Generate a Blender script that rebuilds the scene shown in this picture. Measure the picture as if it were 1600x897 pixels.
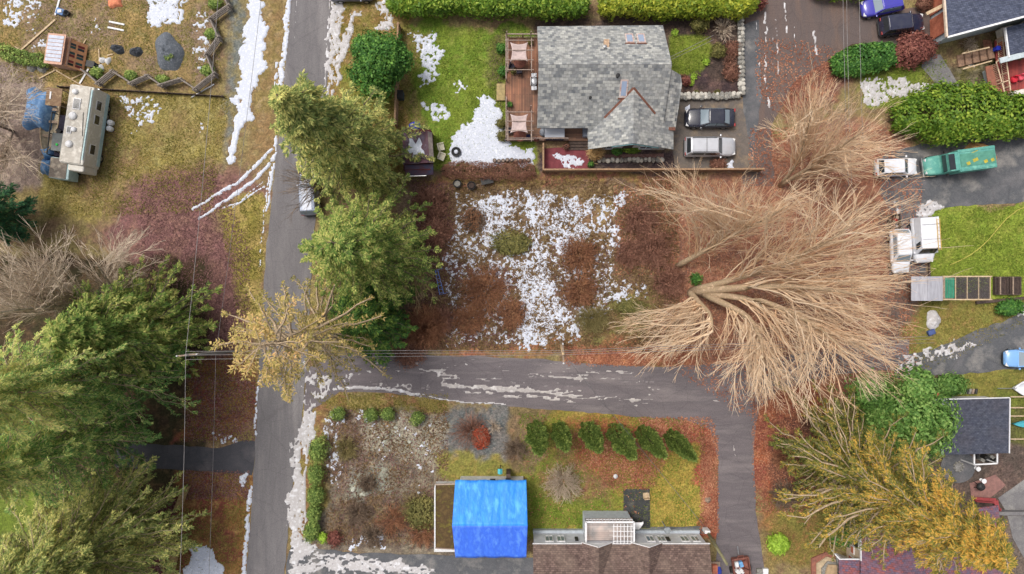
import bpy, math, random
import numpy as np
from mathutils import Vector, Matrix
for _o in list(bpy.data.objects): bpy.data.objects.remove(_o)
SC = bpy.context.scene
COL = SC.collection
R = math.radians
# ---------------------------------------------------------------- camera, sky, sun, exposure
H = 66.667                                    # drone height in metres: 16 photo pixels per metre of ground
cam = bpy.data.cameras.new('camera'); cam.lens = 24; cam.sensor_width = 36; cam.clip_end = 3000; cam.clip_start = .5
camo = bpy.data.objects.new('camera', cam); COL.objects.link(camo); camo.location = (0, 0, H)
SC.camera = camo
W = bpy.data.worlds.new('World'); SC.world = W; W.use_nodes = True
SUN_EL, SUN_AZ = 64, 306                      # azimuth clockwise from +Y: light from the upper left
nt = W.node_tree; bg = nt.nodes['Background']
sky = nt.nodes.new('ShaderNodeTexSky'); sky.sky_type = 'NISHITA'; sky.sun_disc = False
sky.sun_elevation = R(SUN_EL); sky.sun_rotation = R(SUN_AZ); sky.dust_density = 6; sky.ozone_density = .6; sky.air_density = 1.0
hs = nt.nodes.new('ShaderNodeHueSaturation'); hs.inputs['Saturation'].default_value = .42
nt.links.new(sky.outputs[0], hs.inputs['Color']); nt.links.new(hs.outputs[0], bg.inputs[0])
bg.inputs[1].default_value = .12
sl = bpy.data.lights.new('sun', 'SUN'); sl.energy = 1.5; sl.angle = R(18); sl.color = (1, .94, .86)
so = bpy.data.objects.new('sun', sl); COL.objects.link(so)
so.rotation_euler = (R(90 - SUN_EL), 0, R(180 - SUN_AZ)); so.location = (0, 0, 60)
SC.view_settings.view_transform = 'Standard'; SC.view_settings.look = 'None'
SC.view_settings.gamma = 1; SC.view_settings.exposure = 0.3
SC.view_settings.use_curve_mapping = False
SC.render.resolution_x = 1024; SC.render.resolution_y = 574

# ---------------------------------------------------------------- helpers
def s2l(v):
    v = v / 255.0
    return v / 12.92 if v <= .04045 else ((v + .055) / 1.055) ** 2.4
def C(r, g, b): return (s2l(r), s2l(g), s2l(b))
def P(px, py, h=0.0):
    k = (H - h) / H / 16.0
    return Vector(((px - 800) * k, (448.5 - py) * k, h))
def tag(o, label=None, cat=None, group=None, kind=None):
    if label: o['label'] = label
    if cat: o['category'] = cat
    if group: o['group'] = group
    if kind: o['kind'] = kind
    return o
def thing(name, label, cat, loc=(0, 0, 0), rz=0, group=None):
    o = bpy.data.objects.new(name, None); COL.objects.link(o)
    o.location = loc; o.rotation_euler = (0, 0, rz); o.empty_display_size = .3
    return tag(o, label, cat, group)
def link(name, me, mat=None, parent=None, loc=None, rz=0):
    o = bpy.data.objects.new(name, me); COL.objects.link(o)
    if mat is not None and not me.materials: me.materials.append(mat)
    if parent is not None: o.parent = parent
    if loc is not None: o.location = loc
    if rz: o.rotation_euler = (0, 0, rz)
    return o
def npmesh(name, V, F, mat, parent=None, smooth=False, loc=None):
    V = np.asarray(V, dtype=np.float32); F = np.asarray(F, dtype=np.int32)
    me = bpy.data.meshes.new(name)
    n, k = F.shape
    me.vertices.add(len(V)); me.vertices.foreach_set('co', V.ravel())
    me.loops.add(n * k); me.loops.foreach_set('vertex_index', F.ravel())
    me.polygons.add(n); me.polygons.foreach_set('loop_start', np.arange(n, dtype=np.int32) * k)
    me.update(calc_edges=True)
    me.polygons.foreach_set('use_smooth', np.full(n, smooth, dtype=bool))
    return link(name, me, mat, parent, loc)
def copy_tree(o, parent=None):
    c = o.copy(); COL.objects.link(c); c.parent = parent
    for ch in list(o.children): copy_tree(ch, c)
    return c
class MB:
    def __init__(s): s.v = []; s.f = []
    def add(s, vs, fs):
        b = len(s.v); s.v += [tuple(v) for v in vs]; s.f += [tuple(i + b for i in f) for f in fs]; return s
    def box(s, cx, cy, z0, sx, sy, sz, rz=0, taper=1.0):
        c, n = math.cos(rz), math.sin(rz); vs = []
        for z, t in ((z0, 1), (z0 + sz, taper)):
            for x, y in ((-1, -1), (1, -1), (1, 1), (-1, 1)):
                x *= sx / 2 * t; y *= sy / 2 * t
                vs.append((cx + x * c - y * n, cy + x * n + y * c, z))
        return s.add(vs, [(3, 2, 1, 0), (4, 5, 6, 7), (0, 1, 5, 4), (1, 2, 6, 5), (2, 3, 7, 6), (3, 0, 4, 7)])
    def bar(s, a, b, w, h):
        a = Vector(a); b = Vector(b); d = (b - a)
        if d.length < 1e-6: return s
        d.normalize(); up = Vector((0, 0, 1)) if abs(d.z) < .95 else Vector((1, 0, 0))
        x = d.cross(up).normalized() * w / 2; y = x.cross(d).normalized() * h / 2
        vs = [p + i * x + j * y for p in (a, b) for i, j in ((-1, -1), (1, -1), (1, 1), (-1, 1))]
        return s.add(vs, [(3, 2, 1, 0), (4, 5, 6, 7), (0, 1, 5, 4), (1, 2, 6, 5), (2, 3, 7, 6), (3, 0, 4, 7)])
    def prism(s, poly, z0, z1):
        n = len(poly); z0 = [z0] * n if not hasattr(z0, '__len__') else z0; z1 = [z1] * n if not hasattr(z1, '__len__') else z1
        ar = sum(poly[i][0] * poly[(i + 1) % n][1] - poly[(i + 1) % n][0] * poly[i][1] for i in range(n))
        if ar < 0: poly = poly[::-1]; z0 = z0[::-1]; z1 = z1[::-1]
        vs = [(p[0], p[1], z) for p, z in zip(poly, z0)] + [(p[0], p[1], z) for p, z in zip(poly, z1)]
        return s.add(vs, [tuple(range(n))[::-1], tuple(range(n, 2 * n))] + [(i, (i + 1) % n, n + (i + 1) % n, n + i) for i in range(n)])
    def slab(s, pts, t):          # slab under a polygon of 3D points
        n = len(pts); pts = [Vector(p) for p in pts]
        nn = (pts[1] - pts[0]).cross(pts[2] - pts[0])
        if nn.z < 0: pts = pts[::-1]
        vs = [tuple(p - Vector((0, 0, t))) for p in pts] + [tuple(p) for p in pts]
        return s.add(vs, [tuple(range(n))[::-1], tuple(range(n, 2 * n))] + [(i, (i + 1) % n, n + (i + 1) % n, n + i) for i in range(n)])
    def tube(s, pts, rad, n=6, cap=True):
        pts = [Vector(p) for p in pts]; rad = [rad] * len(pts) if not hasattr(rad, '__len__') else rad
        vs = []; fs = []
        for i, p in enumerate(pts):
            d = (pts[min(i + 1, len(pts) - 1)] - pts[max(i - 1, 0)]).normalized()
            up = Vector((0, 0, 1)) if abs(d.z) < .9 else Vector((1, 0, 0))
            x = d.cross(up).normalized(); y = x.cross(d)
            for k in range(n):
                a = 2 * math.pi * k / n; vs.append(p + rad[i] * (math.cos(a) * x + math.sin(a) * y))
        for i in range(len(pts) - 1):
            for k in range(n):
                fs.append((i * n + k, (i + 1) * n + k, (i + 1) * n + (k + 1) % n, i * n + (k + 1) % n))
        if cap: fs += [tuple(range(n)), tuple(range((len(pts) - 1) * n, len(pts) * n))[::-1]]
        return s.add(vs, fs)
    def lathe(s, prof, c=(0, 0, 0), n=14, sx=1, sy=1):
        vs = []; fs = []
        for r, z in prof:
            for k in range(n):
                a = 2 * math.pi * k / n; vs.append((c[0] + r * sx * math.cos(a), c[1] + r * sy * math.sin(a), c[2] + z))
        for i in range(len(prof) - 1):
            for k in range(n): fs.append((i * n + k, i * n + (k + 1) % n, (i + 1) * n + (k + 1) % n, (i + 1) * n + k))
        fs += [tuple(range(n))[::-1], tuple(range((len(prof) - 1) * n, len(prof) * n))]
        return s.add(vs, fs)
    def build(s, name, mat, parent=None, smooth=False, loc=None, rz=0, bevel=0):
        me = bpy.data.meshes.new(name); me.from_pydata(s.v, [], s.f); me.update()
        if smooth:
            for p in me.polygons: p.use_smooth = True
        o = link(name, me, mat, parent, loc, rz)
        if bevel:
            m = o.modifiers.new('bevel', 'BEVEL'); m.width = bevel; m.segments = 2; m.limit_method = 'ANGLE'
        return o

# ---------------------------------------------------------------- noise in numpy
def vnoise(x, y, seed=0):
    xi = np.floor(x).astype(np.int64); yi = np.floor(y).astype(np.int64); fx = x - xi; fy = y - yi
    fx = fx * fx * (3 - 2 * fx); fy = fy * fy * (3 - 2 * fy)
    def h(a, b):
        n = (a * 374761393 + b * 668265263 + seed * 974634777) & 0x7fffffff
        n = ((n ^ (n >> 13)) * 1274126177) & 0x7fffffff
        n = (n ^ (n >> 16)) & 0x7fffffff
        return n / 0x7fffffff
    a = h(xi, yi); b = h(xi + 1, yi); c = h(xi, yi + 1); d = h(xi + 1, yi + 1)
    return (a * (1 - fx) + b * fx) * (1 - fy) + (c * (1 - fx) + d * fx) * fy
def fbm(x, y, sc, oct=4, seed=0):
    t = np.zeros_like(x); a = 1.0; s = 0; f = 1 / sc
    for i in range(oct):
        t += a * vnoise(x * f + 17.3 * i, y * f - 9.1 * i, seed + i * 7); s += a; a *= .55; f *= 2.05
    return t / s

# ---------------------------------------------------------------- materials
def newmat(name):
    m = bpy.data.materials.new(name); m.use_nodes = True
    return m, m.node_tree, m.node_tree.nodes['Principled BSDF']
def ramp(nt, stops):
    r = nt.nodes.new('ShaderNodeValToRGB'); e = r.color_ramp.elements
    while len(e) < len(stops): e.new(.5)
    for el, (p, c) in zip(e, stops): el.position = p; el.color = (*c, 1)
    return r
def M(name, c1, c2=None, scale=3.0, rough=.85, bump=0.0, spec=.25, metal=0.0, detail=5.0, stretch=None, c3=None, lo=.35, hi=.65, bscale=None):
    m, nt, b = newmat(name)
    b.inputs['Roughness'].default_value = rough; b.inputs['Specular IOR Level'].default_value = spec; b.inputs['Metallic'].default_value = metal
    tc = nt.nodes.new('ShaderNodeTexCoord'); src = tc.outputs['Object']
    if stretch:
        mp = nt.nodes.new('ShaderNodeMapping'); mp.inputs['Scale'].default_value = stretch; nt.links.new(src, mp.inputs[0]); src = mp.outputs[0]
    if c2 is None: c2 = tuple(v * .8 for v in c1)
    n = nt.nodes.new('ShaderNodeTexNoise'); n.inputs['Scale'].default_value = scale; n.inputs['Detail'].default_value = detail; n.inputs['Roughness'].default_value = .65
    nt.links.new(src, n.inputs['Vector'])
    st = [(lo, c1), (hi, c2)] if c3 is None else [(lo, c1), ((lo + hi) / 2, c2), (hi, c3)]
    r = ramp(nt, st); nt.links.new(n.outputs[0], r.inputs[0]); nt.links.new(r.outputs[0], b.inputs['Base Color'])
    if bump:
        n2 = nt.nodes.new('ShaderNodeTexNoise'); n2.inputs['Scale'].default_value = bscale or scale * 4; n2.inputs['Detail'].default_value = 4
        nt.links.new(src, n2.inputs['Vector'])
        bp = nt.nodes.new('ShaderNodeBump'); bp.inputs['Strength'].default_value = bump; bp.inputs['Distance'].default_value = .05
        nt.links.new(n2.outputs[0], bp.inputs['Height']); nt.links.new(bp.outputs[0], b.inputs['Normal'])
    return m
def paint(name, c, rough=.3, coat=.4, metal=0.0, dirt=.15):
    m, nt, b = newmat(name)
    tc = nt.nodes.new('ShaderNodeTexCoord'); n = nt.nodes.new('ShaderNodeTexNoise'); n.inputs['Scale'].default_value = 2.2; n.inputs['Detail'].default_value = 6
    nt.links.new(tc.outputs['Object'], n.inputs['Vector'])
    d = tuple(v * (1 - dirt) + .12 * dirt for v in c)
    r = ramp(nt, [(.4, c), (.72, d)]); nt.links.new(n.outputs[0], r.inputs[0]); nt.links.new(r.outputs[0], b.inputs['Base Color'])
    b.inputs['Roughness'].default_value = rough; b.inputs['Metallic'].default_value = metal; b.inputs['Coat Weight'].default_value = coat; b.inputs['Coat Roughness'].default_value = .15
    return m
def leafmat(name, stops, nscale=.5, transl=.25, rough=.7, zlo=None, zhi=None, nw=.5, gain=1.3, desat=0.0):
    m, nt, b = newmat(name)
    g = nt.nodes.new('ShaderNodeNewGeometry'); tc = nt.nodes.new('ShaderNodeTexCoord')
    n = nt.nodes.new('ShaderNodeTexNoise'); n.inputs['Scale'].default_value = nscale; n.inputs['Detail'].default_value = 3
    nt.links.new(tc.outputs['Object'], n.inputs['Vector'])
    a = nt.nodes.new('ShaderNodeMath'); a.operation = 'MULTIPLY_ADD'; nt.links.new(n.outputs[0], a.inputs[0]); a.inputs[1].default_value = nw * 1.6
    s = nt.nodes.new('ShaderNodeMath'); s.operation = 'MULTIPLY_ADD'; nt.links.new(g.outputs['Random Per Island'], s.inputs[0]); s.inputs[1].default_value = 1 - nw; s.inputs[2].default_value = -.3 * nw
    nt.links.new(s.outputs[0], a.inputs[2]); out = a.outputs[0]
    if zlo is not None:     # brighter light on the treetops painted in: darker low, yellower high up
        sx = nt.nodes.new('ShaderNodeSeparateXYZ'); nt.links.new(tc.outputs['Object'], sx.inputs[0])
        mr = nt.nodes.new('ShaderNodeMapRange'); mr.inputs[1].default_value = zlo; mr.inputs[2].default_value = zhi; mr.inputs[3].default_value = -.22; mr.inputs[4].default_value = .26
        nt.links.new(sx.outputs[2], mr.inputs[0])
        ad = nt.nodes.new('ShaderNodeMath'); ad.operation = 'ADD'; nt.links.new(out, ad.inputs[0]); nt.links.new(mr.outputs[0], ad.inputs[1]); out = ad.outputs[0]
    def tone(p, c):
        k = gain * (.62 + .55 * p); g_ = c[0] * .3 + c[1] * .6 + c[2] * .1; q = [(v * (1 - desat) + g_ * desat) * k for v in c]; f = min(1, .86 / max(q)); return tuple(v * f for v in q)
    stops = [(p, tone(p, c)) for p, c in stops]
    r = ramp(nt, stops); nt.links.new(out, r.inputs[0])
    nt.links.new(r.outputs[0], b.inputs['Base Color']); b.inputs['Roughness'].default_value = rough; b.inputs['Specular IOR Level'].default_value = .2
    t = nt.nodes.new('ShaderNodeBsdfTranslucent'); nt.links.new(r.outputs[0], t.inputs[0])
    mx = nt.nodes.new('ShaderNodeMixShader'); mx.inputs[0].default_value = transl
    nt.links.new(b.outputs[0], mx.inputs[1]); nt.links.new(t.outputs[0], mx.inputs[2]); nt.links.new(mx.outputs[0], nt.nodes['Material Output'].inputs[0])
    return m
def shingles(name, c1, c2, mort, bw=.35, bh=.16, rz=0, stain=None, msize=.012, bump=.4):
    m, nt, b = newmat(name); b.inputs['Roughness'].default_value = .92; b.inputs['Specular IOR Level'].default_value = .15
    tc = nt.nodes.new('ShaderNodeTexCoord'); mp = nt.nodes.new('ShaderNodeMapping'); mp.inputs['Rotation'].default_value = (0, 0, rz); nt.links.new(tc.outputs['Object'], mp.inputs[0])
    br = nt.nodes.new('ShaderNodeTexBrick'); br.inputs['Color1'].default_value = (*c1, 1); br.inputs['Color2'].default_value = (*c2, 1); br.inputs['Mortar'].default_value = (*mort, 1)
    br.inputs['Scale'].default_value = 1; br.inputs['Mortar Size'].default_value = msize; br.inputs['Brick Width'].default_value = bw; br.inputs['Row Height'].default_value = bh
    nt.links.new(mp.outputs[0], br.inputs['Vector'])
    n = nt.nodes.new('ShaderNodeTexNoise'); n.inputs['Scale'].default_value = .45; n.inputs['Detail'].default_value = 6; nt.links.new(tc.outputs['Object'], n.inputs['Vector'])
    r = ramp(nt, [(.4, (0, 0, 0)), (.7, (1, 1, 1))]); nt.links.new(n.outputs[0], r.inputs[0])
    mx = nt.nodes.new('ShaderNodeMix'); mx.data_type = 'RGBA'; nt.links.new(r.outputs[0], mx.inputs[0])
    nt.links.new(br.outputs[0], mx.inputs[6]); mx.inputs[7].default_value = (*(stain or c2), 1)
    mf = nt.nodes.new('ShaderNodeMath'); mf.operation = 'MULTIPLY'; mf.inputs[1].default_value = .5 if stain else .15; nt.links.new(r.outputs[0], mf.inputs[0]); nt.links.new(mf.outputs[0], mx.inputs[0])
    n3 = nt.nodes.new('ShaderNodeTexNoise'); n3.inputs['Scale'].default_value = 3.2; n3.inputs['Detail'].default_value = 5; nt.links.new(tc.outputs['Object'], n3.inputs['Vector'])
    r3 = ramp(nt, [(.35, (.8, .8, .8)), (.65, (1.15, 1.15, 1.15))]); nt.links.new(n3.outputs[0], r3.inputs[0])
    m2 = nt.nodes.new('ShaderNodeMix'); m2.data_type = 'RGBA'; m2.blend_type = 'MULTIPLY'; m2.inputs[0].default_value = 1
    nt.links.new(mx.outputs[2], m2.inputs[6]); nt.links.new(r3.outputs[0], m2.inputs[7])
    nt.links.new(m2.outputs[2], b.inputs['Base Color'])
    bp = nt.nodes.new('ShaderNodeBump'); bp.inputs['Strength'].default_value = bump; bp.inputs['Distance'].default_value = .03; bp.invert = True
    nt.links.new(br.outputs['Fac'], bp.inputs['Height']); nt.links.new(bp.outputs[0], b.inputs['Normal'])
    return m
def planks(name, c1, c2, w=.14, along='x', gap=(.02, .015, .01)):
    m, nt, b = newmat(name); b.inputs['Roughness'].default_value = .8
    tc = nt.nodes.new('ShaderNodeTexCoord'); mp = nt.nodes.new('ShaderNodeMapping'); nt.links.new(tc.outputs['Object'], mp.inputs[0])
    if along == 'y': mp.inputs['Rotation'].default_value = (0, 0, R(90))
    br = nt.nodes.new('ShaderNodeTexBrick'); br.inputs['Scale'].default_value = 1; br.inputs['Brick Width'].default_value = 3.1; br.inputs['Row Height'].default_value = w; br.inputs['Mortar Size'].default_value = .008
    br.inputs['Color1'].default_value = (*c1, 1); br.inputs['Color2'].default_value = (*c2, 1); br.inputs['Mortar'].default_value = (*gap, 1)
    nt.links.new(mp.outputs[0], br.inputs[0])
    n = nt.nodes.new('ShaderNodeTexNoise'); n.inputs['Scale'].default_value = .8; n.inputs['Detail'].default_value = 6; nt.links.new(tc.outputs['Object'], n.inputs[0])
    r = ramp(nt, [(.35, (.6, .65, .68)), (.65, (1.15, 1.05, 1))]); nt.links.new(n.outputs[0], r.inputs[0])
    m2 = nt.nodes.new('ShaderNodeMix'); m2.data_type = 'RGBA'; m2.blend_type = 'MULTIPLY'; m2.inputs[0].default_value = 1
    nt.links.new(br.outputs[0], m2.inputs[6]); nt.links.new(r.outputs[0], m2.inputs[7]); nt.links.new(m2.outputs[2], b.inputs['Base Color'])
    return m
WHITE = M('white_paint', C(224, 224, 226), C(196, 196, 196), 4)
DARKGLASS = paint('dark_glass', (.02, .025, .03), .08, .6, dirt=.05)
GREYGLASS = paint('sky_glass', C(120, 135, 150), .1, .5, dirt=.1)
RUBBER = M('rubber', (.02, .02, .02), (.035, .033, .03), 6, .9)
CHROME = M('bright_metal', (.6, .6, .6), (.4, .4, .4), 4, .35, metal=.9)
BLACKPL = M('black_plastic', (.02, .02, .022), (.04, .04, .04), 5, .5)
WOOD = M('weathered_wood', C(165, 145, 125), C(120, 105, 95), 6, stretch=(1, 1, .2))
WOODPALE = M('pale_wood', C(205, 185, 155), C(170, 145, 115), 6)
WOODDARK = M('dark_wood', C(95, 80, 72), C(62, 54, 52), 6)
WOODRED = M('red_stained_wood', C(135, 85, 70), C(95, 60, 55), 5)
LAMPW = M('lamp_lens', (.75, .75, .75), (.6, .6, .6), 5, .15)
LAMPR = M('tail_lens', (.35, .02, .02), (.25, .015, .015), 5, .2)
STONE = M('grey_stone', C(170, 165, 155), C(120, 118, 112), 5, bump=.4, c3=C(150, 150, 148))
BOULDER = M('dark_boulder', C(86, 90, 98), C(58, 62, 68), 4, bump=.5)
SOIL = M('dark_soil', C(80, 66, 60), C(52, 44, 42), 5, bump=.6)
# ================================================================ GROUND
def sdist(X, Y, poly):
    """signed distance in pixels, positive inside"""
    n = len(poly); d = np.full(X.shape, 1e9); ins = np.zeros(X.shape, bool)
    for i in range(n):
        x0, y0 = poly[i]; x1, y1 = poly[(i + 1) % n]
        dx, dy = x1 - x0, y1 - y0; L = dx * dx + dy * dy + 1e-9
        t = np.clip(((X - x0) * dx + (Y - y0) * dy) / L, 0, 1)
        d = np.minimum(d, (X - x0 - t * dx) ** 2 + (Y - y0 - t * dy) ** 2)
        c = ((y0 > Y) != (y1 > Y)) & (X < dx * (Y - y0) / (dy + 1e-12) + x0)
        ins ^= c
    d = np.sqrt(d); return np.where(ins, d, -d)
def ldist(X, Y, line):
    d = np.full(X.shape, 1e9)
    for (x0, y0), (x1, y1) in zip(line[:-1], line[1:]):
        dx, dy = x1 - x0, y1 - y0; L = dx * dx + dy * dy + 1e-9
        t = np.clip(((X - x0) * dx + (Y - y0) * dy) / L, 0, 1)
        d = np.minimum(d, (X - x0 - t * dx) ** 2 + (Y - y0 - t * dy) ** 2)
    return np.sqrt(d)
def sstep(a, b, x):
    t = np.clip((x - a) / (b - a), 0, 1); return t * t * (3 - 2 * t)
def axis(lo, hi, d, far):
    f = np.arange(lo, hi + d / 2, d); o = [hi + 2 ** k for k in range(0, 10) if 2 ** k < far]; o2 = [lo - 2 ** k for k in range(9, -1, -1) if 2 ** k < far]
    return np.concatenate([o2, f, o])
gx = axis(-56, 56, .16, 600); gy = axis(-33, 33, .16, 600)
GX, GY = np.meshgrid(gx, gy); PX = GX * 16 + 800; PY = 448.5 - GY * 16
wx = PX + (fbm(GX, GY, 2.6, 5, 3) - .5) * 46 + (vnoise(GX / .35, GY / .35, 5) - .5) * 8; wy = PY + (fbm(GX, GY, 2.6, 5, 11) - .5) * 46 + (vnoise(GX / .35, GY / .35, 6) - .5) * 8
N1 = fbm(GX, GY, 1.1, 4, 21); N2 = fbm(GX, GY, .45, 3, 33); N3 = fbm(GX, GY, 5.0, 4, 41); N4 = vnoise(GX / .3, GY / .3, 91)
def mixc(a, b, w): return a * (1 - w[..., None]) + np.array(b)[None, None, :] * w[..., None]
def mott(c1, c2, c3=None, k=N1, lo=.36, hi=.64):
    w = sstep(lo, hi, k); o = np.array(c1)[None, None] * (1 - w[..., None]) + np.array(c2)[None, None] * w[..., None]
    if c3 is not None: o = mixc(o, c3, sstep(.52, .72, N2) * .75)
    return o
base = mott(C(132, 118, 76), C(120, 98, 74), C(140, 128, 84))
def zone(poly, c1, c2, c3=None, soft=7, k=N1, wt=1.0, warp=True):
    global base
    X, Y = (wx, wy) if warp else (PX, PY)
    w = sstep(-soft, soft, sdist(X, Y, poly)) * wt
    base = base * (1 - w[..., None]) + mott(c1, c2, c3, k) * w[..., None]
# top-left yard and the lawn by the motorhome
zone([(-200, -200), (345, -200), (345, 140), (60, 140), (-200, 120)], C(128, 108, 90), C(142, 120, 76), C(120, 112, 70), k=N3)
zone([(-200, 60), (70, 110), (80, 300), (-200, 300)], C(128, 112, 104), C(108, 92, 84), C(150, 134, 120))
zone([(90, 135), (362, 150), (350, 250), (310, 330), (70, 345), (60, 290)], C(136, 124, 68), C(126, 104, 72), C(144, 134, 82), k=N3)
zone([(200, 290), (330, 255), (425, 300), (330, 342), (385, 400), (392, 560), (300, 560), (250, 440), (150, 370)], C(124, 88, 86), C(110, 80, 74), C(138, 104, 92), soft=18)
zone([(335, 330), (412, 305), (408, 490), (372, 490), (368, 400)], C(142, 130, 62), C(150, 130, 76), C(126, 120, 56))
zone([(345, -200), (398, -200), (372, 180), (350, 270), (360, 140)], C(120, 116, 92), C(104, 108, 104), C(130, 118, 80))
zone([(412, -200), (450, -200), (438, 150), (425, 260), (395, 250)], C(138, 112, 76), C(126, 110, 66), C(150, 130, 96))
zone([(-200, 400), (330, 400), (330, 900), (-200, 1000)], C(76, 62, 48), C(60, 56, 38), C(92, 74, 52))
zone([(315, 560), (405, 560), (402, 660), (370, 690), (270, 690)], C(128, 84, 52), C(112, 62, 54), C(140, 104, 58))
zone([(280, 730), (392, 738), (386, 900), (270, 1000)], C(132, 96, 54), C(118, 66, 54), C(142, 114, 66))
zone([(200, 800), (278, 770), (272, 1000), (180, 1000)], C(100, 56, 58), C(88, 52, 50), C(118, 74, 66))
zone([(-30, 780), (60, 760), (70, 830), (-30, 850)], C(106, 124, 44), C(98, 112, 44), None)
# verge right of the road
zone([(515, -40), (640, -40), (640, 300), (520, 240), (505, 150)], C(140, 112, 66), C(122, 112, 56), C(150, 122, 86))
zone([(530, 100), (620, 120), (600, 200), (540, 170)], C(116, 120, 48), C(130, 116, 60), None)
# house garden
zone([(628, 38), (845, 38), (845, 275), (628, 275)], C(112, 128, 42), C(98, 124, 38), C(124, 132, 58), k=N3, soft=4)
zone([(628, 38), (665, 60), (650, 150), (665, 230), (650, 275), (628, 275)], C(122, 110, 62), C(106, 100, 56), C(136, 116, 78))
zone([(765, 50), (795, 50), (795, 225), (770, 225)], C(96, 96, 52), C(84, 76, 54), C(120, 118, 66))
zone([(840, 20), (1165, 20), (1165, 165), (840, 165)], C(84, 70, 64), C(68, 58, 54), C(104, 84, 72))
zone([(1046, 56), (1095, 54), (1118, 75), (1108, 92), (1095, 118), (1046, 118)], C(112, 128, 40), C(102, 116, 40), C(126, 132, 58), soft=3, warp=False)
zone([(1070, 118), (1155, 118), (1155, 150), (1070, 150)], C(82, 66, 64), C(66, 54, 56), C(104, 82, 76))
zone([(848, 228), (1055, 228), (1055, 268), (848, 268)], C(78, 66, 66), C(62, 54, 58), C(98, 86, 78))
zone([(700, 255), (840, 250), (840, 290), (640, 290)], C(112, 86, 72), C(100, 92, 62), C(124, 100, 80))
# vacant lot
zone([(625, 276), (1062, 272), (1062, 552), (625, 552)], C(124, 104, 86), C(108, 88, 76), C(138, 120, 92), k=N1)
zone([(640, 285), (705, 285), (705, 420), (660, 420)], C(112, 76, 64), C(98, 68, 58), C(124, 92, 72))
zone([(690, 400), (820, 430), (800, 545), (640, 552), (650, 480)], C(110, 80, 70), C(94, 68, 62), C(130, 102, 84))
zone([(840, 300), (960, 300), (950, 400), (870, 400)], C(142, 120, 84), C(128, 100, 78), C(150, 130, 92))
zone([(700, 270), (1060, 268), (1060, 292), (640, 296)], C(120, 100, 62), C(124, 84, 66), C(138, 118, 70), soft=4)
zone([(960, 300), (1070, 300), (1070, 520), (960, 470)], C(116, 90, 72), C(100, 78, 66), C(134, 110, 84))
zone([(920, 460), (1050, 450), (1060, 552), (900, 552)], C(116, 108, 66), C(104, 100, 56), C(124, 92, 66))
zone([(690, 538), (1060, 534), (1060, 556), (690, 556)], C(138, 104, 68), C(150, 96, 70), C(128, 112, 66), soft=5)
# leaf-covered ground under the maples
zone([(1010, 270), (1460, 270), (1450, 420), (1420, 600), (1180, 640), (1050, 570), (1000, 540), (1050, 420)], C(150, 106, 84), C(124, 90, 76), C(162, 126, 94), soft=14)
zone([(880, 545), (1080, 540), (1080, 575), (980, 572), (880, 560)], C(158, 96, 70), C(142, 84, 66), C(166, 116, 78), soft=6)
zone([(1170, 230), (1310, 180), (1420, 200), (1420, 300), (1200, 300)], C(150, 104, 84), C(128, 96, 80), C(164, 128, 96), soft=12)
zone([(1180, 60), (1300, 90), (1330, 130), (1250, 190), (1180, 140)], C(128, 82, 68), C(112, 78, 66), C(148, 98, 74))
zone([(1160, 600), (1290, 600), (1300, 830), (1195, 830), (1175, 720)], C(158, 90, 60), C(128, 70, 58), C(172, 112, 76), soft=8)
zone([(1195, 770), (1290, 760), (1310, 880), (1200, 885)], C(130, 108, 62), C(118, 112, 54), C(146, 104, 66), soft=9)
zone([(1210, 660), (1290, 640), (1290, 790), (1205, 790)], C(112, 76, 64), C(96, 64, 58), C(140, 90, 64), soft=9)
# corner lot at the bottom
zone([(470, 612), (700, 612), (720, 870), (470, 870)], C(118, 108, 92), C(102, 90, 80), C(136, 126, 108), soft=5)
zone([(470, 612), (700, 610), (700, 640), (520, 640), (505, 760), (490, 860), (470, 860)], C(132, 118, 66), C(128, 94, 66), C(142, 128, 80), soft=7)
zone([(570, 650), (705, 645), (700, 740), (640, 720), (560, 700)], C(148, 140, 122), C(136, 132, 116), C(160, 150, 134), soft=9)
zone([(530, 640), (575, 655), (555, 740), (530, 760), (505, 700)], C(118, 100, 88), C(102, 86, 78), C(138, 124, 110))
zone([(540, 730), (610, 735), (600, 790), (545, 790)], C(140, 142, 128), C(128, 128, 116), None)
zone([(520, 780), (700, 770), (700, 855), (520, 850)], C(110, 92, 76), C(92, 78, 68), C(126, 112, 84))
zone([(697, 632), (802, 632), (805, 715), (697, 715)], C(110, 108, 106), C(94, 98, 98), C(126, 118, 112), soft=5)
zone([(690, 712), (830, 715), (830, 750), (690, 750)], C(128, 124, 60), C(116, 116, 54), C(142, 122, 66))
# lawn with the row of cypresses
zone([(805, 640), (1105, 655), (1105, 835), (800, 835)], C(122, 124, 48), C(138, 124, 56), C(148, 120, 62), k=N3, soft=5)
zone([(820, 720), (960, 720), (975, 815), (820, 835)], C(98, 116, 38), C(116, 120, 48), None, soft=12)
zone([(1020, 690), (1100, 690), (1100, 830), (1020, 830)], C(158, 138, 62), C(150, 128, 56), C(134, 128, 54), soft=8)
zone([(800, 635), (860, 640), (840, 740), (800, 730)], C(122, 102, 78), C(110, 96, 66), C(136, 104, 78))
zone([(860, 690), (960, 690), (960, 790), (850, 780)], C(122, 104, 66), C(128, 92, 70), C(124, 118, 58), soft=14)
zone([(890, 665), (1060, 660), (1040, 700), (1010, 765), (960, 755), (900, 710)], C(152, 82, 58), C(136, 96, 58), C(166, 106, 70), soft=16)
zone([(1000, 652), (1100, 652), (1122, 690), (1122, 835), (1096, 835), (1092, 690), (1010, 672)], C(158, 84, 62), C(138, 72, 58), C(172, 104, 74), soft=5)
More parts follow.
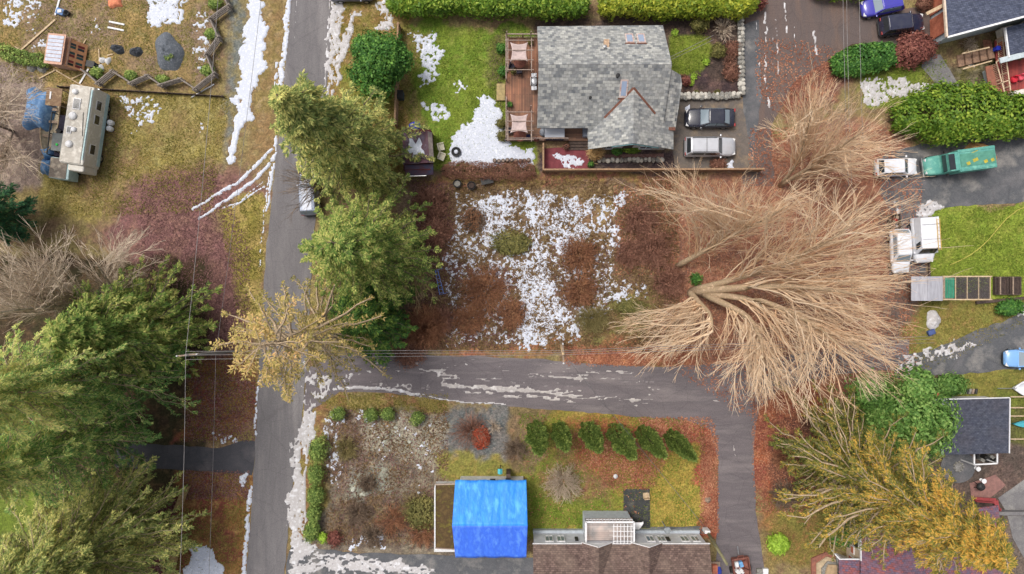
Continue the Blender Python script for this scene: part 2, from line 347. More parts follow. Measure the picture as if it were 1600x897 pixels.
# gardens on the right
zone([(1340, 95), (1480, 95), (1495, 150), (1350, 165)], C(108, 124, 42), C(98, 112, 40), C(126, 128, 60), soft=4)
zone([(1300, 60), (1460, 60), (1460, 110), (1300, 120)], C(86, 74, 52), C(70, 66, 44), None)
zone([(1440, 95), (1600, 95), (1600, 190), (1470, 190)], C(96, 92, 56), C(84, 76, 58), C(120, 112, 90))
zone([(1448, 318), (1800, 318), (1800, 470), (1455, 470)], C(124, 140, 46), C(108, 128, 40), C(140, 144, 60), k=N1, soft=3)
zone([(1380, 330), (1452, 330), (1458, 540), (1380, 540)], C(110, 94, 84), C(96, 84, 80), C(136, 104, 84))
zone([(1440, 470), (1800, 460), (1800, 520), (1500, 560), (1400, 590), (1400, 540)], C(128, 120, 58), C(112, 112, 52), C(140, 112, 68), soft=6)
zone([(1440, 560), (1800, 580), (1800, 625), (1440, 625)], C(118, 114, 52), C(106, 108, 48), C(130, 118, 60), soft=5)
zone([(1420, 585), (1480, 575), (1490, 640), (1420, 630)], C(84, 66, 58), C(72, 60, 52), None)
zone([(1560, 610), (1800, 610), (1800, 705), (1560, 705)], C(104, 112, 46), C(90, 90, 50), None)
zone([(1430, 700), (1600, 700), (1800, 790), (1430, 800)], C(96, 80, 74), C(82, 72, 66), C(112, 94, 84))
zone([(1440, 780), (1600, 800), (1800, 960), (1400, 960)], C(110, 96, 86), C(92, 84, 78), None)
N5 = vnoise(GX / .18, GY / .18, 95)
grain = ((.72 + .42 * N4 + .14 * N5) * (.86 + .28 * N1))[..., None]
lum = base.mean(-1, keepdims=True); base = lum + (base - lum) * .92
base = np.clip(base * 1.06 * grain, .004, .9)
soft_ground = np.ones(GX.shape)
zz = -.03 * fbm(GX, GY, .7, 3, 77) - .004
zz = np.where((np.abs(GX) > 56) | (np.abs(GY) > 33), -.01, zz)
ny, nx = GX.shape; idx = np.arange(nx * ny).reshape(ny, nx)
F = np.stack([idx[:-1, :-1], idx[:-1, 1:], idx[1:, 1:], idx[1:, :-1]], -1).reshape(-1, 4)
def ground_mat():
    m, nt, b = newmat('ground_soil_grass_and_litter'); b.inputs['Roughness'].default_value = .95; b.inputs['Specular IOR Level'].default_value = .1
    at = nt.nodes.new('ShaderNodeAttribute'); at.attribute_name = 'soil'
    tc = nt.nodes.new('ShaderNodeTexCoord')
    n = nt.nodes.new('ShaderNodeTexNoise'); n.inputs['Scale'].default_value = 5; n.inputs['Detail'].default_value = 8; n.inputs['Roughness'].default_value = .8; nt.links.new(tc.outputs['Object'], n.inputs[0])
    r = ramp(nt, [(.32, (.36, .36, .39)), (.5, (1, 1, 1)), (.68, (1.85, 1.78, 1.66))]); nt.links.new(n.outputs[0], r.inputs[0])
    mx = nt.nodes.new('ShaderNodeMix'); mx.data_type = 'RGBA'; mx.blend_type = 'MULTIPLY'; mx.inputs[0].default_value = 1
    nt.links.new(at.outputs['Color'], mx.inputs[6]); nt.links.new(r.outputs[0], mx.inputs[7])
    nt.links.new(mx.outputs[2], b.inputs['Base Color'])
    bp = nt.nodes.new('ShaderNodeBump'); bp.inputs['Strength'].default_value = .7; bp.inputs['Distance'].default_value = .12; nt.links.new(n.outputs[0], bp.inputs['Height']); nt.links.new(bp.outputs[0], b.inputs['Normal'])
    return m
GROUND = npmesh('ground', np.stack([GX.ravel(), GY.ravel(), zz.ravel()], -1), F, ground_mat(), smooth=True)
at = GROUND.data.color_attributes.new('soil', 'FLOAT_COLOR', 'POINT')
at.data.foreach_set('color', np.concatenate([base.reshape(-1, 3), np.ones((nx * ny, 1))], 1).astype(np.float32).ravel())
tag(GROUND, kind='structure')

# ================================================================ ROADS, DRIVEWAYS, PATHS
def wobble(poly, step=14, amp=2.0, seed=0):
    rnd = random.Random(seed); out = []
    n = len(poly)
    for i in range(n):
        a, b = poly[i], poly[(i + 1) % n]; L = math.dist(a, b); k = max(1, int(L / step))
        for j in range(k):
            t = j / k; e = 0 if (j == 0 and False) else 1
            out.append((a[0] + (b[0] - a[0]) * t + rnd.uniform(-amp, amp) * e, a[1] + (b[1] - a[1]) * t + rnd.uniform(-amp, amp) * e))
    return out
def sheet(name, poly, z, mat, amp=1.6, seed=1, step=12):
    pts = [P(x, y)[:2] for x, y in (wobble(poly, step, amp, seed) if amp else poly)]
    me = MB(); me.prism(pts, -.06, z)
    o = me.build(name, mat); return tag(o, kind='structure')
def asphalt(name, c1, c2, c3, crack=.5, sc=.35, st=None):
    m = M(name, c1, c2, sc, .82, .35, .3, c3=c3, lo=.3, hi=.7, detail=9, bscale=9, stretch=st)
    nt = m.node_tree; b = nt.nodes['Principled BSDF']; src = b.inputs['Base Color'].links[0].from_socket; tc = nt.nodes.new('ShaderNodeTexCoord')
    ns = nt.nodes.new('ShaderNodeTexNoise'); ns.inputs['Scale'].default_value = 1.1; ns.inputs['Detail'].default_value = 4; nt.links.new(tc.outputs['Object'], ns.inputs[0])
    ad = nt.nodes.new('ShaderNodeMix'); ad.data_type = 'RGBA'; ad.inputs[0].default_value = .12; nt.links.new(tc.outputs['Object'], ad.inputs[6]); nt.links.new(ns.outputs['Color'], ad.inputs[7])
    v = nt.nodes.new('ShaderNodeTexVoronoi'); v.feature = 'DISTANCE_TO_EDGE'; v.inputs['Scale'].default_value = .42; nt.links.new(ad.outputs[2], v.inputs['Vector'])
    r1 = ramp(nt, [(.0, (.62, .61, .62)), (.022, (1, 1, 1))]); nt.links.new(v.outputs['Distance'], r1.inputs[0])
    n2 = nt.nodes.new('ShaderNodeTexNoise'); n2.inputs['Scale'].default_value = 14; n2.inputs['Detail'].default_value = 3; nt.links.new(tc.outputs['Object'], n2.inputs[0]); r2 = ramp(nt, [(.3, (.8, .8, .8)), (.7, (1.2, 1.2, 1.2))]); nt.links.new(n2.outputs[0], r2.inputs[0])
    for rr in (r1, r2):
        mx = nt.nodes.new('ShaderNodeMix'); mx.data_type = 'RGBA'; mx.blend_type = 'MULTIPLY'; mx.inputs[0].default_value = .35 if rr is r1 else 1; nt.links.new(src, mx.inputs[6]); nt.links.new(rr.outputs[0], mx.inputs[7]); src = mx.outputs[2]
    nt.links.new(src, b.inputs['Base Color']); return m
ASPH = asphalt('old_asphalt', C(120, 117, 118), C(106, 103, 105), C(130, 126, 126), st=(1.6, .18, 1))
ASPH2 = asphalt('wet_asphalt', C(120, 112, 114), C(100, 94, 97), C(134, 126, 126), st=(.25, 1.4, 1))
ASPH3 = asphalt('dark_asphalt', C(82, 80, 84), C(68, 68, 74), C(96, 92, 94))
GRAV = asphalt('brown_gravel', C(124, 112, 102), C(98, 92, 88), C(140, 122, 100), sc=.6)
GRAVW = asphalt('wet_lane_gravel', C(106, 90, 84), C(94, 84, 82), C(118, 96, 84), st=(1.3, .25, 1))
CONC = asphalt('stained_concrete', C(132, 130, 128), C(112, 110, 112), C(150, 148, 144), sc=.4)
CONCD = asphalt('damp_concrete', C(112, 110, 112), C(84, 86, 90), C(142, 138, 134), sc=.35)
sheet('road', [(458, -180), (523, -180), (521, 0), (508, 160), (494, 320), (486, 430), (480, 560), (471, 660), (455, 780), (444, 900), (438, 1080), (378, 1080), (385, 900), (394, 780), (403, 620), (410, 480), (417, 380), (432, 240), (442, 150), (455, 0)], .02, ASPH, 1.2, 3)
sheet('cross_road', [(478, 575), (520, 556), (600, 552), (720, 556), (850, 562), (960, 570), (1050, 573), (1130, 568), (1200, 560), (1290, 545), (1420, 530), (1420, 575), (1300, 585), (1215, 610), (1185, 640), (1178, 700), (1182, 800), (1195, 900), (1198, 1060), (1110, 1060), (1118, 900), (1121, 800), (1122, 720), (1110, 672), (1075, 656), (980, 650), (860, 640), (720, 628), (600, 614), (530, 612), (490, 640), (474, 680)], .012, ASPH2, 1.4, 5)
sheet('left_driveway', [(404, 690), (394, 742), (340, 738), (285, 734), (180, 730), (180, 692), (270, 696), (345, 700), (385, 686)], .008, ASPH3, 1.0, 6)
sheet('bottom_driveway', [(462, 840), (500, 858), (560, 864), (700, 868), (845, 872), (845, 1060), (440, 1060), (446, 880)], .009, CONCD, 1.5, 7)
sheet('lane', [(1172, -180), (1330, -180), (1345, 20), (1460, 10), (1462, 70), (1330, 70), (1290, 95), (1240, 130), (1205, 200), (1210, 290), (1160, 290), (1168, 160), (1165, 60)], .011, GRAVW, 2, 8)
sheet('gravel_driveway', [(1057, 155), (1175, 155), (1180, 270), (1055, 268), (1050, 230)], .018, GRAV, 1.2, 9)
sheet('garden_side_lane', [(1160, 40), (1185, 30), (1190, 150), (1175, 260), (1160, 160)], .022, CONCD, 1.2, 10)
sheet('parking_court', [(1380, 240), (1440, 225), (1560, 215), (1800, 205), (1800, 310), (1600, 316), (1500, 322), (1448, 330), (1446, 425), (1390, 430), (1395, 340), (1375, 300)], .013, CONCD, 1.4, 11)
sheet('east_driveway', [(1390, 560), (1460, 545), (1530, 515), (1600, 490), (1800, 470), (1800, 580), (1600, 575), (1530, 582), (1400, 590)], .015, CONCD, 1.8, 12)
sheet('garden_path', [(1445, 82), (1470, 86), (1490, 120), (1510, 150), (1500, 175), (1480, 165), (1462, 130), (1440, 105)], .014, CONC, .8, 13)
sheet('lawn_patio', [(974, 764), (1015, 764), (1016, 825), (974, 825)], .03, M('patio_slab', C(72, 72, 74), C(56, 58, 58), 1.4, .8, .3, c3=C(88, 86, 84)), .3, 14)
sheet('house_footpath', [(1015, 824), (1105, 822), (1108, 834), (1015, 834)], .02, CONCD, .6, 15)
sheet('round_patio', [(1497 + 27 * math.cos(a / 20 * 6.283), 729 + 26 * math.sin(a / 20 * 6.283)) for a in range(20)], .026, CONCD, .4, 16)
sheet('brick_patio', [(1515, 755), (1555, 742), (1572, 758), (1545, 780), (1518, 778)], .016, M('pink_pavers', C(150, 112, 104), C(122, 92, 88), 3), .6, 17)
sheet('concrete_apron', [(1560, 778), (1600, 750), (1800, 740), (1800, 797), (1570, 797)], .02, CONC, .6, 18)
sheet('curved_footway', [(1574, 806), (1640, 806), (1640, 900), (1600, 872), (1582, 840)], .019, CONC, .4, 19)
sheet('red_patio', [(848, 232), (920, 228), (921, 266), (848, 266)], .022, M('red_pavers', C(128, 66, 72), C(104, 54, 60), 2), .2, 20)
sheet('brick_walk', [(935, 242), (1037, 240), (1037, 249), (935, 250)], .02, shingles('walk_bricks', C(150, 116, 108), C(124, 92, 88), C(92, 80, 76), .22, .11), 0, 21)

# ================================================================ SNOW AND SLUSH
def snow_sheet(name, label, zones, mat, d=.1, seed=5, zt=.024, lines=(), nsc=.42, stretch=(1, 1), lump=.05):
    allp = [p for z in zones for p in z[0]] + [p for l in lines for p in l[0]]
    xs = np.arange((min(p[0] for p in allp) - 30 - 800) / 16, (max(p[0] for p in allp) + 30 - 800) / 16, d)
    ys = np.arange((448.5 - max(p[1] for p in allp) - 30) / 16, (448.5 - min(p[1] for p in allp) + 30) / 16, d)
    X, Y = np.meshgrid(xs, ys); px = X * 16 + 800; py = 448.5 - Y * 16
    wpx = px + (fbm(X, Y, 1.2, 4, seed) - .5) * 30; wpy = py + (fbm(X, Y, 1.2, 4, seed + 50) - .5) * 30
    cov = np.full(X.shape, -.6)
    for poly, c, soft in zones:
        x0, x1 = min(p[0] for p in poly) - 40, max(p[0] for p in poly) + 40; y0, y1 = min(p[1] for p in poly) - 40, max(p[1] for p in poly) + 40
        i0, i1 = np.searchsorted(xs, [(x0 - 800) / 16, (x1 - 800) / 16]); j0, j1 = np.searchsorted(ys, [(448.5 - y1) / 16, (448.5 - y0) / 16])
        if i1 <= i0 or j1 <= j0: continue
        sl = (slice(j0, j1), slice(i0, i1))
        w = sstep(-soft, soft, sdist(wpx[sl], wpy[sl], poly)); cov[sl] = np.maximum(cov[sl], -.6 + (c + .6) * w)
    for line, wd, c in lines:
        x0, x1 = min(p[0] for p in line) - 30, max(p[0] for p in line) + 30; y0, y1 = min(p[1] for p in line) - 30, max(p[1] for p in line) + 30
        i0, i1 = np.searchsorted(xs, [(x0 - 800) / 16, (x1 - 800) / 16]); j0, j1 = np.searchsorted(ys, [(448.5 - y1) / 16, (448.5 - y0) / 16])
        sl = (slice(j0, j1), slice(i0, i1))
        w = sstep(wd * 1.6, wd * .4, ldist(px[sl] + (wpx[sl] - px[sl]) * .25, py[sl] + (wpy[sl] - py[sl]) * .25, line)); cov[sl] = np.maximum(cov[sl], -.6 + (c + .6) * w)
    nz = fbm(X * stretch[0], Y * stretch[1], nsc, 4, seed + 9) * .5 + fbm(X * stretch[0] ** .5, Y * stretch[1] ** .5, .2, 2, seed + 13) * .5
    nz = (nz - .5) * 2.0 + .5
    h = cov - nz
    z = np.where(h > 0, zt + np.minimum(h, .45) * lump * 1.6 + lump * .25 * np.clip(h * 6, 0, 1), zt + np.maximum(h * 1.2, -.09))
    keep = h > -.12
    ny, nx = X.shape; idx = np.arange(nx * ny).reshape(ny, nx)
    q = np.stack([idx[:-1, :-1], idx[:-1, 1:], idx[1:, 1:], idx[1:, :-1]], -1).reshape(-1, 4)
    hv = h.ravel(); q = q[(hv[q].max(1) > 0)]
    u, inv = np.unique(q, return_inverse=True); q = inv.reshape(-1, 4)
    V = np.stack([X.ravel()[u], Y.ravel()[u], z.ravel()[u]], -1)
    o = npmesh(name, V, q, mat, smooth=True); return tag(o, label, 'snow', kind='stuff')
SNOW = M('snow', C(212, 216, 228), C(188, 194, 208), 3.5, .6, .8, .3, c3=C(220, 223, 232), bscale=6)
SNOWD = M('dirty_snow', C(214, 214, 218), C(176, 172, 172), 1.8, .7, .4, .3, c3=C(196, 194, 196))
SLUSH = M('road_slush', C(190, 184, 180), C(160, 154, 152), 1.5, .7, .3, .3, c3=C(204, 200, 198))
snow_sheet('lawn_snow', 'melting white snow patches on the lawn and the rough vacant lot', [
    ([(640, 50), (680, 45), (690, 90), (686, 122), (655, 140), (650, 100)], .62, 8),
    ([(645, 158), (690, 160), (705, 185), (665, 185)], .6, 6), ([(700, 130), (730, 110), (735, 140), (705, 150)], .34, 7),
    ([(752, 142), (775, 160), (788, 195), (795, 226), (842, 232), (838, 254), (800, 258), (700, 262), (708, 215), (730, 200), (740, 165)], 1.05, 7),
    ([(862, 238), (905, 232), (912, 262), (870, 262)], .8, 5), ([(1138, 252), (1150, 250), (1158, 266), (1138, 266)], .9, 4), ([(1064, 156), (1072, 155), (1073, 167), (1065, 167)], 1.0, 2),
    ([(705, 292), (830, 292), (960, 300), (985, 380), (960, 440), (1020, 440), (1020, 480), (960, 480), (900, 545), (700, 545), (690, 480), (690, 400)], .42, 16),
    ([(740, 300), (800, 300), (810, 390), (760, 395), (725, 360)], .7, 16), ([(800, 295), (900, 300), (940, 360), (880, 420), (820, 360)], .65, 18),
    ([(790, 400), (870, 390), (880, 500), (860, 545), (790, 545), (810, 470)], .7, 16), ([(740, 480), (790, 480), (800, 540), (750, 530)], .5, 12), ([(925, 425), (1010, 445), (1010, 470), (930, 455)], .52, 8),
    ([(700, 330), (725, 330), (722, 400), (702, 400)], .5, 8), ([(890, 300), (990, 300), (960, 350)], .42, 10)], SNOW, seed=5)
snow_sheet('verge_snow', 'long white strip of snow along the verge and yard by the road', [
    ([(396, -60), (416, -60), (411, 110), (388, 190), (372, 230), (356, 258), (352, 250), (358, 215), (366, 170), (380, 80)], 1.1, 5),
    ([(0, -30), (70, -20), (75, 20), (25, 50), (0, 40)], .42, 12), ([(230, -30), (288, -30), (282, 38), (230, 36)], .78, 4), ([(286, -20), (298, -20), (292, 30), (280, 40)], .6, 4),
    ([(300, 0), (328, 10), (325, 120), (292, 110), (300, 50)], .34, 10), ([(180, 146), (262, 146), (258, 185), (215, 200), (190, 175)], .42, 8), ([(195, 180), (220, 180), (225, 230), (200, 225)], .24, 8),
    ([(40, 50), (75, 40), (80, 75), (45, 80)], .34, 8), ([(130, 20), (165, 20), (165, 60), (130, 60)], .22, 10), ([(310, 185), (335, 185), (330, 215), (310, 210)], .24, 8),
    ([(330, 672), (380, 680), (372, 694), (335, 690)], .5, 5), ([(365, 738), (385, 735), (390, 765), (372, 760)], .7, 5), ([(298, 850), (335, 850), (350, 880), (340, 930), (285, 930)], .95, 6),
    ([(505, 640), (540, 640), (535, 760), (510, 790)], .36, 8), ([(560, 630), (600, 640), (590, 680), (550, 660)], .3, 8), ([(540, 830), (600, 830), (600, 858), (545, 855)], .42, 6), ([(640, 740), (690, 760), (690, 810), (650, 800)], .2, 8), ([(580, 650), (690, 650), (690, 740), (590, 740)], .16, 8)], SNOW, seed=15, lines=[
    ([(300, 327), (345, 300), (372, 285), (395, 265), (432, 226)], 2.6, .8), ([(310, 342), (348, 318), (378, 298), (405, 275), (432, 240)], 3.0, .85), ([(320, 316), (365, 292), (395, 262), (418, 240)], 1.8, .55), ([(340, 330), (380, 312), (415, 290)], 1.3, .6), ([(358, 328), (385, 305), (412, 284)], 1.1, .5),
    ([(451, -40), (446, 60), (440, 110), (436, 158)], 5.0, .78), ([(433, 100), (429, 160)], 3, .55), ([(432, 215), (426, 270), (416, 330)], 2.4, .6), ([(424, 260), (412, 330), (405, 420)], 1.2, .55),
    ([(392, 760), (388, 800), (383, 860), (380, 930)], 4.0, .72), ([(404, 590), (400, 640), (399, 680)], 2.6, .7)])
snow_sheet('roadside_snow', 'grey dirty snow heaped along the road edges and curving round the corner lot', [
    ([(520, -60), (545, -60), (540, 60), (522, 120), (512, 160), (508, 150), (512, 60)], .74, 5), ([(552, 14), (560, 18), (548, 70), (522, 150), (512, 165), (530, 90)], .8, 4),
    ([(590, 0), (610, 0), (615, 45), (590, 40)], .62, 6), 

    ([(1345, 120), (1400, 118), (1440, 125), (1485, 135), (1488, 150), (1420, 150), (1380, 165), (1348, 168)], .66, 8),
    ([(1428, 320), (1490, 318), (1460, 332), (1446, 345), (1432, 345)], .85, 5), ([(1385, 310), (1420, 318), (1415, 335), (1390, 335)], .5, 7),
    ([(1400, 548), (1480, 540), (1540, 535), (1530, 550), (1450, 572), (1400, 588)], .52, 8), ([(1505, 525), (1530, 535), (1530, 555), (1505, 550)], .55, 6), ([(1582, 480), (1620, 470), (1620, 500), (1585, 500)], .7, 5), ([(1405, 575), (1450, 570), (1440, 600), (1415, 595)], .4, 6),
    ([(1450, 490), (1468, 480), (1472, 510), (1455, 515)], .6, 5), ([(1508, 98), (1530, 98), (1528, 106), (1510, 106)], .6, 3)], SNOWD, seed=25, stretch=(1, .6), lines=[
    ([(530, 606), (600, 608), (655, 616)], 3.0, .85), ([(655, 617), (720, 628), (790, 631)], 1.4, .8), ([(516, -30), (512, 60), (506, 140)], 1.6, .6), ([(462, 0), (460, 60)], .9, .5), ([(1196, 20), (1196, 120), (1202, 170)], 2.2, .6), ([(1182, 20), (1190, 120)], 1.2, .35),
    ([(1225, 0), (1230, 50)], 2, .5), ([(1212, 30), (1216, 80), (1216, 120)], 1.4, .45), ([(1238, 40), (1244, 80)], 1.4, .45), ([(1270, 50), (1276, 85)], 3, .55), ([(1207, 60), (1208, 110)], 1.2, .4), ([(1404, 400), (1400, 370), (1404, 330)], 3.5, .6)])
snow_sheet('road_slush', 'thin grey streaks of slush left on the asphalt of the cross road', [([(490, 565), (1030, 560), (1030, 640), (640, 625), (490, 600)], .2, 10), ([(540, 565), (720, 565), (700, 590), (540, 585)], .36, 8), ([(640, 592), (900, 596), (900, 625), (660, 612)], .3, 10)], SLUSH, seed=35, stretch=(.13, 1.2), zt=.0225, lump=.02, nsc=.7, lines=[
    ([(690, 600), (760, 606), (830, 610), (900, 618), (1000, 625)], 5.0, .66), ([(720, 612), (790, 618), (860, 622), (900, 628)], 4.0, .58), ([(640, 574), (690, 580)], 3.5, .6), ([(690, 588), (830, 598)], 4.0, .52), ([(860, 588), (905, 592)], 2, .6), ([(850, 598), (900, 600)], 2, .5),
    ([(1000, 594), (1020, 595)], 2, .6), ([(915, 582), (935, 583)], 1.5, .6), ([(1147, 690), (1153, 730)], 1.4, .5), ([(1110, 626), (1145, 628)], 2, .5), ([(545, 575), (590, 586), (630, 590)], 2, .5), ([(820, 584), (850, 588)], 2, .55), ([(640, 566), (780, 574)], 3.6, .5)])

snow_sheet('corner_snow', 'streaky grey snow bank curving along the road side of the corner lot', [([(470, 560), (500, 580), (560, 590), (520, 615), (490, 640), (474, 690), (468, 640)], .5, 8), ([(472, 635), (494, 645), (484, 700), (474, 770), (474, 825), (500, 858), (475, 880), (446, 880), (450, 790), (460, 700)], .72, 6)], SNOWD, seed=65, stretch=(1.5, .33), nsc=.7, lump=.035, lines=[([(492, 645), (482, 700), (474, 770), (474, 830)], 3, .75), ([(470, 700), (460, 780), (455, 850)], 2.2, .8)])
snow_sheet('driveway_slush', 'grey tyre-streaked slush on the lower driveway by the corner lot', [([(450, 858), (500, 858), (560, 868), (640, 876), (700, 888), (700, 960), (446, 960)], .56, 9)], SNOWD, seed=75, stretch=(.3, 1.2), nsc=.7, lump=.03, lines=[([(470, 850), (500, 872), (560, 884), (640, 892), (690, 896)], 3, .7)])
# ================================================================ VEGETATION GENERATORS (numpy)
def unit(v): return v / (np.linalg.norm(v, axis=-1, keepdims=True) + 1e-9)
def tubes(paths, rad, sides=3):
    """paths (N,K,3), rad (N,K) -> verts, quad faces"""
    N, K, _ = paths.shape
    d = np.empty_like(paths); d[:, 1:-1] = paths[:, 2:] - paths[:, :-2]; d[:, 0] = paths[:, 1] - paths[:, 0]; d[:, -1] = paths[:, -1] - paths[:, -2]
    d = unit(d); up = np.where(np.abs(d[..., 2:3]) < .9, np.array([0, 0, 1.]), np.array([1., 0, 0]))
    x = unit(np.cross(d, up)); y = np.cross(x, d)
    a = np.arange(sides) * 2 * np.pi / sides
    V = paths[:, :, None] + rad[:, :, None, None] * (np.cos(a)[None, None, :, None] * x[:, :, None] + np.sin(a)[None, None, :, None] * y[:, :, None])
    idx = np.arange(N * K * sides).reshape(N, K, sides); nx_ = np.roll(idx, -1, 2)
    F = np.stack([idx[:, :-1], idx[:, 1:], nx_[:, 1:], nx_[:, :-1]], -1).reshape(-1, 4)
    return V.reshape(-1, 3), F
def leaves(base, d, side, L, Wd, bend=.12):
    """kite-shaped quads"""
    n = np.cross(d, side); L = np.asarray(L)[:, None]; Wd = np.asarray(Wd)[:, None]
    a = base; b = base + d * L * .45 + side * Wd * .5; c = base + d * L - n * L * bend; e = base + d * L * .45 - side * Wd * .5
    V = np.stack([a, b, c, e], 1).reshape(-1, 3); F = np.arange(len(V)).reshape(-1, 4); return V, F
def cat(parts):
    Vs, Fs, o = [], [], 0
    for V, F in parts: Vs.append(V); Fs.append(F + o); o += len(V)
    return np.concatenate(Vs), np.concatenate(Fs)
def sample(paths, s):
    """paths (N,K,3), s (N,M) in 0..1 -> points, tangents (N,M,3)"""
    N, K, _ = paths.shape; f = np.clip(s, 0, .9999) * (K - 1); i = f.astype(int); t = (f - i)[..., None]
    r = np.arange(N)[:, None]; a = paths[r, i]; b = paths[r, i + 1]; return a * (1 - t) + b * t, unit(b - a)
def rnd_unit(g, shape): return unit(g.normal(size=shape + (3,)))
def child_paths(g, paths, M_, smin, smax, spread, Lr, up, K, wander=.1, lens=None):
    """children growing off each path: direction = tangent turned sideways by spread plus an upward pull"""
    N = len(paths); s = g.uniform(smin, smax, (N, M_)); p, t = sample(paths, s)
    r = rnd_unit(g, (N, M_)); perp = unit(r - t * (r * t).sum(-1, keepdims=True))
    ang = spread * g.uniform(.55, 1.25, (N, M_, 1)); d = unit(t * np.cos(ang) + perp * np.sin(ang) + np.array([0, 0, up]))
    plen = np.linalg.norm(paths[:, -1] - paths[:, 0], axis=-1)[:, None]
    L = plen * Lr * g.uniform(.55, 1.25, (N, M_)) * (1.1 - .45 * s)
    p = p.reshape(-1, 3); d = d.reshape(-1, 3); L = L.reshape(-1); n = len(p)
    out = np.empty((n, K, 3)); out[:, 0] = p; cur = d
    for k in range(1, K):
        cur = unit(cur + g.normal(size=(n, 3)) * wander + np.array([0, 0, up * .3])); out[:, k] = out[:, k - 1] + cur * (L / (K - 1))[:, None]
    return out
def taper(n, K, r0, r1): return np.broadcast_to(np.linspace(r0, r1, K)[None], (n, K)).copy()

def bare_tree(name, label, stems, tips, n1, bark, twig, seed, r0=.28, m2=8, m3=5, hr=(9, 16), up=.12, group=None, tw=.0155, stem_t=(.12, 1.0), curl=.1, spread=.40):
    """stems: list of [(px,py,h),...]; tips: per stem, (polygon in px, low height, high height, count)"""
    g = np.random.default_rng(seed); b0 = P(*stems[0][0]); b0.z = 0
    T = thing(name, label, 'tree', b0, 0, group); off = np.array(b0)
    mb = MB(); L1 = []
    for si, (st, tp) in enumerate(zip(stems, tips)):
        pts = np.array([P(*q) for q in st]) - off
        # smooth the stem
        t = np.linspace(0, 1, 14); kk = np.linspace(0, 1, len(pts)); sm = np.stack([np.interp(t, kk, pts[:, j]) for j in range(3)], -1)
        for _ in range(2): sm[1:-1] = (sm[:-2] + 2 * sm[1:-1] + sm[2:]) / 4
        rr = r0 * (1 if si == 0 else .8) * (1 - .86 * t ** .9)
        mb.tube([Vector(p) for p in sm.tolist()], [float(q) for q in rr], 8)
        poly, h0, h1, n = tp
        X0, X1 = min(p[0] for p in poly), max(p[0] for p in poly); Y0, Y1 = min(p[1] for p in poly), max(p[1] for p in poly)
        xs, ys = g.uniform(X0, X1, n * 6), g.uniform(Y0, Y1, n * 6); ok = sdist(xs, ys, poly) > 0; xs, ys = xs[ok][:n], ys[ok][:n]; n = len(xs)
        hh = g.uniform(h0, h1, n); k = (H - hh) / H / 16
        tip = np.stack([(xs - 800) * k, (448.5 - ys) * k, hh], -1) - off
        # each tip leaves the stem at the point a little below the nearest stem point
        d2 = ((tip[:, None] - sm[None]) ** 2).sum(-1); near = d2.argmin(1)
        s = np.clip(near / 13 * g.uniform(.2, .98, n), stem_t[0], .97)
        p, tg = sample(np.broadcast_to(sm[None], (n, 14, 3)), s[:, None]); p = p[:, 0]; tg = tg[:, 0]
        Ld = np.linalg.norm(tip - p, axis=-1, keepdims=True)
        c = p + tg * Ld * .1 + (tip - p) * .3 + np.array([0, 0, .1]) * Ld + g.normal(size=(n, 3)) * Ld * .06
        u = np.linspace(0, 1, 9)[None, :, None]
        pa = (1 - u) ** 2 * p[:, None] + 2 * u * (1 - u) * c[:, None] + u ** 2 * tip[:, None]
        pa[:, 1:-1] += g.normal(size=(n, 7, 3)) * Ld[:, None] * .010
        L1.append(pa)
    mb.build('trunk', bark, T, smooth=True)
    L1 = np.concatenate(L1); L = np.linalg.norm(L1[:, -1] - L1[:, 0], axis=-1)
    r1 = np.clip(.0098 * L, .022, .08)
    parts = [tubes(L1, r1[:, None] * np.linspace(1, .22, 9)[None], 4)]
    L2 = child_paths(g, L1, m2, .12, .95, spread, .42, up, 6, curl)
    parts.append(tubes(L2, taper(len(L2), 6, tw * 1.5, tw * .7), 3))
    L3 = child_paths(g, L2, m3, .12, .92, spread * 1.15, .5, up, 4, curl * 1.2)
    parts.append(tubes(L3, taper(len(L3), 4, tw * .95, tw * .5), 3))
    V, F = cat(parts); npmesh('crown', V, F, twig, T, smooth=True)
    return T

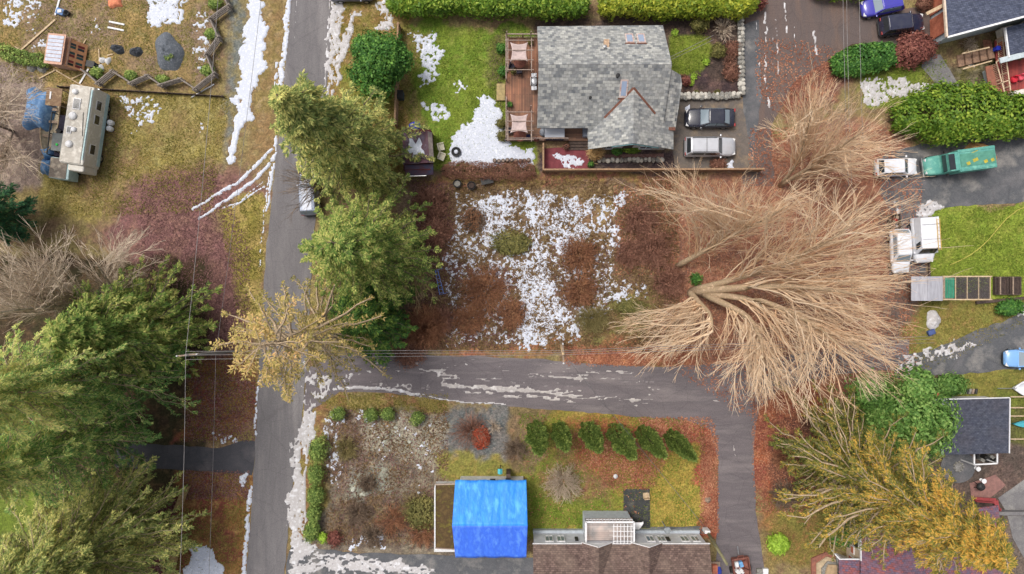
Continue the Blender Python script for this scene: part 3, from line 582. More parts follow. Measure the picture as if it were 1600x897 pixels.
def conifer(name, label, base, h, r, seed, bark, fol, cb=.12, nb=170, droop=.35, upt=.18, tw=.9, frond=(.34, .13), lean=(0, 0), prof=.8, gaps=0.0, wood=None, nt=7, nf=5, hang=.25, group=None, wr=.05, open_inner=.12):
    g = np.random.default_rng(seed); b = P(*base); T = thing(name, label, 'tree', b, 0, group)
    mb = MB(); K = 10; tz = [h * i / (K - 1) for i in range(K)]
    mb.tube([(lean[0] * (z / h) ** 1.5, lean[1] * (z / h) ** 1.5, z - (.15 if z == 0 else 0)) for z in tz], [max(.03, .011 * h * 1.2 * (1 - .95 * z / h)) for z in tz], 8)
    mb.build('trunk', bark, T, smooth=True)
    t = cb + (1 - cb) * (np.arange(nb) + g.uniform(0, 1, nb)) / nb; t = np.minimum(t, .995); az = np.arange(nb) * 2.39996 + g.normal(size=nb) * .35
    lump = 1 + .28 * np.sin(az * 2 + seed) * np.sin(t * 14 + seed * 1.7)
    Lb = r * np.maximum((1 - t) ** prof, .04) * np.minimum(1, .55 + (t - cb) * 3.5) * g.uniform(.72, 1.15, nb) * lump
    if gaps: Lb *= np.where(g.uniform(size=nb) < gaps, .35, 1)
    KB = 7; s = np.linspace(0, 1, KB)[None]
    hd = np.stack([np.cos(az), np.sin(az)], -1)
    ax = np.stack([lean[0] * t ** 1.5, lean[1] * t ** 1.5], -1)
    path = np.empty((nb, KB, 3))
    path[..., :2] = ax[:, None] + hd[:, None] * (Lb[:, None] * s)[..., None]
    u0 = upt * g.uniform(.6, 1.4, (nb, 1)) + .55 * np.clip(t - .75, 0, 1)[:, None] * 3
    path[..., 2] = (h * t)[:, None] + Lb[:, None] * (u0 * s - droop * g.uniform(.7, 1.3, (nb, 1)) * s ** 2 + .12 * s ** 4)
    path[:, 1:, :] += g.normal(size=(nb, KB - 1, 3)) * (Lb * .02)[:, None, None]
    wp = [tubes(path, np.clip(.014 * Lb, .018, .075)[:, None] * np.linspace(1, .25, KB)[None] * (wr / .05), 3)]
    # twigs on both sides of each branch
    M_ = nt * 2; sj = np.tile(np.linspace(open_inner, .99, nt), 2)[None] + g.uniform(-.05, .05, (nb, M_)); sj = np.clip(sj, .03, .995)
    p, tg = sample(path, sj); sd = np.where(np.arange(M_) < nt, 1., -1.)[None, :, None]
    side = unit(np.cross(tg, np.array([0, 0, 1.]))) * sd
    dd = unit(tg * g.uniform(.6, 1.1, (nb, M_, 1)) + side * g.uniform(.5, 1.1, (nb, M_, 1)) * (1.05 - .75 * sj[..., None]) + np.array([0, 0, -1.]) * g.uniform(.0, hang * 2, (nb, M_, 1)))
    tl = np.minimum(tw, Lb[:, None] * .55 + .15) * (1.08 - .5 * sj) * g.uniform(.6, 1.25, (nb, M_))
    p = p.reshape(-1, 3); dd = dd.reshape(-1, 3); tl = tl.reshape(-1); n = len(p)
    tp = np.empty((n, 4, 3)); tp[:, 0] = p; cur = dd
    for k in range(1, 4):
        cur = unit(cur + g.normal(size=(n, 3)) * .12 + np.array([0, 0, -hang * .5])); tp[:, k] = tp[:, k - 1] + cur * (tl / 3)[:, None]
    sel = g.uniform(size=n) < .5
    wp.append(tubes(tp[sel], taper(sel.sum(), 4, .014, .007), 3))
    # fronds along the twigs
    F_ = nf * 2 + 1; sf = np.concatenate([np.linspace(.1, .95, nf), np.linspace(.15, .98, nf), [.97]])[None] + g.uniform(-.05, .05, (n, F_)); sf = np.clip(sf, 0, 1)
    q, tt = sample(tp, sf); sgn = np.concatenate([np.ones(nf), -np.ones(nf), [0]])[None, :, None]
    sd2 = unit(np.cross(tt, np.array([0, 0, 1.])) + g.normal(size=(n, F_, 3)) * .25)
    fd = unit(tt * .8 + sd2 * sgn * g.uniform(.4, .95, (n, F_, 1)) + np.array([0, 0, -1.]) * g.uniform(0, hang * 1.6, (n, F_, 1)))
    ws = unit(np.cross(fd, np.array([0, 0, 1.])) + g.normal(size=(n, F_, 3)) * .35)
    fl = frond[0] * g.uniform(.6, 1.35, n * F_); fw = frond[1] * g.uniform(.7, 1.3, n * F_)
    lv = leaves(q.reshape(-1, 3), fd.reshape(-1, 3), ws.reshape(-1, 3), fl, fw)
    V, F = cat(wp); npmesh('branches', V, F, wood or bark, T, smooth=True)
    npmesh('crown', lv[0], lv[1], fol, T)
    return T

def blob_leaves(g, n, c, rad, size, lumps=9, shell=.55, flat=None):
    """leaf quads filling a lumpy ellipsoid"""
    u = rnd_unit(g, (n,)); u[:, 2] = np.abs(u[:, 2]) * np.where(g.uniform(size=n) < .8, 1, -1)
    ld = rnd_unit(g, (lumps,)); am = g.uniform(-.12, .28, lumps)
    k = 1 + sum(am[i] * np.clip((u @ ld[i]) * 3 - 1.9, 0, 1) for i in range(lumps)) * 1.2
    k *= 1 + .12 * np.sin(u[:, 0] * 9 + c[0]) * np.sin(u[:, 1] * 8 + c[1]) + .07 * np.sin(u[:, 2] * 15 + u[:, 0] * 17)
    rr = k * (shell + (1 - shell) * g.uniform(size=n) ** .5) * g.uniform(.9, 1.06, n)
    p = np.array(c) + u * rr[:, None] * np.array(rad)
    nrm = unit(u / np.array(rad) + rnd_unit(g, (n,)) * .55 / np.mean(rad))
    r = rnd_unit(g, (n,)); d = unit(r - nrm * (r * nrm).sum(-1, keepdims=True)); sd = np.cross(nrm, d)
    L = size[0] * g.uniform(.6, 1.4, n); Wd = size[1] * g.uniform(.6, 1.4, n)
    return leaves(p, d, sd, L, Wd, .1)
def shrub_stems(g, c, rad, n, r=.03, K=5):
    u = rnd_unit(g, (n,)); u[:, 2] = np.abs(u[:, 2]) + .3; u = unit(u)
    tip = np.array([c[0], c[1], 0]) + u * np.array(rad) * g.uniform(.6, .95, (n, 1)) + np.array([0, 0, c[2] * .5])
    b = np.array([c[0], c[1], 0])[None] + g.normal(size=(n, 3)) * np.array([.08, .08, 0]) * np.mean(rad)
    t = np.linspace(0, 1, K)[None, :, None]; pa = b[:, None] * (1 - t) + tip[:, None] * t + np.array([0, 0, .25]) * (t * (1 - t)) * np.mean(rad)
    pa[:, 1:] += g.normal(size=(n, K - 1, 3)) * .03
    return pa, taper(n, K, r, r * .3)
def leafy(name, label, cat_, px, py, rpx, h, n, size, fol, seed, group=None, ry=None, lift=.5, shell=.45, stem=None):
    g = np.random.default_rng(seed); b = P(px, py); T = thing(name, label, cat_, b, 0, group); rx = rpx / 16; ryy = (ry or rpx) / 16
    lv = blob_leaves(g, n, (0, 0, h * lift), (rx, ryy, h * (1 - lift)), size, shell=shell)
    pa, rd = shrub_stems(g, (0, 0, h * lift * .5), (rx * .8, ryy * .8, h * .8), 14, .02 + .006 * h)
    V, F = tubes(pa, rd, 4); npmesh('stems', V, F, stem or BARKD, T, smooth=True)
    npmesh('foliage', lv[0], lv[1], fol, T); return T
def twiggy(name, label, cat_, px, py, rpx, h, n, mat, seed, group=None, ry=None, m2=6, r=.016, arch=.35, sweep=(0, 0), m3=0):
    """leafless shrub: arching canes with side twigs"""
    g = np.random.default_rng(seed); b = P(px, py); T = thing(name, label, cat_, b, 0, group); rx = rpx / 16; ryy = (ry or rpx) / 16
    az = g.uniform(0, 6.283, n); rr = g.uniform(.25, 1.0, n) ** .7
    tip = np.stack([np.cos(az) * rx * rr + sweep[0], np.sin(az) * ryy * rr + sweep[1], h * g.uniform(.35, 1.0, n) * (1.1 - .7 * rr)], -1)
    b0 = np.stack([np.cos(az) * rx * .22 * g.uniform(0, 1, n), np.sin(az) * ryy * .22 * g.uniform(0, 1, n), np.full(n, -.03)], -1)
    c = (b0 + tip) / 2 + np.array([0, 0, h * arch]); u = np.linspace(0, 1, 7)[None, :, None]
    pa = (1 - u) ** 2 * b0[:, None] + 2 * u * (1 - u) * c[:, None] + u ** 2 * tip[:, None]; pa[:, 1:] += g.normal(size=(n, 6, 3)) * .02 * (1 + rx)
    parts = [tubes(pa, taper(n, 7, r * 1.5, r * .6), 3)]
    ch = child_paths(g, pa, m2, .2, .95, .7, .4, .1, 4, .16); parts.append(tubes(ch, taper(len(ch), 4, r * .8, r * .4), 3))
    if m3: ch2 = child_paths(g, ch, m3, .2, .95, .7, .5, .1, 3, .16); parts.append(tubes(ch2, taper(len(ch2), 3, r * .5, r * .3), 3))
    V, F = cat(parts); npmesh('canes', V, F, mat, T, smooth=True); return T
def hedge(name, label, path, w, h, n, size, fol, seed, group=None, lump=.22, cat_='hedge', clumps=None):
    """hedge along a pixel path; leaves spread over a lumpy rounded profile"""
    g = np.random.default_rng(seed); pts = np.array([P(*q)[:2] for q in path]); b = pts[len(pts) // 2]
    T = thing(name, label, cat_, (b[0], b[1], 0), 0, group); pts = pts - b
    seg = np.linalg.norm(np.diff(pts, axis=0), axis=1); cum = np.concatenate([[0], np.cumsum(seg)]); tot = cum[-1]
    s = g.uniform(0, tot, n); i = np.clip(np.searchsorted(cum, s) - 1, 0, len(seg) - 1); t = (s - cum[i]) / seg[i]
    ctr = pts[i] * (1 - t)[:, None] + pts[i + 1] * t[:, None]; dr = unit(pts[i + 1] - pts[i]); nr = np.stack([-dr[:, 1], dr[:, 0]], -1)
    ww = np.interp(s, np.linspace(0, tot, len(w)), w) / 32 if hasattr(w, '__len__') else np.full(n, w / 32.); hh = np.full(n, float(h))
    k = 1 + lump * (fbm(s, np.zeros(n), 1.3, 3, seed) - .5) * 2; en = np.sqrt(np.clip(np.minimum(s, tot - s) / (ww + .01), 0.02, 1)) ; ww = ww * k * (.35 + .65 * en); hh = hh * (1 + lump * (fbm(s, np.zeros(n), 1.6, 3, seed + 4) - .5) * 2) * (.55 + .45 * en)
    a = g.uniform(-.15, np.pi + .15, n); rr = np.where(g.uniform(size=n) < .75, g.uniform(.82, 1.05, n), g.uniform(.3, .9, n))
    ca, sa = np.cos(a), np.sin(a); ca = np.sign(ca) * np.abs(ca) ** .6; sa = np.sign(sa) * np.abs(sa) ** .6
    bump = 1 + .22 * (fbm(s * 1.0, a * ww, .55, 2, seed + 8) - .5) * 2
    o = nr * (ca * ww * rr * bump)[:, None]; z = hh * (.42 + .58 * sa * rr * bump)
    p = np.concatenate([ctr + o, z[:, None]], -1)
    nrm = unit(np.concatenate([nr * ca[:, None], sa[:, None]], -1) + rnd_unit(g, (n,)) * .6)
    r = rnd_unit(g, (n,)); d = unit(r - nrm * (r * nrm).sum(-1, keepdims=True)); sd = np.cross(nrm, d)
    lv = leaves(p, d, sd, size[0] * g.uniform(.6, 1.4, n), size[1] * g.uniform(.6, 1.4, n), .1)
    npmesh('foliage', lv[0], lv[1], fol, T)
    ns = max(6, int(tot / .6)); ss = np.linspace(.1, tot - .1, ns); pa = np.empty((ns, 3, 3))
    for j, q in enumerate(ss):
        c = np.array([np.interp(q, cum, pts[:, 0]), np.interp(q, cum, pts[:, 1])]); pa[j] = [[*c, -.05], [*(c + g.normal(size=2) * .1), h * .4], [*(c + g.normal(size=2) * .2), h * .8]]
    V, F = tubes(pa, taper(ns, 3, .05, .015), 4); npmesh('stems', V, F, BARKD, T, smooth=True); return T

BARK = M('grey_brown_bark', C(132, 116, 102), C(96, 84, 76), 7, stretch=(1, 1, .3))
BARKD = M('dark_bark', C(92, 78, 66), C(64, 56, 50), 7, stretch=(1, 1, .3))
BARKP = M('pale_bark', C(206, 186, 158), C(166, 146, 122), 6, c3=C(180, 160, 130), bump=.3)
MAPLE = M('maple_bark', C(206, 182, 152), C(160, 138, 114), 3, bump=.5, c3=C(186, 166, 132))
TWIG_TAN = leafmat('tan_twigs', [(.1, C(206, 162, 126)), (.4, C(238, 208, 172)), (.9, C(242, 224, 200))], .35, .15, gain=1.6)
TWIG_GREY = leafmat('grey_twigs', [(.1, C(138, 122, 110)), (.5, C(180, 164, 146)), (.9, C(206, 192, 172))], .4, .1, gain=1.6)
TWIG_BROWN = leafmat('brown_canes', [(.1, C(96, 64, 52)), (.5, C(134, 94, 72)), (.9, C(164, 122, 90))], .8, .1, gain=1.6)
TWIG_RED = leafmat('russet_canes', [(.1, C(104, 68, 54)), (.5, C(140, 94, 74)), (.9, C(168, 120, 94))], .8, .1, gain=1.4, desat=.2)
TWIG_DARK = leafmat('dark_canes', [(.1, C(80, 70, 62)), (.5, C(112, 96, 82)), (.9, C(138, 120, 102))], .8, .1, gain=1.6)
TWIG_OLIVE = leafmat('olive_canes', [(.1, C(86, 82, 50)), (.5, C(122, 112, 72)), (.9, C(150, 138, 98))], .8, .1, gain=1.6)
FIR = leafmat('fir_needles', [(0, C(40, 58, 30)), (.4, C(82, 94, 44)), (.75, C(130, 126, 66)), (1, C(160, 142, 84))], .35, .3, gain=3.3, desat=.1)
FIRD = leafmat('dark_fir_needles', [(0, C(28, 52, 30)), (.45, C(52, 82, 38)), (.8, C(94, 112, 48)), (1, C(122, 126, 58))], .4, .3, gain=2.4)
FIRB = leafmat('blue_green_needles', [(0, C(22, 48, 40)), (.5, C(42, 78, 52)), (1, C(76, 104, 62))], .5, .3, gain=2.0)
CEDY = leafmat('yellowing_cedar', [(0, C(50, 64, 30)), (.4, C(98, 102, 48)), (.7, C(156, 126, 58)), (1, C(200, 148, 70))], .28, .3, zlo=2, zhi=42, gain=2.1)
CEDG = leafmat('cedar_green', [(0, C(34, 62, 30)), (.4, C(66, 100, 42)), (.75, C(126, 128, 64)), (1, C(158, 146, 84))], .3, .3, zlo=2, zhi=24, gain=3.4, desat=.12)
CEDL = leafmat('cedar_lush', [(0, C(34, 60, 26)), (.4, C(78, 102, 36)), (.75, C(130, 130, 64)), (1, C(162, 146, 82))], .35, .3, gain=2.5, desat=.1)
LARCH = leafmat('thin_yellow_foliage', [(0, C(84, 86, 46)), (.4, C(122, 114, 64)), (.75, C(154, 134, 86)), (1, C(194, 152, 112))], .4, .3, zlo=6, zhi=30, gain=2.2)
HOLLY = leafmat('glossy_dark_leaves', [(0, C(34, 62, 34)), (.5, C(66, 108, 48)), (1, C(112, 146, 66))], .9, .2, .45, gain=1.5)
LAUREL = leafmat('laurel_leaves', [(0, C(52, 84, 32)), (.5, C(98, 130, 44)), (1, C(160, 172, 70))], .6, .25, .45)
LAURELY = leafmat('bright_hedge_leaves', [(0, C(66, 94, 30)), (.45, C(122, 142, 46)), (1, C(188, 184, 70))], .3, .25, .45)
PALEGR = leafmat('pale_green_leaves', [(0, C(52, 90, 44)), (.5, C(104, 142, 70)), (1, C(160, 184, 108))], .6, .3, .5)
LIME = leafmat('lime_leaves', [(0, C(104, 140, 44)), (.5, C(158, 190, 70)), (1, C(200, 220, 100))], .9, .3, .5)
REDSH = leafmat('red_shrub_leaves', [(0, C(92, 56, 54)), (.5, C(136, 84, 76)), (1, C(168, 118, 100))], .8, .25, gain=1.15)
RUST = leafmat('rusty_dead_leaves', [(0, C(96, 62, 50)), (.5, C(136, 88, 68)), (1, C(170, 122, 94))], .8, .2, gain=1.15, desat=.2)
CYP = leafmat('cypress_scales', [(0, C(46, 70, 30)), (.5, C(88, 108, 44)), (1, C(138, 146, 68))], 1.2, .25, gain=2.5, desat=.12)
OLIVE = leafmat('olive_scrub_leaves', [(0, C(70, 74, 40)), (.5, C(108, 106, 60)), (1, C(146, 136, 84))], .8, .25)
TANLEAF = leafmat('dry_tan_leaves', [(0, C(150, 120, 80)), (.5, C(190, 160, 112)), (1, C(214, 190, 144))], .8, .25)
# ================================================================ TREES
# the big leafless maples
bare_tree('maple_tree', 'leafless maple with one pale leaning trunk beside the dark shrubs of the vacant lot',
    [[(1058, 416, 0), (1100, 392, 4), (1150, 364, 8), (1195, 344, 11), (1235, 318, 14)]],
    [([(990, 290), (1035, 262), (1130, 262), (1230, 275), (1290, 290), (1260, 340), (1215, 345), (1130, 330), (1060, 330)], 8, 15, 72)], 62, MAPLE, TWIG_TAN, 7, r0=.3, m2=7, m3=3, curl=.07)
bare_tree('maple_tree', 'broad leafless maple with several mossy stems spreading from one base beside the cross road',
    [[(1080, 456, 0), (1150, 450, 5), (1225, 446, 10), (1300, 452, 15), (1350, 462, 18)],
     [(1082, 454, 0.3), (1150, 436, 5), (1225, 412, 10), (1290, 380, 15), (1330, 350, 18)],
     [(1078, 457, 0.2), (1092, 472, 3), (1112, 492, 6), (1114, 520, 8)],
     [(1100, 460, 1.5), (1170, 492, 7), (1190, 530, 10), (1192, 560, 12)],
     [(1095, 458, 1), (1200, 470, 8), (1280, 510, 14), (1320, 550, 17)]],
    [([(1300, 390), (1425, 385), (1445, 450), (1440, 520), (1380, 545), (1290, 500)], 11, 20, 46),
     ([(1180, 330), (1280, 275), (1390, 280), (1430, 330), (1430, 400), (1330, 420), (1210, 400)], 10, 20, 54),
     ([(962, 480), (1010, 475), (1080, 490), (1100, 560), (1090, 625), (1040, 590), (985, 560)], 3, 8, 50),
     ([(1110, 545), (1190, 540), (1250, 580), (1250, 640), (1180, 650), (1120, 600)], 6, 13, 52),
     ([(1230, 530), (1380, 520), (1430, 560), (1400, 620), (1320, 650), (1240, 640)], 9, 19, 52)], 0, MAPLE, TWIG_TAN, 17, r0=.44, m2=7, m3=3, curl=.08)
bare_tree('maple_tree', 'leafless tan maple spreading over the end of the lane beside the laurel hedge',
    [[(1218, 290, 0), (1262, 264, 5), (1310, 232, 10), (1345, 208, 14)], [(1220, 289, .3), (1250, 250, 5), (1262, 200, 9), (1270, 170, 12)]],
    [([(1300, 170), (1390, 165), (1410, 230), (1400, 285), (1320, 275), (1290, 230)], 6, 15, 52), ([(1185, 180), (1230, 140), (1270, 112), (1330, 135), (1330, 200), (1250, 230), (1190, 240)], 5, 12, 52)], 0, MAPLE, TWIG_TAN, 27, r0=.24, m2=7, m3=3, curl=.08)
bare_tree('alder_tree', 'grey leafless tree leaning out above the big firs beside the motorhome lawn',
    [[(195, 482, 0), (140, 474, 5), (60, 480, 11), (-30, 492, 17)], [(194, 482, .2), (170, 440, 5), (150, 410, 9)]],
    [([(-60, 400), (20, 375), (110, 370), (140, 420), (60, 470), (-60, 500)], 7, 17, 90), ([(100, 372), (150, 352), (240, 362), (255, 400), (215, 450), (130, 440)], 3, 9, 34)], 0, M('grey_alder_bark', C(206, 196, 182), C(160, 150, 138), 4), TWIG_GREY, 37, r0=.2, m2=7, m3=4, curl=.09)
bare_tree('alder_tree', 'grey twiggy leafless tree standing behind the blue tarp and the motorhome',
    [[(20, 205, 0), (-20, 190, 4), (-60, 180, 8)], [(20, 206, .2), (10, 240, 3), (-5, 262, 6)]],
    [([(-60, 110), (40, 112), (75, 140), (50, 200), (-60, 200)], 2, 8, 40), ([(-40, 205), (50, 210), (78, 250), (60, 290), (-40, 290)], 1.5, 6, 40)], 0, BARK, TWIG_GREY, 47, r0=.14, m2=6, m3=4, curl=.12, tw=.018)
bare_tree('hazel_tree', 'small leafless tree with dark fine twigs hanging over the road beside a parked car',
    [[(512, 296, 0), (498, 290, 2.5), (478, 284, 5)]], [([(428, 245), (470, 240), (490, 280), (485, 340), (440, 345), (430, 300)], 2.5, 6, 40)], 0, BARK, TWIG_DARK, 57, r0=.05, m2=7, m3=3, tw=.007, curl=.05)
bare_tree('hazel_tree', 'thin tan leafless tree bending down behind the round brown bush',
    [[(650, 408, 0), (645, 412, 2.5), (640, 418, 5)]], [([(590, 460), (620, 430), (690, 425), (700, 470), (650, 490), (610, 480)], 1, 4.5, 30)], 0, BARK, leafmat('dun_twigs', [(.1, C(126, 104, 76)), (.5, C(160, 136, 100)), (.9, C(190, 168, 130))], .5, .1), 67, r0=.09, m2=6, m3=3, tw=.014, curl=.07)
# evergreens
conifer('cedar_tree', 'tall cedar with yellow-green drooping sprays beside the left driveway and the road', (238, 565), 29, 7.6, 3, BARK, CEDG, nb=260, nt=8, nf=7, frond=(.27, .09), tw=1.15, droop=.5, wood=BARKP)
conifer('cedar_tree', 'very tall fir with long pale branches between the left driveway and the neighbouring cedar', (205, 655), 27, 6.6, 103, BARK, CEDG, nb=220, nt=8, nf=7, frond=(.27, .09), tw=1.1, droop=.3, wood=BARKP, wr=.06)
conifer('cedar_tree', 'dark green cedar growing below the left driveway above the red leaf ground', (225, 802), 23, 8.6, 13, BARK, FIR, nb=360, nt=10, nf=7, frond=(.29, .1), tw=1.2, droop=.45, wood=BARKP)
conifer('cedar_tree', 'green cedar standing between the motorhome lawn and the tallest cedars', (262, 508), 17, 7.0, 113, BARK, CEDL, nb=250, nt=8, nf=5, tw=1.0, droop=.4, cb=.08)
conifer('fir_tree', 'blue-green fir beside the grey leafless trees behind the motorhome', (40, 345), 16, 4.0, 23, BARKD, FIRB, nb=130, tw=.9, droop=.3)
conifer('cedar_tree', 'olive cedar reaching over the road beside the dark red garden shed', (580, 256), 24, 5.9, 33, BARK, FIR, lean=(-1.0, 0), nb=250, nt=8, nf=5, tw=1.0, droop=.42, cb=.08)
conifer('cedar_tree', 'bushy lush cedar at the corner of the vacant lot beside the road', (604, 400), 20, 6.4, 43, BARK, CEDL, nb=240, nt=8, nf=6, frond=(.29, .1), tw=1.0, droop=.45, cb=.06, prof=.55)
conifer('cedar_tree', 'low dark green cedar under the thin tan tree beside the cross road corner', (585, 490), 10, 5.0, 53, BARK, FIRD, nb=170, nt=7, nf=5, tw=.9, droop=.35, cb=.06, prof=.6)
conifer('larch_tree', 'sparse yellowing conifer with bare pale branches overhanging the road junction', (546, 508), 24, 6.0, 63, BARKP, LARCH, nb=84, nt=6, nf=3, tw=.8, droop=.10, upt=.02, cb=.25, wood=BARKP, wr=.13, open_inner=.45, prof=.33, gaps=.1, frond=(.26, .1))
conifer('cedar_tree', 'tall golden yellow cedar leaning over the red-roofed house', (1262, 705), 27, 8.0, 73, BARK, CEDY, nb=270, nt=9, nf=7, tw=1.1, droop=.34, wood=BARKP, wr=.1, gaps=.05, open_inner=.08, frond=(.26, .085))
conifer('cedar_tree', 'smaller green cedar growing under the golden cedar beside the leaf-covered bank', (1330, 690), 12, 4.6, 83, BARK, FIR, nb=140, nt=7, nf=5, tw=1.0, droop=.4, cb=.06)
g0 = np.random.default_rng(5)
def broad(name, label, px, py, r, h, n, size, fol, seed, lobes=7):
    g = np.random.default_rng(seed); b = P(px, py); T = thing(name, label, 'tree', b); parts = []; br = []
    mb = MB(); mb.tube([(0, 0, -.1), (.05, .05, h * .3), (.1, -.05, h * .75)], [.07 + .012 * h, .05 + .01 * h, .04], 8); mb.build('trunk', BARK, T, smooth=True)
    for i in range(lobes):
        a = i * 2.4 + seed; q = (.25 + .5 * (i % 3) / 2) * r; z = h * (.45 + .35 * ((i * 7) % 5) / 5)
        c = (q * math.cos(a), q * math.sin(a), z); rr = r * g.uniform(.42, .62)
        parts.append(blob_leaves(g, n // lobes, c, (rr, rr, rr * .9), size, shell=.35)); br.append([[0, 0, h * .25], [c[0] * .4, c[1] * .4, h * .4], c])
    parts.append(blob_leaves(g, n // 3, (0, 0, h * .58), (r * .78, r * .78, h * .36), size, shell=.5))
    V, F = tubes(np.array(br), taper(len(br), 3, .09, .03), 4); npmesh('limbs', V, F, BARK, T, smooth=True)
    V, F = cat(parts); npmesh('crown', V, F, fol, T); return T
broad('bay_tree', 'pale green broad-leaved tree beside the flat dark garage roof', 1355, 632, 3.9, 11, 14000, (.34, .2), PALEGR, 3)
broad('holly_tree', 'round dense dark green tree beside the wooden fence of the green lawn', 610, 120, 2.65, 6.5, 15000, (.26, .17), HOLLY, 4, 9)
# ================================================================ HEDGES AND SHRUBS
hedge('laurel_hedge', 'tall bright laurel hedge running behind the big shingled house', [(612, 14), (700, 8), (800, 14), (915, 14)], 44, 3.0, 15000, (.36, .2), LAUREL, 1)
hedge('laurel_hedge', 'yellow-green laurel hedge behind the skylights of the big shingled house', [(935, 12), (1000, 12), (1100, 12), (1172, 8)], 48, 3.0, 13000, (.36, .2), LAURELY, 2)
hedge('laurel_hedge', 'thick rounded laurel hedge between the snowy lawn and the green truck', [(1385, 190), (1430, 185), (1490, 182), (1540, 188), (1620, 198)], [62, 84, 84, 60, 48], 3.2, 15000, (.34, .2), LAUREL, 3)
hedge('boxwood_hedge', 'clipped green hedge beside the parked black hatchback', [(1294, 108), (1340, 98), (1395, 88)], 42, 1.8, 7000, (.28, .16), HOLLY, 4)
leafy('red_shrub', 'reddish pink shrub at the end of the clipped hedge by the house corner', 'shrub', 1422, 82, 32, 1.9, 3600, (.24, .14), REDSH, 5, ry=24)
hedge('heather_hedge', 'long low russet brown hedge behind the snow and the log edging', [(692, 268), (740, 268), (790, 270), (835, 266)], 26, 1.1, 4500, (.22, .06), RUST, 6, lump=.3)
hedge('green_hedge', 'green hedge at the top of the lane above the parked purple car', [(1262, -8), (1300, -6), (1345, -4)], 22, 1.8, 1800, (.28, .16), LAUREL, 7)
for i, (x, y) in enumerate([(837, 668), (873, 668), (917, 668), (960, 672), (1003, 674), (1046, 680)]):
    g = np.random.default_rng(200 + i); b = P(x, y); hh = [10.6, 9.2, 9.6, 11, 10, 9.4][i]
    T = thing('cypress', ['slender cypress at the gravel end of the lawn row', 'second cypress from the gravel end of the lawn row', 'third cypress from the gravel end of the lawn row', 'third cypress from the drive end of the lawn row', 'second cypress from the drive end of the lawn row', 'slender cypress at the drive end of the lawn row'][i], 'tree', b, 0, 'cypresses in a row on the lawn')
    mb = MB(); mb.tube([(0, 0, -.1), (0, 0, hh * .5), (.05, 0, hh * .97)], [.1, .07, .015], 6); mb.build('trunk', BARKD, T)
    n = 4200; t = g.uniform(0, 1, n) ** 1.15; az = g.uniform(0, 6.283, n); rib = 1 + .16 * np.sin(az * 5 + t * 9 + i) + .1 * np.sin(az * 9 - t * 16)
    rr = [1.02, .86, .98, 1.1, .95, .84][i] * np.sin(np.clip(t * .9 + .12, 0, 1) * np.pi) ** .55 * (1 - .55 * t) * rib * np.where(g.uniform(size=n) < .8, g.uniform(.85, 1.05, n), g.uniform(.3, .9, n))
    p = np.stack([np.cos(az) * rr, np.sin(az) * rr, hh * (.02 + .96 * t)], -1); d = unit(np.stack([np.cos(az) * .3, np.sin(az) * .3, np.full(n, 1.)], -1) + rnd_unit(g, (n,)) * .35)
    sd = unit(np.cross(d, np.stack([np.cos(az), np.sin(az), np.zeros(n)], -1)) + rnd_unit(g, (n,)) * .3); lv = leaves(p, d, sd, .34 * g.uniform(.6, 1.4, n), .13 * g.uniform(.7, 1.3, n)); npmesh('foliage', lv[0], lv[1], CYP, T)
for i, (x, y, r, h) in enumerate([(499, 700, 13, 1.6), (497, 738, 13, 1.7), (496, 770, 13, 1.5), (494, 798, 11, 1.4), (490, 826, 11, 1.3)]):
    leafy('roadside_shrub', ['bushy green shrub at the cross-road end of the snowy road edge row', 'second bushy shrub from the cross-road end of the road edge row', 'middle bushy shrub of five in the road edge row', 'second bushy shrub from the lower driveway end of the road edge row', 'bushy shrub at the lower driveway end of the road edge row'][i], 'shrub', x, y, r, h, 1500, (.24, .1), CYP, 300 + i, 'green shrubs along the road edge', ry=r * 1.35)
for i, (x, y, r) in enumerate([(532, 645, 10), (582, 646, 10), (607, 645, 11), (655, 651, 10)]):
    leafy('yellow_shrub', ['small shrub at the road junction corner of the corner lot', 'paired small shrub on the road junction side by the cross road', 'paired small shrub on the pale gravel side by the cross road', 'small shrub beside the pale gravel and the cross road'][i], 'shrub', x, y, r, 1.2, 1100, (.2, .09), CYP, 320 + i, 'small shrubs along the top of the corner lot')
leafy('lime_shrub', 'bright lime green rounded shrub beside the narrow drive', 'shrub', 1212, 845, 16, 1.5, 1700, (.32, .16), LIME, 340)
leafy('round_bush', 'round dark green bush against the cream house wall', 'shrub', 1300, 826, 19, 2.6, 3200, (.24, .15), HOLLY, 341)
leafy('rhododendron', 'pale green shrub at the edge of the slushy driveway by the garage', 'shrub', 1470, 600, 19, 2.4, 2200, (.32, .15), PALEGR, 342)
leafy('evergreen_bush', 'dark leafy bush beside the raised wooden beds', 'shrub', 1570, 480, 20, 1.2, 1800, (.26, .14), HOLLY, 343, ry=13)
leafy('garden_shrub', 'leafy green shrub in the bed under the front gable eave', 'shrub', 985, 234, 13, .9, 900, (.22, .12), LAUREL, 344, ry=6)
leafy('garden_shrub', 'dark green shrub in the bed by the front door path', 'shrub', 962, 237, 8, .9, 600, (.22, .12), HOLLY, 345)
leafy('cordyline', 'pale straw-coloured shrub at the corner of the red patio', 'shrub', 929, 240, 12, 1.6, 700, (.55, .05), TANLEAF, 346)
twiggy('rose_bush', 'leafless grey shrub in the bed near the yellow hedge end', 'shrub', 1128, 48, 22, 1.8, 60, TWIG_GREY, 350, m2=6)
leafy('garden_shrub', 'olive green rhododendron below the yellow hedge', 'shrub', 1091, 42, 14, 1.4, 900, (.24, .12), OLIVE, 351, ry=11)
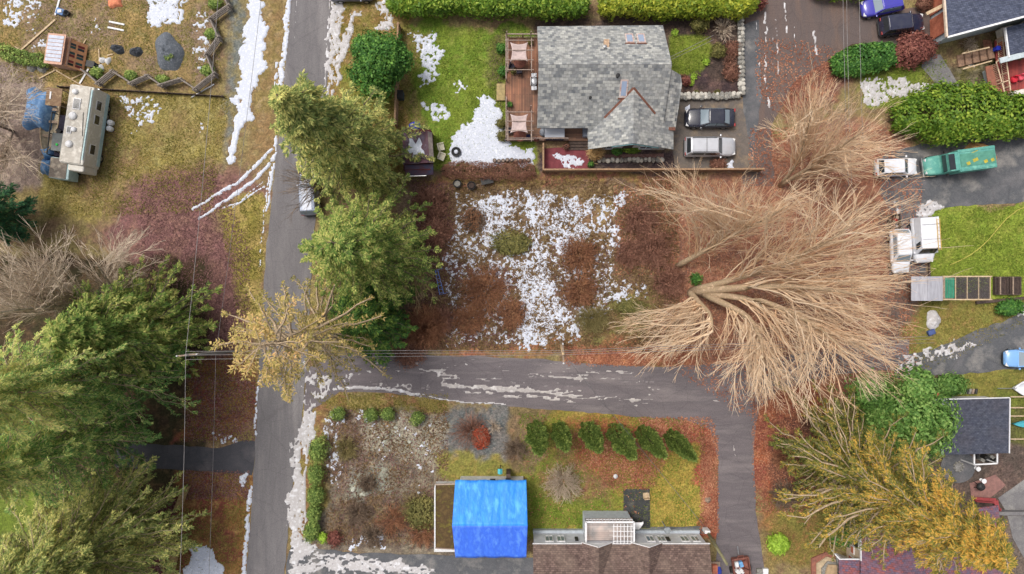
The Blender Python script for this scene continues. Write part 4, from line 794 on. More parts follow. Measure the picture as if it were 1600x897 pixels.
for i, (x, y, r) in enumerate([(1143, 78, 12), (1140, 115, 13)]): leafy('fern_clump', ['russet dead fern clump by the yellow-brown shrub and stone wall', 'russet dead fern clump by the stone wall below the pinkish shrub'][i], 'plant', x, y, r, .7, 600, (.3, .07), RUST, 352 + i, 'russet ferns along the stone wall')
leafy('garden_shrub', 'yellow-brown shrub at the corner of the small front lawn', 'shrub', 1120, 82, 12, .9, 700, (.22, .1), OLIVE, 355)
twiggy('rose_bush', 'pinkish leafless shrub between the russet ferns', 'shrub', 1138, 97, 13, 1.0, 50, TWIG_RED, 356)
for i, (x, y, r) in enumerate([(1103, 98, 5), (1083, 121, 5), (1079, 130, 5), (1054, 52, 5), (1120, 146, 4), (1087, 146, 4)]): leafy('bed_plant', ['lime plant beside the corner of the small front lawn', 'lawn-side lime plant of a pair below the small front lawn', 'bed-side lime plant of a pair below the small front lawn', 'lime plant at the house roof corner above the small lawn', 'olive plant beside the low stone wall near the lane', 'olive plant beside the low stone wall near the house'][i], 'plant', x, y, r, .35, 160, (.18, .08), LIME if i < 4 else OLIVE, 360 + i, 'small plants in the front garden bed')
leafy('garden_shrub', 'dark red leafless-looking shrub by the bay corner of the house', 'shrub', 1070, 128, 8, .9, 500, (.2, .1), REDSH, 367)
for i, (x, y) in enumerate([(783, 78), (786, 113), (783, 195), (784, 214)]): leafy('deck_shrub', ['dark shrub outside the deck railing beside the far pergola top', 'dark shrub outside the deck railing above the tan landing', 'olive shrub outside the deck railing below the tan landing', 'olive shrub outside the deck corner beside the big snow patch'][i], 'shrub', x, y, 8, .9, 500, (.2, .1), HOLLY if i < 2 else OLIVE, 370 + i, 'shrubs along the deck edge')
for i, (x, y) in enumerate([(155, 115), (208, 121), (258, 126), (332, 55), (326, 112), (338, 8)]): leafy('fence_juniper', ['low juniper against the zigzag fence beside the white sacks', 'low juniper against the zigzag fence below the boulders', 'low juniper against the zigzag fence below the gravel mound', 'low juniper in the zigzag fence bend beside the patchy snow', 'low juniper at the corner bend of the zigzag fence', 'low juniper at the far end of the zigzag fence by the snowy tarp patch'][i], 'shrub', x, y, 10, .8, 600, (.22, .1), CYP, 380 + i, 'junipers along the zigzag fence', ry=8)
hedge('yard_hedge', 'ragged dark green hedge beside the small greenhouse shed', [(0, 78), (35, 92), (82, 100)], 20, 1.2, 1800, (.24, .12), CYP, 390)
# leafless thickets of the vacant lot
VL = [(905, 400, 34, 1.5, TWIG_BROWN, 'brown'), (905, 455, 30, 1.4, TWIG_BROWN, 'brown'), (1000, 345, 30, 1.5, TWIG_RED, 'russet'), (1020, 390, 34, 1.6, TWIG_RED, 'russet'), (985, 395, 26, 1.3, TWIG_RED, 'russet'), (1045, 440, 28, 1.4, TWIG_RED, 'russet'),
      (760, 455, 44, 1.2, TWIG_BROWN, 'brown'), (675, 320, 30, 1.4, TWIG_RED, 'russet'), (682, 365, 26, 1.3, TWIG_RED, 'russet'), (735, 500, 30, 1.0, TWIG_BROWN, 'brown'), (800, 490, 26, .9, TWIG_BROWN, 'brown'), (690, 500, 24, 1.1, TWIG_RED, 'russet'), (740, 345, 20, .9, TWIG_DARK, 'dark'), (640, 550, 26, .8, TWIG_RED, 'russet')]
VLL = ['brown bramble mound just below the middle of the vacant lot snow', 'brown bramble mound above the grey-green shrub by the pole', 'russet bramble mound nearest the board fence end of the lot', 'russet bramble mound between the maple trunk and the lot snow', 'russet bramble mound at the snow edge facing the scrub', 'russet bramble mound right below the leaning maple trunk',
    'wide brown bramble with canes radiating beside the blue ladder', 'russet bramble mound below the garden shed', 'russet bramble mound beside the bushy lush cedar', 'brown bramble mound between the round bush and the snow', 'brown bramble mound beside the snow above the cross road', 'russet bramble mound just above the round brown bush', 'small dark bramble mound in the snow below the garden tubs', 'low russet bramble strip at the corner of the cross road']
DEADL = leafmat('brown_dead_leaves', [(0, C(84, 58, 46)), (.5, C(120, 84, 62)), (1, C(148, 112, 80))], .8, .2)
for i, (x, y, r, h, m, c) in enumerate(VL):
    T = twiggy('bramble_thicket', VLL[i], 'shrub', x, y, r, h, 120, m, 400 + i, f'{c} bramble thickets on the vacant lot', m2=9, r=.02, m3=2)
    g = np.random.default_rng(900 + i); lv = blob_leaves(g, 900, (0, 0, .25), (r / 16 * .95, r / 16 * .95, h * .5), (.18, .1), shell=.2); V = lv[0]; V[:, 2] = np.abs(V[:, 2])
    npmesh('dead_leaves', V, lv[1], RUST if c == 'russet' else DEADL, T)
twiggy('round_shrub', 'rounded dense brown leafless bush at the corner of the vacant lot by the cross road', 'shrub', 664, 512, 38, 2.2, 260, TWIG_BROWN, 430, m2=9, r=.018, m3=2)
twiggy('grey_shrub', 'low sweeping grey-green leafless shrub beside the utility pole', 'shrub', 925, 498, 32, 1.4, 170, TWIG_OLIVE, 431, m2=8, r=.016, ry=24, m3=2)
leafy('scrub_clump', 'olive green scrub clump in the middle of the vacant lot snow', 'shrub', 800, 382, 27, .8, 1600, (.24, .12), OLIVE, 432, ry=18)
leafy('scrub_clump', 'olive scrub beside the maple base and the snow', 'shrub', 985, 480, 26, .7, 1200, (.22, .1), OLIVE, 433, ry=14)
leafy('fern_clump', 'single fresh green fern beside the maple trunks', 'plant', 1086, 436, 8, .7, 300, (.4, .1), HOLLY, 434)
twiggy('bare_bush', 'pale leafless bush in the middle of the lawn below the cypresses', 'shrub', 880, 752, 34, 1.7, 130, TWIG_GREY, 435, m2=8, r=.013, m3=2)
twiggy('rusty_bush', 'red-leaved dead bush on the dark gravel patch', 'shrub', 738, 672, 34, 1.6, 90, TWIG_RED, 436, m2=7, r=.018)
leafy('rusty_leaf_pile', 'bright orange-red heap of leaves on the dark gravel patch', 'leaf pile', 752, 682, 14, .7, 900, (.24, .14), leafmat('orange_leaves', [(0, C(146, 56, 36)), (.5, C(196, 84, 52)), (1, C(206, 124, 88))], .8, .3, gain=.95, desat=.1), 437)
twiggy('pale_canes', 'clump of pale upright canes beside the red-leaved bush', 'plant', 772, 664, 13, 1.8, 40, TWIG_GREY, 438, m2=4, r=.018)
twiggy('bare_bush', 'grey-brown leafless scrub between the gravel patch and the lawn', 'shrub', 806, 700, 24, 1.3, 90, TWIG_DARK, 439, m2=7, m3=2)
twiggy('bare_bush', 'brown leafless bush on the leaf-covered bank beside the narrow drive', 'shrub', 1228, 712, 30, 1.6, 130, TWIG_BROWN, 440, m2=8, m3=2)
twiggy('bare_bush', 'grey leafless bush on the bank above the lime shrub', 'shrub', 1222, 770, 26, 1.6, 130, TWIG_DARK, 441, m2=8, m3=2)
twiggy('bare_bush', 'small dark leafless bush under the golden cedar', 'shrub', 1268, 662, 22, 1.4, 100, TWIG_RED, 442, m2=8, m3=2)
for i, (x, y, r) in enumerate([(560, 800, 26), (615, 812, 30), (650, 790, 26), (585, 835, 22), (660, 830, 28), (540, 700, 24), (575, 755, 20)]):
    twiggy('scrub_bush', ['dark scrub just below the pale rocks of the corner lot', 'brown scrub in the middle of the lower corner lot', 'olive scrub beside the dark green bramble mound', 'dark scrub beside the snow at the lower edge of the corner lot', 'brown scrub against the lower corner of the mossy lean-to', 'olive scrub between the road edge row and the pale gravel', 'dark scrub on the largest pale rock of the corner lot'][i], 'shrub', x, y, r, 1.1, 90, [TWIG_DARK, TWIG_BROWN, TWIG_OLIVE][i % 3], 450 + i, 'scrub on the corner lot', m2=7, m3=2)
leafy('scrub_clump', 'dark green bramble mound beside the mossy flat roof', 'shrub', 660, 800, 26, 1.2, 1500, (.22, .12), OLIVE, 460)
leafy('red_shrub', 'small dark red shrub at the lower corner of the corner lot', 'shrub', 524, 838, 12, .9, 600, (.2, .1), REDSH, 461)
leafy('yellow_shrub', 'single lime yellow shrub beside the small dark red shrub', 'shrub', 506, 838, 8, .7, 400, (.2, .09), LIME, 462)
twiggy('bare_bush', 'small tan leafless bush against the light wall beside the wooden steps', 'shrub', 1510, 74, 14, 1.4, 60, TWIG_GREY, 463, m2=5)
leafy('fern_clump', 'russet ferns along the edge of the silver pickup parking', 'plant', 1120, 258, 13, .8, 700, (.3, .07), RUST, 464, ry=9)
leafy('shrub', 'red-brown shrub at the top end of the stone wall', 'shrub', 1180, 8, 13, 1.4, 900, (.24, .12), REDSH, 465)
leafy('red_shrub', 'russet shrub beside the orange house wall by the parked cars', 'shrub', 1438, 10, 14, 1.2, 900, (.22, .12), RUST, 466, ry=11)
twiggy('pampas_clump', 'pale arching grass clump at the end of the long laurel hedge', 'plant', 690, 8, 34, 2.6, 90, TWIG_GREY, 467, m2=3, ry=22)
twiggy('bare_bush', 'pale leafless bush tips rising above the yellow hedge end', 'shrub', 1140, 14, 24, 2.4, 60, TWIG_TAN, 468, m2=4, ry=14)
# ================================================================ FALLEN LEAVES
def litter(name, label, polys, mat, n, seed, size=(.16, .11), z=.03):
    g = np.random.default_rng(seed); px = []; py = []
    for poly, w in polys:
        X0, X1 = min(p[0] for p in poly), max(p[0] for p in poly); Y0, Y1 = min(p[1] for p in poly), max(p[1] for p in poly); k = int(n * w)
        xs, ys = g.uniform(X0, X1, k * 3), g.uniform(Y0, Y1, k * 3); s = sdist(xs, ys, poly); ok = s > g.exponential(6, len(s)) - 12; px.append(xs[ok][:k]); py.append(ys[ok][:k])
    px = np.concatenate(px); py = np.concatenate(py); m = len(px)
    p = np.stack([(px - 800) / 16, (448.5 - py) / 16, z + g.uniform(0, .03, m)], -1)
    nrm = unit(np.array([0, 0, 1.]) + rnd_unit(g, (m,)) * .4); r = rnd_unit(g, (m,)); d = unit(r - nrm * (r * nrm).sum(-1, keepdims=True)); sd = np.cross(nrm, d)
    V, F = leaves(p, d, sd, size[0] * g.uniform(.6, 1.4, m), size[1] * g.uniform(.6, 1.4, m), .15)
    return tag(npmesh(name, V, F, mat), label, 'leaves', kind='stuff')
LEAFO = leafmat('fallen_orange_leaves', [(0, C(104, 64, 52)), (.45, C(150, 96, 74)), (.8, C(184, 132, 102)), (1, C(214, 176, 146))], .5, .1, gain=1.05)
LEAFP = leafmat('fallen_purple_leaves', [(0, C(84, 58, 58)), (.5, C(118, 84, 82)), (1, C(162, 124, 116))], .5, .1, gain=1.0)
litter('fallen_leaves', 'orange-brown fallen leaves covering the ground under the maples and along the drive', [
    ([(1020, 280), (1440, 280), (1420, 600), (1180, 650), (1050, 565), (1060, 420)], .5), ([(880, 545), (1080, 540), (1080, 572), (880, 560)], .06), ([(1175, 610), (1290, 610), (1300, 790), (1190, 800)], .16),
    ([(1094, 680), (1122, 680), (1122, 832), (1096, 832)], .07), ([(1000, 652), (1100, 655), (1118, 690), (1000, 672)], .04), ([(890, 680), (1050, 675), (1010, 765), (950, 750)], .09), ([(1180, 60), (1320, 90), (1250, 190), (1180, 140)], .05), ([(1170, 200), (1400, 200), (1400, 290), (1180, 290)], .1),
    ([(960, 300), (1060, 290), (1060, 430), (960, 430)], .06), ([(820, 650), (1000, 650), (1000, 830), (830, 830)], .02)], LEAFO, 42000, 9)
litter('fallen_purple_leaves', 'purple-brown fallen leaves on the left verges and along the vacant lot edge', [
    ([(220, 300), (330, 270), (385, 400), (392, 600), (300, 600), (220, 400)], .34), ([(310, 600), (400, 590), (395, 680), (290, 690)], .14), ([(285, 735), (390, 742), (380, 780), (285, 780)], .08), ([(200, 820), (275, 770), (270, 897), (200, 897)], .08),
    ([(640, 285), (710, 285), (700, 400), (660, 410)], .12), ([(690, 410), (810, 430), (800, 545), (650, 545)], .18), ([(520, 640), (700, 650), (700, 850), (520, 850)], .12), ([(860, 380), (950, 380), (950, 480), (880, 480)], .08)], LEAFP, 22000, 19, (.15, .1))

def lawn(name, label, polys, mat, n, seed, ln=.17, wd=.06, upz=.35):
    g = np.random.default_rng(seed); pts = []
    for poly, w in polys:
        X0, X1 = min(p[0] for p in poly), max(p[0] for p in poly); Y0, Y1 = min(p[1] for p in poly), max(p[1] for p in poly); k = int(n * w)
        xs, ys = g.uniform(X0, X1, k * 3), g.uniform(Y0, Y1, k * 3); dn = fbm(xs / 16, ys / 16, 1.4, 3, seed); ok = (sdist(xs, ys, poly) > 0) & (g.uniform(size=len(xs)) < sstep(.3, .65, dn) + .15); pts.append(np.stack([xs[ok][:k], ys[ok][:k]], -1))
    q = np.concatenate(pts); m = len(q); p = np.stack([(q[:, 0] - 800) / 16, (448.5 - q[:, 1]) / 16, np.full(m, -.02)], -1)
    d = unit(rnd_unit(g, (m,)) * np.array([1, 1, .4]) + np.array([0, 0, upz])); sd = unit(np.cross(d, np.array([0, 0, 1.])))
    V, F = leaves(p, d, sd, ln * g.uniform(.5, 1.5, m), wd * g.uniform(.6, 1.5, m), .1); return tag(npmesh(name, V, F, mat), label, 'grass', kind='stuff')
GRA = leafmat('lawn_blades', [(0, C(84, 92, 34)), (.45, C(128, 124, 58)), (.8, C(166, 146, 84)), (1, C(190, 166, 110))], .3, .2, gain=1.0)
GRB = leafmat('green_blades', [(0, C(72, 98, 30)), (.5, C(118, 138, 48)), (1, C(160, 164, 78))], .4, .2, gain=1.0)
lawn('dry_grass', 'short dry olive grass on the verges, yards and lawns', [([(0, 0), (345, 0), (345, 130), (0, 130)], .16), ([(90, 140), (360, 150), (330, 330), (70, 340)], .24), ([(340, 320), (415, 300), (408, 490), (370, 490)], .06), ([(300, 560), (405, 560), (395, 690), (280, 690)], .06), ([(285, 740), (390, 740), (386, 897), (270, 897)], .07), ([(515, 0), (640, 0), (640, 300), (520, 240)], .12), ([(640, 276), (1060, 272), (1060, 552), (640, 552)], .14), ([(480, 615), (700, 615), (700, 645), (520, 645)], .05), ([(1200, 770), (1290, 760), (1310, 880), (1200, 885)], .04), ([(1440, 470), (1600, 465), (1600, 510), (1420, 590)], .06)], GRA, 60000, 71)
lawn('green_grass', 'short green lawn grass around the houses', [([(640, 42), (790, 42), (790, 260), (640, 260)], .3), ([(1046, 56), (1112, 56), (1095, 118), (1046, 118)], .06), ([(1450, 325), (1600, 322), (1600, 440), (1455, 470)], .24), ([(1345, 95), (1480, 95), (1490, 150), (1350, 165)], .07), ([(810, 645), (1100, 655), (1100, 830), (810, 830)], .33)], GRB, 36000, 72)

lawn('rough_grass', 'rough brown grass and stalks poking through the snow of the vacant lot', [([(690, 285), (1060, 280), (1060, 548), (650, 548), (680, 420)], .85), ([(510, 640), (700, 640), (700, 850), (510, 850)], .15)], leafmat('dead_stalks', [(0, C(84, 66, 50)), (.5, C(126, 102, 74)), (1, C(164, 140, 102))], .5, .15, gain=1.1), 30000, 73, .34, .07, .5)
# ================================================================ BUILDINGS
class Loc:
    """local frame of a thing standing at (x, y): turns photo pixels at a known height into local points"""
    def __init__(s, T): s.T = T; s.o = Vector((T.location.x, T.location.y, 0))
    def p(s, px, py, z=0): return P(px, py, z) - s.o
    def w(s, x, y, z=0): return Vector((x, y, z)) - s.o
    def slab(s, name, pts, t, mat, parent=None, world=False):
        return MB().slab([s.w(*q) if world else s.p(*q) for q in pts], t).build(name, mat, parent or s.T)
    def bar(s, name, a, b, w, h, mat, parent=None, world=False):
        f = s.w if world else s.p
        return MB().bar(f(*a), f(*b), w, h).build(name, mat, parent or s.T)
    def prism(s, name, poly, z0, z1, mat, parent=None, world=False):
        f = (lambda q: s.w(*q)[:2]) if world else (lambda q: s.p(*q)[:2])
        return MB().prism([f(q) for q in poly], z0, z1).build(name, mat, parent or s.T)
def wall_window(L, x0, x1, y, z0, z1, face, frame=WHITE, glass=GREYGLASS, parent=None):
    """window in a wall facing +Y or -Y (face = 1 / -1) in world metres, > frame bars and pane"""
    f = MB(); t = .07; d = .05 * face
    for a, b, c, e in ((x0 - t, x1 + t, z0 - t, z0), (x0 - t, x1 + t, z1, z1 + t), (x0 - t, x0, z0, z1), (x1, x1 + t, z0, z1), ((x0 + x1) / 2 - .025, (x0 + x1) / 2 + .025, z0, z1)):
        q = L.w((a + b) / 2, y + d, c); f.box(q.x, q.y, c, b - a, .12, e - c)
    fr = f.build('window', frame, parent or L.T)
    q = L.w((x0 + x1) / 2, y, z0); MB().box(q.x, q.y + d * .6, z0, x1 - x0, .08, z1 - z0).build('pane', glass, fr)
    return fr
STUCCO = M('pale_stucco', C(206, 204, 200), C(184, 182, 178), 2)
# ---------------------------------------------------------------- the big shingled house
ROOF1 = shingles('mottled_shingles', C(184, 184, 179), C(110, 114, 119), C(126, 127, 127), .37, .23, stain=C(150, 151, 149))
T = thing('shingled_house', 'large house with mottled grey shingle roof, front gable and three skylights beside the deck', 'house', (8.5, 18, 0)); L = Loc(T)
rz_, ry_ = 6.5, 19.66; sl_ = .75
def mz(y): return rz_ - abs(ry_ - y) * sl_
x0, x1 = 2.35, 14.1
rf = L.slab('roof', [(x0, 24.3, mz(24.3)), (x1, 24.45, mz(24.45)), (x1, ry_, rz_), (x0, ry_, rz_)], .2, ROOF1, world=True)
L.slab('roof_slope', [(x0, 14.86, mz(14.86)), (x1, 14.86, mz(14.86)), (x1, ry_ - .002, rz_ - .002), (x0, ry_ - .002, rz_ - .002)], .2, ROOF1, rf, True)
L.slab('lower_eave', [(7.1, 14.05, mz(14.05)), (9.4, 14.05, mz(14.05)), (9.4, 14.9, mz(14.9)), (7.1, 14.9, mz(14.9))], .18, ROOF1, rf, True)
L.slab('bay_roof', [(14.0, 14.86, mz(14.86) - .22), (15.35, 14.86, mz(14.86) - .3), (15.4, 18.4, mz(18.4) - .7), (15.2, 19.1, mz(19.1) - .9), (14.0, 19.4, mz(19.4) - .25)], .16, ROOF1, rf, True)
gz, gx_, fy = 5.2, 10.95, 12.95
L.slab('gable_slope', [(7.15, fy, 2.5), (gx_, fy, gz), (gx_, 18.1, gz), (7.15, 18.1, 2.5)], .17, ROOF1, rf, True)
L.slab('gable_slope', [(15.2, fy, 2.42), (15.2, 18.1, 2.42), (gx_ + .003, 18.1, gz), (gx_ + .003, fy, gz)], .17, ROOF1, rf, True)
RUSTM = M('rust_flashing', C(126, 86, 72), C(98, 66, 56), 4)
vA = (gx_, ry_ - (rz_ - gz) / sl_, gz + .03)
def gable_z(x): return gz - abs(gx_ - x) * (.7105 if x < gx_ else .654)
for xv in (8.55, 13.2):
    zv = gable_z(xv); yv = ry_ - (rz_ - zv) / sl_
    L.bar('valley_flashing', vA, (xv, yv, zv + .03), .2, .06, RUSTM, rf, True)
L.bar('flashing_edge', (13.2, 14.86, mz(14.86) + .0), (15.3, 14.82, mz(14.86) - .22), .3, .05, RUSTM, rf, True)
TEAL = M('teal_gutter', C(104, 140, 146), C(84, 112, 116), 3)
L.bar('gutter', (9.2, fy - .06, 2.75 + 1.1), (gx_, fy - .06, gz - .16), .08, .12, TEAL, rf, True); L.bar('gutter', (gx_, fy - .06, gz - .16), (13.6, fy - .06, 3.32), .08, .12, TEAL, rf, True)
wl = L.prism('wall', [(x0 + .45, 15.4), (x1 - .3, 15.4), (x1 - .3, 23.7), (x0 + .45, 23.7)], -.1, 2.9, STUCCO, world=True)
gw = MB().slab([L.w(x0 + .47, 15.42, 2.9), L.w(x0 + .47, 23.68, 2.9), L.w(x0 + .47, ry_, 6.05)], .01); b_ = MB(); b_.add([L.w(x, y, z) for x in (x0 + .5, x1 - .35) for y, z in ((15.42, 2.88), (23.68, 2.88), (ry_, 6.1))], [(0, 1, 2), (5, 4, 3), (0, 3, 4, 1), (1, 4, 5, 2), (2, 5, 3, 0)]); b_.build('gable_wall', STUCCO, T)
L.prism('garage_wall', [(7.7, 13.4), (14.8, 13.4), (14.8, 15.38), (7.7, 15.38)], -.1, 2.35, STUCCO, world=True)
b_ = MB(); b_.add([L.w(x, y, z) for y in (13.42, 17.8) for x, z in ((7.7, 2.33), (14.8, 2.33), (gx_, 4.9))], [(2, 1, 0), (3, 4, 5), (0, 1, 4, 3), (1, 2, 5, 4), (2, 0, 3, 5)]); b_.build('front_gable', STUCCO, T)
for xx in (8.4, 12.2): wall_window(L, xx, xx + 1.2, 13.39, .9, 2.0, -1)
L.prism('door', [(10.6, 13.36), (11.5, 13.36), (11.5, 13.39), (10.6, 13.39)], 0, 2.1, WOODDARK, world=True)
SKYL = paint('skylight_glass', C(150, 165, 190), .08, .6, dirt=.1)
for i, (px, py, w, h) in enumerate([(983.5, 60, .75, 1.15), (1001.5, 60, .75, 1.15), (974.5, 139, .7, 1.35)]):
    q = P(px, py, 5.0); z = mz(q.y)
    for _ in range(4): q = P(px, py, z); z = mz(q.y)
    s = 1 if q.y < ry_ else -1
    def sk(dx, dy, dz): return (q.x + dx, q.y + dy, mz(q.y + dy) + dz)
    fr = L.slab('skylight', [sk(-w / 2, -h / 2, .1), sk(w / 2, -h / 2, .1), sk(w / 2, h / 2, .1), sk(-w / 2, h / 2, .1)], .16, M(f'skylight_frame_{i}', C(208, 200, 196), C(170, 130, 116), 3), rf, True)
    L.slab('glass', [sk(-w / 2 + .12, -h / 2 + .14, .125), sk(w / 2 - .12, -h / 2 + .14, .125), sk(w / 2 - .12, h / 2 - .14, .125), sk(-w / 2 + .12, h / 2 - .14, .125)], .04, SKYL, fr, True)
    L.slab('curb', [sk(-w / 2 - .1, -h / 2 - .12, .03), sk(w / 2 + .1, -h / 2 - .12, .03), sk(w / 2 + .1, -h / 2 + .02, .03), sk(-w / 2 - .1, -h / 2 + .02, .03)], .05, RUSTM, fr, True)
for px, py, mt, r_ in [(963, 123, BLACKPL, .16), (923, 151, BLACKPL, .11), (945, 74, CHROME, .14)]:
    q = P(px, py, 5.2); z = mz(q.y); l = L.w(q.x, q.y, z); MB().lathe([(r_ * .8, -.15), (r_ * .8, .3), (r_ * 1.2, .3), (r_ * 1.2, .4), (r_ * .3, .46)], l, 10).build('roof_vent', mt, rf)
q = P(948, 68, 5); l = L.w(q.x, q.y, mz(q.y)); MB().box(l.x, l.y, l.z - .3, .45, .8, .55).build('chimney', M('chimney_tan', C(206, 180, 150), C(150, 120, 100), 5), rf)
# ---------------------------------------------------------------- deck
DECKM = planks('deck_boards', C(148, 114, 92), C(120, 92, 78), .16, 'x'); DECKY = planks('deck_boards_long', C(152, 110, 86), C(118, 84, 70), .16, 'y')
T = thing('wooden_deck', 'brown wooden deck with railing wrapped round the corner of the shingled house', 'deck', P(850, 150)); L = Loc(T); dz = .55
L.prism('deck_floor', [(790, 62), (846, 62), (846, 197), (790, 197)], dz - .12, dz, DECKY); L.prism('deck_floor', [(790, 197.2), (922, 197.2), (922, 222), (790, 222)], dz - .12, dz - .002, DECKM)
L.prism('deck_skirt', [(791, 63), (844, 63), (844, 196), (918, 197), (918, 221), (791, 221)], -.05, dz - .13, WOODDARK)
def rail(L, a, b, z0, h, mat, n=None, parent=None):
    A = L.p(*a, 0); B = L.p(*b, 0); d = B - A; n = n or max(2, int(d.length / 1.3) + 1)
    r = MB().bar(A + Vector((0, 0, z0 + h)), B + Vector((0, 0, z0 + h)), .1, .06).build('top_rail', mat, parent or L.T)
    MB().bar(A + Vector((0, 0, z0 + .15)), B + Vector((0, 0, z0 + .15)), .05, .05).build('bottom_rail', mat, r)
    for i in range(n):
        q = A + d * (i / (n - 1)); MB().box(q.x, q.y, z0 - .05, .09, .09, h + .02).build('post', mat, r)
    k = int(d.length / .16); mb = MB()
    for i in range(1, k): q = A + d * (i / k); mb.box(q.x, q.y, z0 + .16, .03, .03, h - .2)
    o = mb.build('balusters', mat, r); tag(o, kind='stuff')
RAILM = M('grey_brown_rail', C(168, 150, 138), C(128, 112, 104), 5)
rail(L, (791, 62), (791, 130), dz, .95, RAILM); rail(L, (791, 158), (791, 221), dz, .95, RAILM); rail(L, (791, 221), (886, 221), dz, .95, RAILM); rail(L, (791, 62), (842, 62), dz, .95, RAILM)
for i in range(3): L.prism('step', [(888, 222.5 + i * 4.2), (918, 222.5 + i * 4.2), (918, 226.5 + i * 4.2), (888, 226.5 + i * 4.2)], -.05, dz - .14 * (i + 1), WOODDARK)
L.prism('landing', [(776, 132), (789, 132), (789, 158), (776, 158)], -.03, .3, M('tan_landing', C(176, 156, 110), C(140, 126, 92), 3))
SAIL = M('shade_cloth', C(196, 178, 174), C(176, 158, 156), 4, .9)
for i, (ya, yb, col) in enumerate([(60, 112, 'first'), (172, 221, 'second')]):
    T = thing('pergola', ['pergola with a pink shade cloth beside the lawn, away from the snow', 'pergola with a pink shade cloth at the snowy corner of the deck'][i], 'pergola', P(813, (ya + yb) / 2)); L = Loc(T); zt = 2.7
    for x in (792, 829):
        for y in (ya + 2, yb - 3): q = L.p(x, y, dz); MB().box(q.x, q.y, dz - .02, .1, .1, zt - dz).build('post', RAILM, T)
        L.bar('beam', (x + 1.5, ya, zt), (x + 1.5, yb, zt), .09, .12, RAILM)
    for k in range(4): y = ya + 3 + (yb - ya - 6) * k / 3; L.bar('crossbar', (789, y, zt + .09), (834, y, zt + .09), .06, .08, RAILM)
    n = 10; c0 = [(797, ya + 6), (825, ya + 6), (825, ya + 36), (797, ya + 36)]; V = []; F = []
    for a in range(n + 1):
        for b in range(n + 1):
            u, v = a / n, b / n; cu = u + (.5 - u) * .22 * 4 * v * (1 - v) * (1 if abs(u - .5) > 0 else 0); cv = v + (.5 - v) * .22 * 4 * u * (1 - u)
            x = c0[0][0] + (c0[1][0] - c0[0][0]) * cu; y = c0[0][1] + (c0[3][1] - c0[0][1]) * cv; V.append(tuple(L.p(x, y, zt + .1 - .18 * 16 * u * (1 - u) * v * (1 - v))))
    F = [(a * (n + 1) + b, (a + 1) * (n + 1) + b, (a + 1) * (n + 1) + b + 1, a * (n + 1) + b + 1) for a in range(n) for b in range(n)]
    me = MB(); me.add(V, F); o = me.build('shade_cloth', SAIL, T, True); s = o.modifiers.new('thick', 'SOLIDIFY'); s.thickness = .01
def round_table(px, py, label, r=.6, mat=None):
    q = P(px, py, dz); T = thing('round_table', label, 'table', q)
    MB().lathe([(r, .7), (r, .74)], n=20).build('table_top', mat or WOODRED, T); MB().lathe([(.3, 0), (.3, .03), (.05, .06), (.05, .7)], n=10).build('pedestal', BLACKPL, T)
round_table(812, 101, 'round wooden table under the pergola away from the snow'); round_table(812, 214, 'round wooden table under the pergola at the snowy corner')
def chair(px, py, rz, label, mat, group='deck chairs', z=.55):
    T = thing('deck_chair', label, 'chair', P(px, py, z), rz, group); MB().box(0, 0, .4, .5, .5, .06).build('seat', mat, T); MB().box(0, .24, .46, .5, .06, .45).build('backrest', mat, T)
    for sx in (-1, 1):
        for sy in (-1, 1): MB().box(sx * .21, sy * .21, 0, .04, .04, .4).build('leg', BLACKPL, T)
        MB().box(sx * .25, 0, .62, .04, .48, .03).build('arm', BLACKPL, T)
DKFAB = M('dark_cushion', C(62, 58, 70), C(44, 42, 52), 4)
chair(800, 106, 1.2, 'dark cushioned chair against the railing under the pergola away from the snow', DKFAB); chair(811, 114, 3.3, 'dark cushioned chair standing just outside the pergola away from the snow', DKFAB); chair(826, 216, -1.6, 'dark blue chair beside the post of the snowy corner pergola', M('navy_cushion', C(44, 48, 84), C(36, 38, 66), 4)); chair(797, 206, 1.4, 'dark chair against the railing under the snowy corner pergola', DKFAB)
# barbecue
T = thing('barbecue', 'grey steel barbecue grill standing against the house wall on the deck', 'grill', P(834, 131, dz)); CH = M('grill_steel', C(190, 192, 198), C(120, 124, 132), 4, .4, metal=.4)
MB().box(0, 0, .0, .55, .8, .7).build('cabinet', BLACKPL, T); MB().lathe([(.3, 0), (.3, .15), (.2, .28), (.05, .32)], (0, 0, .72), 12, 1, 1.5).build('lid', CH, T)
for s in (-1, 1): MB().box(0, s * .62, .68, .5, .38, .05).build('side_shelf', CH, T)
MB().tube([(-.33, -.4, .85), (-.33, .4, .85)], .025).build('handle', CHROME, T)
# bench boxes and table by the house
def chest(px, py, sx, sy, h, label, mat, name='storage_box', z=.55, lidm=None, cat='box', rz=0):
    T = thing(name, label, cat, P(px, py, z), rz); MB().box(0, 0, 0, sx, sy, h).build('body', mat, T, bevel=.03); MB().box(0, 0, h, sx + .06, sy + .06, .07).build('lid', lidm or mat, T, bevel=.02); return T
chest(864, 178, 1.3, .62, .6, 'cream storage box against the house wall on the deck', M('cream_plastic', C(214, 210, 190), C(190, 186, 168), 3))
chest(893, 178, 1.2, .62, .55, 'navy blue storage bench against the house wall on the deck', M('navy_box', C(66, 74, 106), C(48, 54, 84), 3)); chest(916, 178, .55, 1.0, .9, 'tall brown wooden cabinet at the house corner on the deck', WOODRED, 'cabinet', cat='cabinet'); chest(914, 208, .5, .9, .7, 'small grey box beside the deck steps', M('grey_box', C(140, 146, 160), C(112, 118, 130), 3))
T = thing('patio_table', 'rectangular table with a pale glass top in the middle of the deck', 'table', P(866, 207, dz)); MB().box(0, 0, .7, 1.9, 1.25, .05).build('table_top', M('frosted_glass', C(176, 182, 196), C(198, 202, 208), 2.4, .25, stretch=(.4, 4, 1)), T, bevel=.02)
